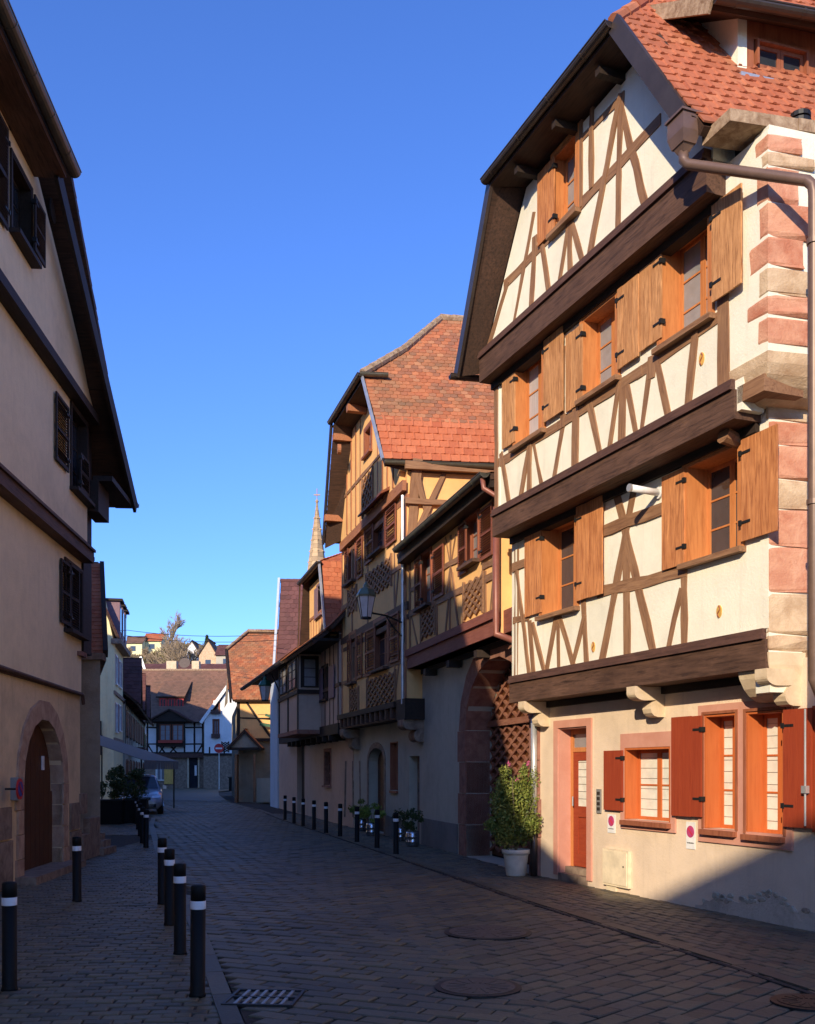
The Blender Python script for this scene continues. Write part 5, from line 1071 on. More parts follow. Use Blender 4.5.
# ================================================================== ground, street, pavements
def sheet(name, pts, z, mat, kind='structure'):
    o = MB().add([(p[0], p[1], z) for p in pts], [tuple(range(len(pts)))]).build(name, mat); return tag(o, kind=kind)
sheet('ground', [(-1500, -300), (1500, -300), (1500, 2500), (-1500, 2500)], -.10, 'ground')
LC = [(1.6, -4), (-.55, 5.0), (-1.15, 7.05), (-2.17, 10.87), (-2.85, 13.2), (-5.5, 22.4), (-8.1, 32), (-9.4, 37.5), (-13.5, 46), (-16.5, 62), (-22.5, 88), (-27, 96)]
RC = [(6.6, -4), (3.95, 5.0), (3.21, 7.88), (2.98, 8.7), (1.53, 13.57), (-.30, 20.4), (-1.9, 26.3), (-4.35, 35), (-6.6, 44), (-9.6, 54), (-13.2, 70), (-15.5, 82), (-15, 96)]
def interp(L, y):
    for a, b in zip(L, L[1:]):
        if a[1] <= y <= b[1]: return a[0] + (b[0] - a[0]) * (y - a[1]) / (b[1] - a[1])
    return L[0][0] if y < L[0][1] else L[-1][0]
def lwall(y): return -4.90 - .0725 * y if y < 19.2 else (-6.5 if y < 21.4 else (-6.5 - .0 * (y - 21.4) if y < 27 else -14.5 if y < 50 else -14.7 - .2 * (y - 50)))
def rwall(y):
    for (xa, ya), (xb, yb) in (((8.0, -4.0), (5.0, 9.28)), ((5.0, 9.28), (2.13, 16.67)), ((2.13, 16.67), (.342, 23.6)), ((.342, 23.6), (-1.9, 31.25)), ((-1.9, 31.25), (-5.9, 46)), ((-5.9, 46), (-9.1, 55)), ((-9.1, 55), (-12.4, 70)), ((-12.4, 70), (-13, 97))):
        if ya <= y <= yb: return xa + (xb - xa) * (y - ya) / (yb - ya)
    return 0
street = sheet('street', LC + RC[::-1], -.018, 'joint')
STONE = {}
def stone_geo(l, w, seed, hgt=.03, ch=.012):
    rnd = random.Random(seed); j = lambda k: rnd.uniform(-k, k)
    o = [(-l / 2 + j(.006), -w / 2 + j(.006)), (l / 2 + j(.006), -w / 2 + j(.006)), (l / 2 + j(.006), w / 2 + j(.006)), (-l / 2 + j(.006), w / 2 + j(.006))]
    v = [(x, y, -hgt) for x, y in o] + [(x, y, -ch * .6) for x, y in o] + [(x * (1 - 2 * ch / l), y * (1 - 2 * ch / w), j(.002)) for x, y in o]
    f = [(8, 9, 10, 11)] + [(i, (i + 1) % 4, 4 + (i + 1) % 4, 4 + i) for i in range(4)] + [(4 + i, 4 + (i + 1) % 4, 8 + (i + 1) % 4, 8 + i) for i in range(4)]
    return v, f
def pave(parent, test, dirs, l, w, gap, ymin, ymax, nind, name, zoff=0.0):
    """courses of stones; dirs: list of (origin, row direction, sub-test); nearest visible `nind` are single objects"""
    spots = []
    for (O, rd, sub) in dirs:
        rd = V(rd).normalized(); pd = V((-rd.y, rd.x)); O = V(O)
        for i in range(-520, 520):
            for k in range(-330, 330):
                p = O + pd * (i * (w + gap)) + rd * (k * (l + gap) + (l * .5 if i % 2 else 0))
                if p.y < ymin or p.y > ymax or not sub(p) or not test(p): continue
                spots.append((p.x + random.uniform(-.006, .006), p.y + random.uniform(-.006, .006), math.atan2(rd.y, rd.x) + random.uniform(-.02, .02)))
    vis = [s for s in spots if abs(s[0] / s[1]) < .41 and s[1] > 6.95]
    vis.sort(key=lambda s: s[0] ** 2 + s[1] ** 2); ind = set(vis[:nind])
    key = (l, w); 
    if key not in STONE: STONE[key] = [stone_geo(l, w, q) for q in range(9)]
    G = STONE[key]; ms = [MB().add(*g).mesh(name, 'paving') for g in G]; rest = MB()
    for s_ in spots:
        g = random.randrange(9); z = zoff + random.uniform(-.006, .005); m = T(s_[0], s_[1], z) @ Matrix.Rotation(s_[2], 4, 'Z') @ Matrix.Rotation(random.uniform(-.02, .02), 4, 'X') @ Matrix.Rotation(random.uniform(-.02, .02), 4, 'Y')
        if s_ in ind: link(name, ms[g], parent, m)
        else: rest.add([m @ V(p) for p in G[g][0]], G[g][1])
    tag(rest.build(name + 's', 'paving', parent), kind='stuff')
AX0 = V((.9, 7.5)); AD = V((-.28, .96)).normalized(); AP = V((AD.y, -AD.x))
def across(p): return (V(p[:2]) - AX0).dot(AP)
def in_street(p): return interp(LC, p.y) - .02 < p.x < interp(RC, p.y) + .03
rr_ = R(47); lr_ = R(-24)
pave(street, in_street, [(AX0, (math.cos(rr_), math.sin(rr_)), lambda p: across(p) > -.12), (AX0, (math.cos(lr_), math.sin(lr_)), lambda p: across(p) < .05)], .30, .165, .014, 6.2, 58, 300, 'paving_stone')
sheet('street_far', [(interp(LC, 58), 58), (interp(RC, 58), 58)] + [p for p in RC if p[1] > 58] + [p for p in LC[::-1] if p[1] > 58], -.006, 'paving')
lpav = sheet('pavement', [(lwall(y) - .3, y) for y in (-3, 6, 12, 19.1)] + [(-6.7, 19.3), (-6.7, 21.5), (-14.6, 21.6), (-14.6, 50), (-14.8, 52)] + [(interp(LC, y) - .02, y) for y in (50, 46, 37.5, 32, 22.4, 13.2, 10.87, 7.05, 5, -3)], -.014, 'joint')
rpav = sheet('pavement', [(interp(RC, y) + .02, y) for y in (-3, 5, 7.88, 8.7, 13.57, 20.4, 26.3, 35, 44, 54, 69)] + [(rwall(y) + .4, y) for y in (69, 54.9, 46, 31, 23.6, 16.67, 9.3, -3)], -.014, 'joint')
pave(lpav, lambda p: lwall(p.y) < p.x < interp(LC, p.y) - .10, [((-3, 8), (.98, .10), lambda p: True)], .20, .115, .010, 6.4, 34, 150, 'paving_stone')
pave(rpav, lambda p: interp(RC, p.y) + .10 < p.x < rwall(p.y) - .0, [((2, 14), (.362, -.932), lambda p: True)], .22, .12, .010, 6.4, 40, 150, 'paving_stone')
def kerbs(parent, L, side, y0, y1, mat='paving'):
    y = y0
    while y < y1:
        ya, yb = y, y + random.uniform(.75, .95); a = V((interp(L, ya) + side * .10, ya, 0)); b = V((interp(L, yb) + side * .10, yb, 0)); d = (b - a).normalized()
        mb = MB(); mb.beam(a + d * .006 + V((0, 0, -.038)), b - d * .006 + V((0, 0, -.038)), .15, .09); o = mb.build('kerb_stone', mat, parent); y = yb
kerbs(rpav, RC, 1, 6.2, 44); kerbs(lpav, LC, -1, 6.0, 36)
mb = MB()
for i in range(14):
    y = 6.5 + i * 2.4; a = V((interp(RC, y) - .06, y, .002)); b = V((interp(RC, y + 2.4) - .06, y + 2.4, .002)); mb.beam(a, b, .05, .012)
mb.build('gutter_joint', 'joint', rpav)

# drain grate, manholes
def at(px, py): return ground_pt(px, py)
c = at(264.5, 998.5); t = empty('drain_grate', (c.x, c.y, .004), R(-5), 'rectangular black street drain with two rows of slots by the left kerb', 'drain')
MB().box(-.27, .27, -.26, -.235, -.01, .012).box(-.27, .27, .235, .26, -.01, .012).box(-.27, -.245, -.235, .235, -.01, .012).box(.245, .27, -.235, .235, -.01, .012).box(-.245, .245, -.012, .012, -.01, .0118).build('frame', 'iron', t)
for i in range(6): MB().box(-.245 + .07 + i * .07 - .012, -.245 + .07 + i * .07 + .012, -.235, .235, -.012, .010).build('grate_bar', 'letterbox', t)
MB().box(-.244, .244, -.234, .234, -.012, -.008).build('pit', 'dark', t)
def manhole(px, py, r, label, mat='rust_iron', nb=14):
    c = at(px, py); t = empty('manhole_cover', (c.x, c.y, .006), 0, label, 'manhole cover', 'manhole covers in the street')
    MB().tube([(0, 0, -.01), (0, 0, .006)], r + .05, 32).build('rim', 'iron', t); MB().tube([(0, 0, .0), (0, 0, .011)], r, 32).build('lid', mat, t)
    mb = MB()
    for i in range(nb): a = 2 * math.pi * i / nb; mb.beam((r * .35 * math.cos(a), r * .35 * math.sin(a), .0125), (r * .85 * math.cos(a), r * .85 * math.sin(a), .0125), .02, .004)
    mb.build('raised_rib', mat, t)
    return t
manhole(478, 988, .30, 'round rusty manhole cover with a dark ring, nearest in the street'); manhole(488, 933, .42, 'wide faint rusty manhole cover farther up the street'); manhole(808, 1003, .22, 'dark iron cover at the right edge of the street', 'iron')

# ------------------------------------------------------------------ bollards
def make_bollard(label, group):
    t = empty('bollard', (0, 0, 0), 0, label, 'bollard', group)
    MB().lathe([(.066, 0), (.062, .02), (.058, .03), (.058, .675)], n=18).build('post', 'black_paint', t, smooth=True)
    MB().lathe([(.0585, .6755), (.0595, .68), (.0595, .735), (.0585, .7395)], n=18).build('reflective_band', 'white_band', t, smooth=True)
    MB().lathe([(.058, .74), (.058, .845), (.052, .858), (.02, .864)], n=18).build('cap', 'black_paint', t, smooth=True)
    return t
BL = [(197.5, 996, 'black white-banded bollard nearest the kerb in the left row, by the drain'), (180, 954, 'black white-banded bollard second from the front of the left kerb row'), (169.5, 925, 'black white-banded bollard third from the front of the left kerb row'), (162.2, 904, 'black white-banded bollard fourth from the front of the left kerb row'),
      (9.5, 990, 'black white-banded bollard standing alone at the left edge of the picture'), (77, 901.5, 'black white-banded bollard close to the wall beside the arched door'), (146, 847.5, 'black bollard in front of the dark planters, nearest the camera of that file')]
BL += [(142.5, 843, 'black bollard just behind the first one by the planters'), (140, 836, 'black bollard third in the short file by the planters'), (138, 829.5, 'black bollard fourth in the short file by the planters'), (136.5, 824, 'farthest black bollard of the short file by the planters')]
words = ['nearest', 'second nearest', 'third nearest', 'fourth nearest', 'fifth', 'sixth', 'seventh', 'second farthest', 'farthest']
for i, (a, b) in enumerate(((396, 854), (377, 848), (357, 842), (340, 836.5), (326, 833), (314, 829.7), (303, 826), (294, 823.5), (285, 820))):
    BL.append((a, b, words[i] + ' black bollard of the nine along the right-hand pavement'))
b0 = None
for i, (a, b, lab) in enumerate(BL):
    c = at(a, b); o = make_bollard(lab, '') if b0 is None else copy_tree(b0); b0 = b0 or o
    o.location = (c.x, c.y, 0); o['label'] = lab; o['group'] = 'black bollards with white bands'; o.rotation_euler = (random.uniform(-.012, .012), random.uniform(-.012, .012), random.uniform(0, 6))

# ------------------------------------------------------------------ pots, shrubs, kegs, pump
c = at(516, 875.5)
t = empty('plant_pot', (c.x, c.y, .0), 0, 'cream plastic pot in front of the big gate', 'flower pot')
MB().lathe([(.155, 0), (.165, .02), (.205, .34), (.21, .36)], n=24).build('bowl', 'pot', t, smooth=True); MB().lathe([(.212, .361), (.235, .365), (.238, .43), (.22, .44), (.2, .42), (.19, .38)], n=24).build('rim', 'pot', t, smooth=True); MB().tube([(0, 0, .36), (0, 0, .395)], .19, 20).build('soil', 'ground', t)
t = empty('shrub', (c.x, c.y, .40), 0, 'bushy green shrub with pink tips growing in the cream pot', 'shrub')
mb = MB()
for i in range(13):
    a = random.uniform(0, 6.28); r_ = random.uniform(.1, .38); mb.tube([(0, 0, 0), (r_ * .4 * math.cos(a), r_ * .4 * math.sin(a), .4), (r_ * math.cos(a), r_ * math.sin(a), random.uniform(.8, 1.3))], [.014, .009, .004], 5)
mb.build('stems', 'bark', t)
mb = MB(); foliage(mb, (0, 0, .62), (.46, .42, .56), 8200, .032, 60); foliage(mb, (-.2, 0, .45), (.34, .3, .34), 2200, .032, 20); foliage(mb, (-.12, 0, 1.05), (.3, .3, .35), 1600, .028, 10); foliage(mb, (.18, -.05, 1.1), (.2, .2, .4), 1200, .028, 8); mb.build('leaves', 'leaf', t)
for q in ((-.12, .1, 1.38), (.19, 0, 1.40), (.02, -.1, 1.22)):
    mb = MB(); foliage(mb, q, (.05, .05, .12), 90, .016, 4); mb.build('flower', 'flower', t)['kind'] = 'stuff'
def keg(px, py, r, hgt, label):
    c = at(px, py); t = empty('keg', (c.x, c.y, 0), 0, label, 'keg', 'steel kegs used as planters')
    MB().lathe([(r * .9, 0), (r * .92, .03), (r, .06), (r, hgt * .3), (r * 1.05, hgt * .33), (r, hgt * .36), (r, hgt * .64), (r * 1.05, hgt * .67), (r, hgt * .70), (r, hgt - .05), (r * .92, hgt)], n=20).build('barrel', 'steel', t, smooth=True)
    MB().lathe([(r * .9, hgt + .0), (r * .95, hgt + .02), (r * .85, hgt + .02)], n=20).build('rim', 'steel', t)
    return c
def bush(c, z, rad, n, s_, label, mat='leaf', cat='plant', g=None):
    t = empty('potted_plant', (c.x, c.y, z), 0, label, cat, g); mb = MB(); foliage(mb, (0, 0, rad[2]), rad, n, s_, 12); mb.build('leaves', mat, t); MB().tube([(0, 0, 0), (0, 0, rad[2])], [.02, .01], 6).build('stem', 'bark', t)
k1 = keg(412.5, 846.5, .155, .34, 'brightest steel keg beside the shaded grey door'); k2 = keg(400.5, 841, .13, .32, 'steel keg half hidden behind the nearest right bollard')
k3 = keg(371.5, 836, .15, .34, 'steel keg below the yellow-green bush, right one'); k4 = keg(361.5, 831, .15, .34, 'steel keg below the yellow-green bush, left one')
bush(k1, .34, (.26, .24, .26), 700, .04, 'dark green plant in the brightest keg', 'leaf_dark'); bush(k2, .32, (.2, .2, .28), 350, .035, 'thin dark plant in the half-hidden keg', 'leaf_dark')
bush(k3, .34, (.42, .36, .26), 1100, .045, 'yellow-green bush in the right keg by the arched doorway', 'leaf_bright'); bush(k4, .34, (.40, .36, .28), 800, .045, 'darker green bush in the left keg by the arched doorway', 'leaf')
c = at(315.5, 812); t = empty('water_pump', (c.x + .1, c.y, 0), .3, 'dark cast-iron hand pump against the shaded wall', 'pump')
MB().lathe([(.16, 0), (.16, .06), (.09, .1), (.085, .75), (.11, .78), (.11, .84), (.075, .88), (.07, 1.35), (.12, 1.38), (.12, 1.42), (.05, 1.5), (.02, 1.6)], n=14).build('column', 'iron', t, smooth=True)
MB().tube([(-.07, 0, 1.0), (-.30, 0, 1.0), (-.34, 0, .92)], .035, 8).build('spout', 'iron', t); MB().tube([(.08, 0, 1.3), (.2, 0, 1.32), (.26, 0, .8), (.24, 0, .55)], .02, 8).build('handle', 'iron', t)

# ------------------------------------------------------------------ street lanterns
def lantern(name, h, pxl, pyl, wall_px, wall_py, j, out, hood, label, size, top_arm=False):
    x, z = h.on(wall_px, wall_py, j); t = empty(name, tuple((h.P + h.u * x + h.n * (-j)).xy) + (z,), h.root.rotation_euler.z, label, 'street lamp', 'wall lanterns')
    s_ = size; cy = -out
    lx = h.on(pxl, pyl, j + out); dx_ = lx[0] - x; dz = lx[1] - z
    L_ = T(dx_, cy, dz)
    MB().lathe([(.12 * s_, -.30 * s_), (.21 * s_, .16 * s_)], n=6).build('glass', 'lampglass', t, L_)
    MB().lathe([(.235 * s_, .16 * s_), (.24 * s_, .2 * s_), (.15 * s_, .34 * s_), (.07 * s_, .38 * s_), (.06 * s_, .44 * s_), (.02 * s_, .5 * s_)], n=6).build('hood', hood, t, L_)
    MB().lathe([(.13 * s_, -.34 * s_), (.13 * s_, -.30 * s_)], n=6).build('base_ring', 'iron', t, L_)
    for k in range(6): a = 2 * math.pi * k / 6; MB().beam((.122 * s_ * math.cos(a), .122 * s_ * math.sin(a), -.30 * s_), (.213 * s_ * math.cos(a), .213 * s_ * math.sin(a), .16 * s_), .012, .012).build('frame_bar', 'iron', t, L_)
    mb = MB()
    if top_arm: mb.tube([(0, 0, -.5), (0, -.08, .1), (dx_ * .35, -.35 * out, .62), (dx_ * .7, -.75 * out, dz + .78 * s_), (dx_, cy, dz + .5 * s_)], .028, 8)
    else: mb.tube([(0, 0, .0), (dx_ * .5, cy * .5, .05), (dx_, cy, -.02)], .022, 8).tube([(0, -.02, -.35), (dx_ * .4, cy * .35, -.18), (dx_ * .5, cy * .5, .03)], .016, 8).tube([(dx_, cy, -.02), (dx_, cy, dz - .34 * s_)], .02, 8)
    mb.box(-.04, .04, -.03, .01, -.45, .15); mb.build('bracket', 'iron', t)
    return t
lantern('street_lantern', Mh, 366, 604, 405, 624, JM, 1.35, 'lamp_olive', 'lantern with olive hood and frosted panes on a bracket in front of the gabled house', .95)
lantern('street_lantern', Nh, 265, 691, 284, 704, JN, 1.1, 'lamp_green', 'green-hooded lantern hanging from a curved arm at the far corner house', 1.15, True)

plain_house('terrace_house', 'beige eaves-fronted house next to the big rendered house, behind the viewer on the left', -15, -4.95, -9.0, 3.0, 8.25, 12.2)
plain_house('terrace_house', 'beige house with a broad roof further behind the viewer on the left', -17, -4.9, -26, -8.7, 8.65, 13.3, ridge='x')
plain_house('terrace_house', 'ochre house behind the viewer on the right side of the street', 8.5, 18, -16, 2, 6.5, 10.0, mat='yellow_plaster', group='houses behind the viewer')

# ================================================================== far left: low wall house, yellow house, dark timbered house
t = empty('red_roofed_house', (-6.56, 21.35, 0), 0, 'low rough-walled house with a red roof and chimney just beyond the big left house', 'house', 'houses on the left side')
MB().prism([(-7.5, 0), (0, 0), (-2.05, 6), (-7.5, 6)], -.3, 4.10).build('wall', 'old_wall', t); MB().prism([(-7.6, -.1), (.08, -.1), (.05, .25), (-1.95, 6.05), (-7.6, 6.05)], 4.10, 4.24).build('wall_coping', 'grey_stone', t)
roof_plane(t, [(.05, .2, 4.20), (-7.5, .2, 4.20), (-7.5, 3.3, 6.75), (-1.0, 3.3, 6.75)], (-7.5, .2, 4.20), (.05, .2, 4.20), 'tile_new', .2, .17, 0)
MB().prism([(-7.3, 1.2), (-.55, 1.2), (-1.15, 3.0), (-2.2, 6), (-7.3, 6)], 4.1, 4.8).prism([(-7.3, 3.0), (-1.15, 3.0), (-2.2, 6), (-7.3, 6)], 4.801, 6.55).build('upper_wall', 'yellow_plaster', t)
MB().beam((.07, .15, 4.25), (-.98, 3.32, 6.82), .10, .18).build('verge_board', 'black_wood', t)
MB().box(-1.72, -1.42, 3.4, 4.0, 6.5, 7.05).build('chimney', 'yellow_plaster', t); MB().box(-1.76, -1.38, 3.36, 4.04, 7.05, 7.15).build('chimney_cap', 'black_wood', t)
MB().box(-1.36, -1.16, 3.5, 3.8, 6.3, 6.85).box(-1.38, -1.13, 3.48, 3.82, 6.85, 6.92).build('flue', 'zinc', t)
for i, (d, h_) in enumerate(((.9, .14), (.55, .28), (.25, .42))): MB().box(-.95, .35 - i * .12, -d, -.01, 0.0, h_).build('step', 'grey_stone', t)

Yh = House('yellow_house', 'tall pale yellow house with sunlit gable, dark dormers and shuttered windows, far left', 'house', (-14.7, 50), (-0.2, 1), None, 'houses on the left side')
t = Yh.root
def yw(x, y, z): p = V((x, y, 0)) - Yh.P; return V((p.dot(Yh.u), p.dot(Yh.n), z))
mb = MB(); P_ = [(-23, 0), (-14.7, 0), (-14.7, 8.2), (-15.25, 10.6), (-17.6, 12.0), (-23, 12.0)]
vs = [yw(x, 50, z) for x, z in P_] + [yw(x, 50.3, z) for x, z in P_]; n = len(P_)
mb.add(vs, [tuple(range(n)), tuple(range(n, 2 * n))[::-1]] + [(i, (i + 1) % n, n + (i + 1) % n, n + i)[::-1] for i in range(n)]).build('gable_wall', 'yellow_plaster', t)
yws = [rc(Yh, 0, 115.2, 655, 117.2, 683), rc(Yh, 0, 118.6, 660, 120.6, 686), rc(Yh, 0, 115.2, 703, 117.2, 731), rc(Yh, 0, 118.6, 705, 120.6, 730)]
wall(Yh, 'wall', 'yellow_plaster', [(0.02, -.3), (5.6, -.3), (5.6, 8.1), (0.02, 8.1)], [ring(r) for r in yws], 0, .3)
MB().box(.4, 5.5, .6, 6, 0, 8).build('blocking_core', 'dark', t)
for r in yws:
    window(t, I4, *r, depth=.12, cols=2, rows=3, fm='white_paint', casing=.05, detail=False)
    for q in (0, 1): shutter(t, I4, r[0] - .55 if q == 0 else r[1] + .05, r[0] - .05 if q == 0 else r[1] + .55, r[2], r[3], mat='violet', detail=False, hinge=1 - 2 * q)
for z in (5.55, 3.2): MB().box(0, 5.6, -.08, -.001, z, z + .18).build('string_course', 'grey_stone', t)
MB().box(-.25, 5.8, -.4, .1, 8.05, 8.3).build('eaves_cornice', 'grey_stone', t)
roof_plane(t, [(-.15, -.3, 8.25), (5.8, -.3, 8.25), (5.8, .75, 10.7), (-.15, .75, 10.7)], (-.15, -.3, 8.25), (5.8, -.3, 8.25), 'tile_plum', .25, .2, 0)
roof_plane(t, [(-.15, .75, 10.7), (5.8, .75, 10.7), (5.8, 3.2, 12.1), (-.15, 3.2, 12.1)], (-.15, .75, 10.7), (5.8, .75, 10.7), 'tile_plum', .25, .2, 0)
for i in range(3):
    x = .6 + i * 1.7; d = empty('x', (0, 0, 0)); bpy.data.objects.remove(d)
    o = MB().box(x, x + 1.0, -.25, 1.2, 8.5, 10.3).build('dormer', 'violet', t); MB().box(x - .12, x + 1.12, -.4, 1.3, 10.3, 10.42).build('dormer_roof', 'black_wood', o); MB().box(x + .2, x + .8, -.27, -.25, 8.8, 10.0).build('pane', 'glass', o)
o = MB().add([yw(-18.2, 49.96, z) if False else yw(x, 49.95, z) for x, z in ((-16.0, 5.3), (-15.5, 5.3), (-15.5, 6.3), (-16.0, 6.3))], [(0, 1, 2, 3)]); o = MB().box(0, 1, 0, 1, 0, 1) if False else None
x0_, x1_ = -15.75, -15.3
p_ = yw(x0_, 49.93, 2.55); pw_ = yw(x1_, 49.93, 2.55)
MB().add([yw(x0_, 49.9, 2.5), yw(x1_, 49.9, 2.5), yw(x1_, 49.9, 4.2), yw(x0_, 49.9, 4.2), yw(x0_, 50.05, 2.5), yw(x1_, 50.05, 2.5), yw(x1_, 50.05, 4.2), yw(x0_, 50.05, 4.2)], [(0, 1, 2, 3), (0, 4, 5, 1), (1, 5, 6, 2), (2, 6, 7, 3), (3, 7, 4, 0)]).build('small_window', 'black_wood', t)

Dh = House('dark_timbered_house', 'shaded timbered row with small roofs and balcony, between the yellow house and the brown-roofed house', 'house', (-15.75, 55.8), (-6.6, 29.5), None, 'houses on the left side')
t = Dh.root; wins = []
for i in range(7): wins.append((1.2 + i * 3.9, 2.3 + i * 3.9, 3.7, 5.1)); wins.append((1.2 + i * 3.9, 2.3 + i * 3.9, .9, 2.3))
wall(Dh, 'wall', 'grey_plaster', [(0, -.3), (29.5, -.3), (29.5, 5.7), (0, 5.7)], [ring(r) for r in wins], 0, .3)
MB().box(.4, 29, .6, 6, 0, 5.6).build('blocking_core', 'dark', t)
for r in wins: window(t, I4, *r, depth=.12, cols=2, rows=2, fm='black_wood', casing=.06, detail=False); [shutter(t, I4, r[0] - .6 if q == 0 else r[1] + .06, r[0] - .06 if q == 0 else r[1] + .6, r[2], r[3], mat='brown_shutter', detail=False, hinge=1 - 2 * q) for q in (0, 1)]
for x in range(0, 30, 2): bar(Dh, (x + .15, 2.9), (x + .15, 5.6), .16, 0, 'black_wood', px=False)
for z in (2.9, 5.55): bar(Dh, (0, z), (29.5, z), .2, 0, 'black_wood', 'beam', px=False)
roof_plane(t, [(-.1, -.7, 5.5), (29.8, -.7, 5.5), (29.8, 3.5, 8.9), (-.1, 3.5, 8.9)], (-.1, -.7, 5.5), (29.8, -.7, 5.5), 'tile_plum', .3, .25, 0)
for x, zt3 in ((2.6, 8.3), (9, 7.9), (18, 7.8)):
    o = MB().add([(x - 1.1, -.3, 5.6), (x + 1.1, -.3, 5.6), (x, -.3, zt3 - .3), (x - 1.1, .2, 5.6), (x + 1.1, .2, 5.6), (x, .2, zt3 - .3)], [(0, 1, 2), (5, 4, 3), (0, 3, 4, 1), (1, 4, 5, 2), (2, 5, 3, 0)]).build('gablet', 'orange_plaster', t)
    roof_plane(t, [(x + 1.35, -.8, 5.5), (x, -.8, zt3), (x, 3.2, zt3), (x + 1.35, 3.2, 5.5)], (x + 1.35, -.8, 5.5), (x + 1.35, 3.2, 5.5), 'tile_plum', .3, .25, 0, name='gablet_roof'); roof_plane(t, [(x - 1.35, -.8, 5.5), (x, -.8, zt3), (x, 3.2, zt3), (x - 1.35, 3.2, 5.5)], (x - 1.35, 3.2, 5.5), (x - 1.35, -.8, 5.5), 'tile_plum', .3, .25, 0, name='gablet_roof')
MB().box(4, 7, -.9, 0, 3.0, 3.12).build('balcony', 'dark_beam', t); mb = MB(); [mb.box(4 + i * .2, 4.05 + i * .2, -.9, -.86, 3.12, 3.9) for i in range(15)]; mb.box(4, 7, -.92, -.84, 3.9, 3.97); tag(mb.build('balcony_railing', 'lamp_green', t), kind='stuff')
plain_house('shading_house', 'mostly hidden brown-roofed house added behind the yellow house to cast shade', -44, -24.5, 50, 80, 14.5, 18.5, tile='tile_brown', ridge='y', group='houses on the left side')  # added block, raised to shade the houses closing the street
plain_house('shading_house', 'hidden large-roofed house added behind the low red-roofed house to cast shade', -30, -15.3, 32.2, 37.5, 12.3, 14.8, tile='tile_brown', ridge='y', group='houses on the left side')  # added out of sight, sized to shade the orange-roofed house
plain_house('shading_house', 'hidden tall gable-fronted house added behind the low red-roofed house to cast shade', -26, -10.5, 22.2, 31.3, 11.2, 14.2, tile='tile_brown', ridge='x', group='houses on the left side')  # added out of sight to shade the lower part of the bay house

# ================================================================== the brown-roofed house closing the street
Th = House('brown_roofed_house', 'white timbered house with long brown roof, oriel and red dormer closing the street', 'house', (-30, 97), (1, 0), None, 'houses at the end of the street')
t = Th.root; XT1 = Th.on(203.5, 740, 0)[0]
tw = [rc(Th, 0, 186, 724, 195, 732), rc(Th, 0, 187, 735, 195, 744)]
td = rc(Th, 0, 189, 756, 198, 787); td = (td[0], td[1], 0.0, td[3]); tc = rc(Th, 0, 156.5, 762, 165, 780)
wall(Th, 'ground_wall', 'grey_stone', [(0, -.3), (XT1 + 4, -.3), (XT1 + 4, 3.1), (0, 3.1)], [ring(td), ring(tc)], 0, .4)
wall(Th, 'wall', 'white_plaster', [(0, 3.1), (XT1, 3.1), (XT1, 6.6), (0, 6.6)], [], .15, .3)
MB().box(0, XT1 + .2, -.35, .1, 2.95, 3.35).build('jetty_beam', 'moulding', t)
for a in ((147.5, 'v'), (157, 'v'), (184.5, 'v'), (194.5, 'v'), (202.8, 'v')):
    x = Th.on(a[0], 740, .15)[0]; bar(Th, (x, 3.35), (x, 6.5), .2, .15, 'black_wood', px=False)
for y, w_ in ((727.5, .16), (744, .16), (753, .2), (720, .2)):
    z = Th.on(170, y, .15)[1]; bar(Th, (Th.on(147, y, .15)[0], z), (XT1, z), w_, .15, 'black_wood', 'rail', px=False)
for a, b in (((148, 745), (153, 753)), ((202, 745), (197, 753)), ((159, 745), (165, 753)), ((165, 745), (159, 753)), ((170, 745), (177, 753)), ((177, 745), (170, 753))): bar(Th, a, b, .16, .15, 'black_wood', 'brace')
ox0, ox1 = Th.on(157.5, 735, .9)[0], Th.on(183.5, 735, .9)[0]
o = MB().box(ox0, ox1, -.85, -.15, 4.0, 6.5).build('oriel', 'black_wood', t)
for q in (0, 1): window(t, jm(.86), ox0 + .25 + q * 1.2, ox0 + 1.25 + q * 1.2, 4.6, 6.1, depth=-.06, cols=2, rows=3, fm='brown_shutter', casing=.04, sill=.2, detail=False, pm='glass_grey')
MB().box(ox0 + .1, ox1 - .1, -1.1, -.86, 4.35, 4.6).build('window_box', 'red_flower', t)
om = (ox0 + ox1) / 2
for sg in (1, -1): roof_plane(t, [(om + sg * 2.3, -1.5, 6.35), (om, -1.5, 7.6), (om, 1.5, 7.6), (om + sg * 2.3, 1.5, 6.35)], (om + sg * 2.3, -1.5, 6.35), (om + sg * 2.3, 1.5, 6.35), 'tile_plum', .3, .25, 0, name='oriel_roof')
MB().add([(om - 1.9, -1.3, 6.4), (om + 1.9, -1.3, 6.4), (om, -1.3, 7.45), (om - 1.9, -.1, 6.4), (om + 1.9, -.1, 6.4), (om, -.1, 7.45)], [(0, 1, 2), (5, 4, 3), (0, 3, 4, 1)]).build('oriel_gable', 'black_wood', t)
roof_plane(t, [(-1, -.8, 6.35), (XT1 - .2, -.8, 6.35), (XT1 + 2.9, 6, 12.0), (-1, 6, 12.0)], (-1, -.8, 6.35), (XT1, -.8, 6.35), 'tile_brown', .3, .26, 0)
caps(t, V((-1, 6, 12.05)), V((XT1 + 2.9, 6, 12.05)), 'ridge', .12, .5)
dxa, dxb = Th.on(156.5, 700, -1.2)[0], Th.on(185.5, 700, -1.2)[0]
dz0 = Th.on(170, 709.5, -1.2)[1]; dz1 = Th.on(170, 697, -1.2)[1]
MB().box(dxa + .2, dxb - .2, 1.2, 3.4, dz0 - .4, dz1).build('dormer', 'brown_shutter', t)
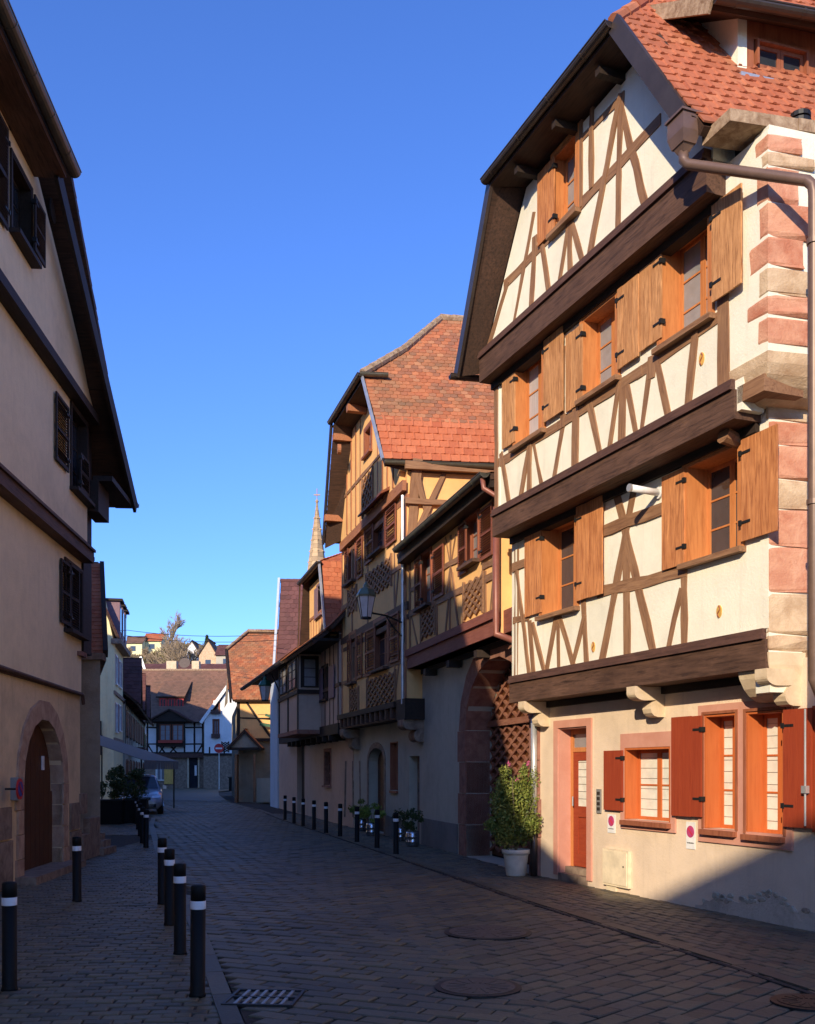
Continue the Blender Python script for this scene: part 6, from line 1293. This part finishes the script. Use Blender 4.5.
for q in range(3): window(t, jm(-1.2), dxa + .35 + q * .83, dxa + .95 + q * .83, dz0, dz1 - .15, depth=-.06, cols=2, rows=2, fm='sign_red', casing=.05, sill=0, detail=False)
roof_plane(t, [(dxa, .9, dz1), (dxb, .9, dz1), (dxb, 4.1, dz1 + 1.75), (dxa, 4.1, dz1 + 1.75)], (dxa, .9, dz1), (dxb, .9, dz1), 'tile_brown', .3, .26, 0, name='dormer_roof')
window(t, I4, *tc, depth=.1, cols=2, rows=1, fm='white_paint', casing=.08, detail=False, pm='glass_grey'); D_ = MB(); D_.box(td[0] - .15, td[0], -.06, .1, 0, td[3] + .15).box(td[1], td[1] + .15, -.06, .1, 0, td[3] + .15).box(td[0], td[1], -.06, .1, td[3], td[3] + .15); D_.build('door_surround', 'corbel', t)
MB().box(td[0], td[1], .2, .25, 0, td[3]).build('door', 'glass', t); MB().box(td[0] + .5, td[0] + .72, .17, .2, 1.2, 2.2).build('notice', 'white_paint', t)
x_, z_ = Th.on(168, 775, .02); MB().box(x_ - .35, x_ + .5, -.12, -.02, .4, 2.7).build('blind', 'gold', t)
# its white-gabled neighbour
Wh = House('white_gabled_house', 'sunlit white gable with red balcony windows at the right end of the brown-roofed house', 'house', (-19.4, 95.5), (1, 0), None, 'houses at the end of the street')
t = Wh.root; ax_, az_ = 3.0, 10.6
ww = [rc(Wh, 0, 213, 700, 219, 713), rc(Wh, 0, 213.5, 720, 218.5, 737)]
wall(Wh, 'gable_wall', 'white_plaster', [(0, 3.2), (5.4, 3.2), (5.4, 7.4), (ax_, az_), (0, 6.5)], [ring(r) for r in ww], 0, .3)
MB().box(-.1, 5.4, .1, 8, -.3, 3.2).build('ground_wall', 'grey_stone', t); MB().box(.3, 5.2, .5, 8, 0, 6.5).build('blocking_core', 'dark', t)
for r in ww: window(t, I4, *r, depth=.12, cols=2, rows=3, fm='brown_shutter', casing=.1, sill=.2, detail=False, pm='glass_grey'); MB().box(r[0] - .15, r[1] + .2, -.35, -.21, r[2] - .1, r[2] + .3).build('balcony_front', 'moulding', t)
MB().beam((-.3, -.2, 6.25), (ax_, -.2, az_ + .15), .3, .28).build('bargeboard', 'white_paint', t)
roof_plane(t, [(-.35, -.3, 6.3), (-.35, 8, 6.3), (ax_, 8, az_ + .2), (ax_, -.3, az_ + .2)], (-.35, 8, 6.3), (-.35, -.3, 6.3), 'tile_brown', .3, .26, 0); roof_plane(t, [(5.8, -.3, 6.9), (5.8, 8, 6.9), (ax_, 8, az_ + .2), (ax_, -.3, az_ + .2)], (5.8, -.3, 6.9), (5.8, 8, 6.9), 'tile_brown', .3, .26, 0)
for i in range(4): bar(Wh, (.5 + i * 1.4, 3.3), (.5 + i * 1.4, 3.9), .15, 0, 'black_wood', px=False)
bar(Wh, (0, 3.25), (5.4, 3.25), .25, 0, 'black_wood', 'beam', px=False)
lattice(Wh, I4, 1.7, 2.3, 3.5, 4.4, nx=2, w=.08, mat='black_wood')
# no-entry sign on its post, bins
x_ = (219 - CX) * .09; t = empty('no_entry_sign', (x_, 90, 0), 0, 'red round no-entry sign on a post at the end of the street', 'road sign')
MB().tube([(0, 0, 0), (0, 0, 4.0)], .04, 8).build('post', 'zinc_pale', t); MB().tube([(0, -.05, 3.7), (0, -.08, 3.7)], .42, 20).build('disc', 'sign_red', t); MB().box(-.3, .3, -.092, -.081, 3.63, 3.77).build('white_bar', 'white_paint', t)
t = empty('wheeled_bin', ((234 - CX) * .08, 80, 0), 0, 'dark wheeled bin standing at the far right kerb', 'bin'); MB().prism([(-.35, -.35), (.35, -.35), (.4, .4), (-.4, .4)], .1, 1.1).build('body', 'black_paint', t); MB().box(-.42, .42, -.4, .45, 1.1, 1.2).build('lid', 'iron', t)

# ================================================================== the stone house with orange roof, right side far
Fh = House('orange_roofed_house', 'old timbered house with mottled orange roof and small tiled porch, far right beyond the corner', 'house', (-9.35, 54.8), (1, 0.03), None, 'half-timbered houses along the street')
t = Fh.root
def fw(x, y, z): p = V((x, y, 0)) - Fh.P; return V((p.dot(Fh.u), p.dot(Fh.n), z))
MB().prism([fw(-9.3, 55, 0).xy, fw(-2.0, 55.3, 0).xy, fw(-2, 68, 0).xy, fw(-12.3, 70, 0).xy], -.3, 5.5).build('wall', 'old_wall', t)
MB().add([fw(-10.0, 55.6, 5.5), fw(-11.1, 60.6, 5.5), fw(-10.35, 58.0, 8.5)], [(0, 1, 2)]).build('gable_wall', 'old_wall', t)
MB().box(0.0, 6, -.08, .28, 3.35, 5.6).build('timbered_wall', 'orange_plaster', t)
bar(Fh, (0.1, 3.4), (.1, 5.5), .2, .08, 'black_wood', px=False); bar(Fh, (0, 3.42), (3, 3.42), .18, .08, 'black_wood', 'beam', px=False); bar(Fh, (0.2, 4.6), (3, 4.5), .1, .08, 'black_wood', px=False); bar(Fh, (.5, 5.5), (1.9, 3.5), .14, .08, 'black_wood', px=False); bar(Fh, (0, 5.55), (6, 5.55), .25, .08, 'black_wood', 'beam', px=False)
roof_plane(t, [fw(-9.5, 54.4, 5.55), fw(-2.5, 54.6, 5.55), fw(-2.5, 60, 10.0), fw(-9.5, 59.6, 10.0), fw(-10.5, 58.1, 8.75), fw(-9.95, 55.3, 6.3)], fw(-9.5, 54.4, 5.55), fw(-2.5, 54.6, 5.55), 'tile_old', .24, .2, 0)
roof_plane(t, [fw(-10.3, 65.0, 5.55), fw(-2.5, 65.0, 5.55), fw(-2.5, 60, 10.0), fw(-9.5, 59.6, 10.0)], fw(-9.5, 65.0, 5.55), fw(-2.5, 65.0, 5.55), 'tile_old', .24, .2, 0)
roof_plane(t, [fw(-10.5, 58.1, 8.75), fw(-9.5, 59.6, 10.0), fw(-10.9, 61.2, 8.7)], fw(-10.9, 61.2, 8.7), fw(-10.5, 58.1, 8.75), 'tile_old', .24, .2, 0)
caps(t, fw(-9.5, 59.6, 10.05), fw(-2.5, 60, 10.05), 'ridge', .1, .5); caps(t, fw(-10.5, 58.1, 8.8), fw(-9.5, 59.6, 10.05), 'ridge', .09, .5)
MB().beam(fw(-9.6, 54.3, 5.5), fw(-10.55, 58.1, 8.7), .1, .25).build('bargeboard', 'black_wood', t)
pm_ = 1.05; MB().box(.0, .12, -.9, -.1, 0, 2.6).box(1.0, 1.12, -.9, -.8, 0, 2.6).build('porch_post', 'timber', t)
for sg in (1, -1): roof_plane(t, [(.55 + sg * .95, -1.1, 2.9), (.55, -1.1, 3.9), (.55, .1, 3.9), (.55 + sg * .95, .1, 2.9)], (.55 + sg * .95, -1.1, 2.9), (.55 + sg * .95, .1, 2.9), 'tile_old', .2, .2, 0, name='porch_roof')
MB().add([(-.2, -.95, 2.95), (1.3, -.95, 2.95), (.55, -.95, 3.75)], [(0, 1, 2)]).build('porch_gable', 'old_wall', t); bar(Fh, (-.3, 2.9), (1.4, 2.9), .16, 1.0, 'black_wood', 'beam', px=False)
bar(Fh, (-.3, 2.95), (.55, 3.85), .14, 1.02, 'black_wood', px=False); bar(Fh, (1.4, 2.95), (.55, 3.85), .14, 1.02, 'black_wood', px=False)
MB().box(1.15, 2.2, -.6, -.1, 0, 1.3).build('stone_trough', 'grey_plaster', t)
x_, z_ = Fh.on(267, 722, .5); mb = MB(); mb.tube([(x_ + .5, -.45, z_ + .4), (x_ - .5, -.45, z_ + .4)], .02, 6); mb.beam((x_ - .4, -.45, z_ - .1), (x_ + .5, -.45, z_ - .25), .03, .16); mb.beam((x_ - .1, -.45, z_ + .4), (x_ + .35, -.45, z_ + .25), .03, .14); mb.build('iron_sign', 'lamp_green', t)

# ================================================================== church spire, rear roofs, hill
sp = V(((317 - CX) * .11, 110, 0)); t = empty('church_spire', tuple(sp), 0, 'slender ochre stone church spire rising behind the bay house', 'spire')
rings = []; mb = MB(); H0, H1 = 19.0, 31.2
for i in range(26):
    z = H0 + (H1 - H0) * i / 26; z2 = H0 + (H1 - H0) * (i + 1) / 26 - .02; r1 = 1.62 * (1 - i / 26.3) + .06; r2 = 1.62 * (1 - (i + .96) / 26.3) + .06
    for k in range(8):
        a0_, a1_ = 2 * math.pi * (k + .01) / 8 + .2, 2 * math.pi * (k + .99) / 8 + .2
        mb.add([(r1 * math.cos(a0_), r1 * math.sin(a0_), z), (r1 * math.cos(a1_), r1 * math.sin(a1_), z), (r2 * math.cos(a1_), r2 * math.sin(a1_), z2), (r2 * math.cos(a0_), r2 * math.sin(a0_), z2)], [(0, 1, 2, 3)])
tag(mb.build('spire_stones', 'spire', t), kind='stuff'); MB().lathe([(1.55, H0), (.04, H1 - .1)], n=8).build('spire_core', 'dark', t)
mb = MB()
for k in range(8):
    a = 2 * math.pi * k / 8 + .2
    for i in range(9): q = (i + .5) / 10; r_ = 1.62 * (1 - q) + .08; mb.box(r_ * math.cos(a) - .07, r_ * math.cos(a) + .07, r_ * math.sin(a) - .07, r_ * math.sin(a) + .07, H0 + (H1 - H0) * q, H0 + (H1 - H0) * q + .12)
tag(mb.build('crockets', 'spire', t), kind='stuff')
MB().tube([(0, 0, H1 - .2), (0, 0, H1 + 1.5)], .05, 6).box(-.35, .35, -.05, .05, H1 + .75, H1 + .87).build('cross', 'spire', t); MB().lathe([(.12, H1 - .1), (.2, H1 + .1), (.1, H1 + .3)], n=8).build('finial', 'spire', t)
MB().box(-2.1, 2.1, -2.1, 2.1, -.3, H0 + .2).build('tower', 'sand_tan', t)
t = empty('rear_roofs', (-36, 112, 0), 0, 'long dark roof with three pale chimneys and a dish showing above the brown roof', 'house', 'houses at the end of the street')
MB().box(0, 21, 1, 8, -.3, 12.2).build('wall', 'grey_plaster', t)
roof_plane(t, [(-.5, 0, 12.0), (21, 0, 12.0), (20.3, 4.5, 14.1), (-.5, 4.5, 14.1)], (-.5, 0, 12), (21, 0, 12), 'tile_plum', .4, .4, 0)
for px_, wd in ((131, .8), (171.5, 1.1), (195.5, .8)): x = (px_ - CX) * .1115 + 36; MB().box(x - wd / 2, x + wd / 2, -.6, .4, 11.5, 13.9).build('chimney', 'corbel', t)
MB().beam(((142 - CX) * .1115 + 36 - .2, -.4, 14.4), ((145 - CX) * .1115 + 36, -.4, 12.8), .1, .25).build('roof_flashing', 'zinc_pale', t)
xd = (185 - CX) * .1115 + 36; MB().lathe([(.05, 0), (.4, .08), (.62, .22)], n=18).build('satellite_dish', 'zinc', t, T(xd, -.5, 13.6) @ Matrix.Rotation(R(70), 4, 'X'))
# hillside
def hz(x, y):
    b = 4 + 41.5 * (1 / (1 + math.exp(-(y - 255) / 28))) ; return b * (1 - .00045 * abs(x + 78)) + 2.2 * math.sin(x * .045 + 1) + 1.3 * math.sin(x * .12 + y * .05) - max(0, (x + 62)) * .10 + (0 if y < 400 else 0)
mb = MB(); nx_, ny_ = 70, 40; vs = []
for i in range(ny_ + 1):
    y = 150 + i * 9.5
    for k in range(nx_ + 1): x = -420 + k * 12.0; vs.append((x, y, -3 if i == 0 else min(hz(x, y) + random.uniform(-.6, .6), 60)))
mb.add(vs, [(i * (nx_ + 1) + k, i * (nx_ + 1) + k + 1, (i + 1) * (nx_ + 1) + k + 1, (i + 1) * (nx_ + 1) + k) for i in range(ny_) for k in range(nx_)])
tag(mb.build('hill', 'hill', None, None, True), kind='structure')
def hill_at(px, y): x = (px - CX) * y / FPX; return x, y, hz(x, y)
def hill_house(px0, px1, y, pyr, pye, label, wmat, tmat, ridge='x', name='hillside_house', pyb=None):
    x0, x1 = (px0 - CX) * y / FPX, (px1 - CX) * y / FPX; zr = CAMH + (HY - pyr) * y / FPX; ze = CAMH + (HY - pye) * y / FPX; zb = min(hz((x0 + x1) / 2, y), ze - 3) - 3
    t = empty(name, (x0, y, zb), 0, label, 'house', 'houses on the hillside'); W = x1 - x0; D = 9; e = ze - zb; r = zr - zb
    MB().box(0, W, 0, D, 0, e).build('wall', wmat, t)
    if ridge == 'x':
        for a, b in ((-.4, D / 2), (D + .4, D / 2)): roof_plane(t, [(-.3, a, e - .1), (W + .3, a, e - .1), (W + .3, b, r), (-.3, b, r)], (-.3, a, e - .1), (W + .3, a, e - .1), tmat, .8, .8, 0)
        for x in (0, W): MB().add([(x, 0, e), (x, D, e), (x, D / 2, r - .1)], [(0, 1, 2)]).build('gable_wall', wmat, t)
    else:
        for a in (-.4, W + .4): roof_plane(t, [(a, -.3, e - .1), (a, D, e - .1), (W / 2, D, r), (W / 2, -.3, r)], (a, -.3, e - .1), (a, D, e - .1), tmat, .8, .8, 0)
        MB().add([(0, 0, e), (W, 0, e), (W / 2, 0, r - .1)], [(0, 1, 2)]).build('gable_wall', wmat, t)
    k = max(1, int(W / 3))
    for i in range(k):
        f = MB().box((i + .35) * W / k, (i + .65) * W / k, -.06, .0, e - 2.4, e - .9).build('window', 'glass', t)
    return t
hill_house(143, 161, 300, 632, 641, 'cream hillside house with a bright red roof', 'yellow_plaster', 'tile_new')
hill_house(124, 142, 296, 635, 643, 'low cream hillside house with a grey-brown roof left of the red-roofed one', 'yellow_plaster', 'tile_brown')
hill_house(186, 197, 270, 641, 650, 'small white house on the hillside behind the bare trees', 'white_plaster', 'tile_brown', 'y')
hill_house(199, 217, 240, 640, 656, 'tall sunlit ochre gable at the right end of the hillside', 'sand_tan', 'tile_brown', 'y')
hill_house(216, 236, 235, 643, 655, 'grey slate roof beside the ochre gable', 'grey_plaster', 'tile_plum')
hill_house(163, 184, 215, 659, 664, 'brown roof low on the hillside above the end of the street', 'grey_plaster', 'tile_brown')
hill_house(222, 234, 160, 662, 676, 'pale wall and brown roof just left of the mottled orange roof', 'white_plaster', 'tile_brown')
def bare_tree(px, y, hgt, label, seed):
    x, y, z = hill_at(px, y); rnd = random.Random(seed); t = empty('bare_tree', (x, y, z - .5), 0, label, 'tree', 'bare trees on the hillside')
    MB().tube([(0, 0, 0), (.1, 0, hgt * .35), (-.1, 0, hgt * .75)], [.35, .25, .08], 7).build('trunk', 'bark', t); mb = MB()
    def br(p, d, L, r, dep):
        q = p + d * L; sd = V((-d.z, 0, d.x)).normalized() * max(r, .045) if abs(d.z) + abs(d.x) > .1 else V((r, 0, 0)); mb.add([p - sd, p + sd, q + sd * .5, q - sd * .5], [(0, 1, 2, 3)])
        if dep == 0: return
        for _ in range(4 if dep > 1 else 5): br(p + d * L * rnd.uniform(.45, 1), (d + V((rnd.gauss(0, .42), rnd.gauss(0, .42), rnd.gauss(.12, .25)))).normalized(), L * rnd.uniform(.5, .72), r * .55, dep - 1)
    for i in range(9): br(V((0, 0, hgt * rnd.uniform(.22, .7))), V((rnd.gauss(0, .55), rnd.gauss(0, .55), .9)).normalized(), hgt * .30, .20, 3)
    mb.build('crown', 'twig', t)
for i, (px_, y_, h_) in enumerate(((168, 262, 11), (176, 255, 13), (184, 258, 11), (172, 285, 12), (190, 262, 9), (154, 270, 6.5), (163, 250, 7), (200, 250, 8), (181, 245, 9), (147, 285, 5), (130, 280, 6))):
    bare_tree(px_, y_, h_ * 1.0, ['tall bare tree in the middle of the hillside clump', 'tallest bare tree above the chimneys', 'bare tree right of the tallest one', 'bare tree behind the tall pair', 'short bare tree by the white hillside house', 'small bare tree below the red-roofed house', 'bare tree right of the red-roofed house', 'bare tree left of the ochre gable', 'low bare tree in front of the clump', 'small bare tree between the two cream houses', 'small bare tree at the left of the hillside'][i], i)
for px_, y_, h_, lab in ((207, 262, 13, 'dark pointed conifer on the hillside skyline'), (150, 262, 5, 'round dark shrub below the cream hillside house'), (139, 258, 4.5, 'green bush at the left of the hillside')):
    x, y, z = hill_at(px_, y_); t = empty('conifer' if h_ > 10 else 'hillside_bush', (x, y, z - .5), 0, lab, 'tree' if h_ > 10 else 'bush'); MB().tube([(0, 0, 0), (0, 0, h_ * .9)], [.25, .05], 6).build('trunk', 'bark', t); mb = MB()
    for _ in range(1500):
        q = random.random() ** .8; rad_ = (1 - q) * h_ * .20 + .15 if h_ > 10 else math.sin(math.pi * min(1, q + .15)) * 2.6; a = random.uniform(0, 6.28); k = random.random() ** .4 * rad_; p = V((k * math.cos(a), k * math.sin(a), h_ * (.08 + .92 * q) if h_ > 10 else q * h_))
        u1 = V([random.gauss(0, 1) for _ in range(3)]).normalized() * .3; u2 = u1.cross(V([random.gauss(0, 1) for _ in range(3)])).normalized() * .2; mb.add([p - u1, p - u2, p + u1, p + u2], [(0, 1, 2, 3)])
    mb.build('crown', 'leaf_dark' if h_ > 10 else 'leaf', t)
mb = MB()
for _ in range(26000):
    y = random.uniform(215, 330); x = random.uniform(-.30, -.165) * y; z = hz(x, y) + random.uniform(0, 1.6) * (math.sin(x * .5) * math.sin(y * .3) * .5 + .6); s_ = random.uniform(.15, .5)
    a = V([random.gauss(0, 1) for _ in range(3)]).normalized() * s_; b = a.cross(V([random.gauss(0, 1) for _ in range(3)])).normalized() * s_ * .5; p = V((x, y, z)); mb.add([p - a, p - b, p + a, p + b], [(0, 1, 2, 3)])
tag(mb.build('hillside_scrub', leafmat('scrub', [(0.10, 0.10, 0.03), (0.24, 0.18, 0.09), (0.16, 0.13, 0.06)])), 'dry scrub and undergrowth covering the hillside', 'undergrowth', None, 'stuff')
# overhead cables
for i, (za, zb) in enumerate(((628.5, 634), (634, 640))):
    a = V(((116 - CX) * .056, 56, CAMH + (HY - za) * .056)); b = V(((278 - CX) * .05, 50, CAMH + (HY - zb + 0) * .05)); pts = [a.lerp(b, k / 14) - V((0, 0, .25 * 4 * (k / 14) * (1 - k / 14))) for k in range(15)]
    tag(MB().tube(pts, .014, 5).build('overhead_cable', 'iron'), ['upper of the two dark cables crossing the street against the sky', 'lower of the two dark cables crossing the street against the sky'][i], 'cable', 'overhead cables')

# ================================================================== terrace awning, planters, parked car
t = empty('awning', (-12.9, 43, 0), 0, 'grey cloth awning sloping over the terrace on the left', 'awning')
A_ = [(-1.2, -3, 3.35), (2.35, -3, 2.15), (2.35, 3, 2.15), (-1.2, 3, 3.35)]
MB().add([V(p) for p in A_] + [V(p) - V((0, 0, .02)) for p in A_], [(0, 1, 2, 3), (7, 6, 5, 4), (0, 4, 5, 1), (1, 5, 6, 2), (2, 6, 7, 3), (3, 7, 4, 0)]).build('cloth', 'awning', t)
mb = MB(); [mb.add([(2.36, -3 + i * .3, 2.15), (2.36, -2.7 + i * .3, 2.15), (2.36, -2.72 + i * .3, 1.78), (2.36, -2.98 + i * .3, 1.78)], [(0, 1, 2, 3)]) for i in range(20)]; mb.build('valance', 'awning', t)
for y in (-2.8, 2.8): MB().tube([(2.2, y, 0), (2.2, y, 2.18)], .035, 8).build('post', 'iron', t); MB().tube([(-1.1, y, 0), (-1.1, y, 3.36)], .035, 8).build('post', 'iron', t)
def planter(px, py, w_, label, g='dark planters in front of the terrace'):
    c = at(px, py); t = empty('planter', (c.x, c.y, 0), .1, label, 'planter', g)
    MB().prism([(-w_ / 2, -.25), (w_ / 2, -.25), (w_ / 2, .25), (-w_ / 2, .25)], 0, .75).build('box', 'black_paint', t); MB().box(-w_ / 2 - .03, w_ / 2 + .03, -.28, .28, .75, .8).build('rim', 'iron', t); return c
for px_, py_, lab, lab2 in ((111, 824, 'dark planter box nearest the left wall', 'dark shrub in the planter nearest the left wall'), (124, 823, 'dark planter box in the middle of the terrace edge', 'dark leafy shrub in the middle planter, in front of the car'), (136, 822, 'dark planter box at the street end of the terrace edge', 'dark shrub in the planter at the street end')):
    c = planter(px_, py_, .75, lab); t = empty('planter_shrub', (c.x, c.y, .8), 0, lab2, 'shrub', 'shrubs in the terrace planters'); mb = MB(); foliage(mb, (0, 0, .42), (.48, .4, .5), 1100, .05, 14); foliage(mb, (0, 0, .9), (.3, .3, .3), 300, .05, 6); mb.build('leaves', 'leaf_dark', t); MB().tube([(0, 0, -.1), (0, 0, .6)], [.025, .012], 6).build('stem', 'bark', t)

c = at(138.5, 815); t = empty('parked_car', (c.x - .0, c.y + .15, 0), R(15), 'silver-grey hatchback parked nose-on beside the terrace', 'car')
# body lofted along its length (y back from the nose)
secs = [(0.0, .62, .30, .55, .50), (.10, .80, .22, .72, .62), (.45, .88, .20, .82, .78), (1.1, .90, .20, .95, .82), (1.5, .90, .20, 1.00, .84), (2.6, .91, .20, 1.02, .84), (3.6, .90, .20, 1.02, .84), (4.1, .84, .24, .98, .76), (4.25, .74, .36, .85, .66)]
mb = MB(); vs = []
for y, hw, z0, z1, tw_ in secs:
    prof = [(-hw * .82, z0), (-hw, z0 + .18), (-hw, (z0 + z1) / 2 + .05), (-tw_ - .04, z1 - .06), (-tw_ * .8, z1), (0, z1 + .02), (tw_ * .8, z1), (tw_ + .04, z1 - .06), (hw, (z0 + z1) / 2 + .05), (hw, z0 + .18), (hw * .82, z0), (0, z0 - .01)]
    vs += [(x, y, z) for x, z in prof]
n = 12; mb.add(vs, [tuple(range(n))[::-1], tuple(range((len(secs) - 1) * n, len(secs) * n))] + [(i * n + k, i * n + (k + 1) % n, (i + 1) * n + (k + 1) % n, (i + 1) * n + k) for i in range(len(secs) - 1) for k in range(n)])
mb.build('body', 'car', t, None, True)
mb = MB(); cab = [(1.15, .80, .97, .97), (1.85, .64, .97, 1.50), (2.3, .62, .97, 1.56), (3.4, .62, .97, 1.54), (4.05, .70, .97, 1.02)]; vs = []
for y, tw_, z0, z1 in cab: vs += [(-.83, y, z0), (-tw_ - .02, y, z1 - .06), (-tw_ + .08, y, z1), (tw_ - .08, y, z1), (tw_ + .02, y, z1 - .06), (.83, y, z0)]
n = 6; mb.add(vs, [(i * n + k, i * n + k + 1, (i + 1) * n + k + 1, (i + 1) * n + k) for i in range(4) for k in range(5)]); mb.build('cabin', 'car', t, None, True)
MB().add([(-.74, 1.19, .985), (.74, 1.19, .985), (.60, 1.80, 1.475), (-.60, 1.80, 1.475)], [(0, 1, 2, 3)]).build('windscreen', 'glass', t, T(0, -.02, .01))
for sg in (1, -1):
    MB().add([(sg * .835, 1.5, 1.0), (sg * .655, 1.95, 1.44), (sg * .64, 3.3, 1.46), (sg * .78, 3.8, 1.05)], [(0, 1, 2, 3)]).build('side_window', 'glass', t, T(sg * .012, 0, 0))
    MB().add([(sg * .48, .02, .64), (sg * .80, .20, .68), (sg * .82, .30, .78), (sg * .46, .08, .74)], [(0, 1, 2, 3)]).build('headlight', 'carlamp', t, T(sg * .01, -.03, 0))
    m_ = MB().box(sg * .92, sg * 1.06, 1.45, 1.6, .98, 1.12).build('mirror', 'car', t)
    for y in (.8, 3.35):
        w1_ = MB().tube([(sg * .70, y, .32), (sg * .91, y, .32)], .32, 20).build('wheel', 'rubber', t); MB().tube([(sg * .90, y, .32), (sg * .925, y, .32)], .2, 14).build('rim', 'steel', w1_)
MB().box(-.42, .42, -.03, .05, .58, .68).build('grille', 'black_paint', t); MB().box(-.62, .62, .0, .1, .28, .42).build('air_intake', 'black_paint', t); MB().box(-.26, .26, -.045, -.03, .44, .55).build('number_plate', 'white_paint', t)
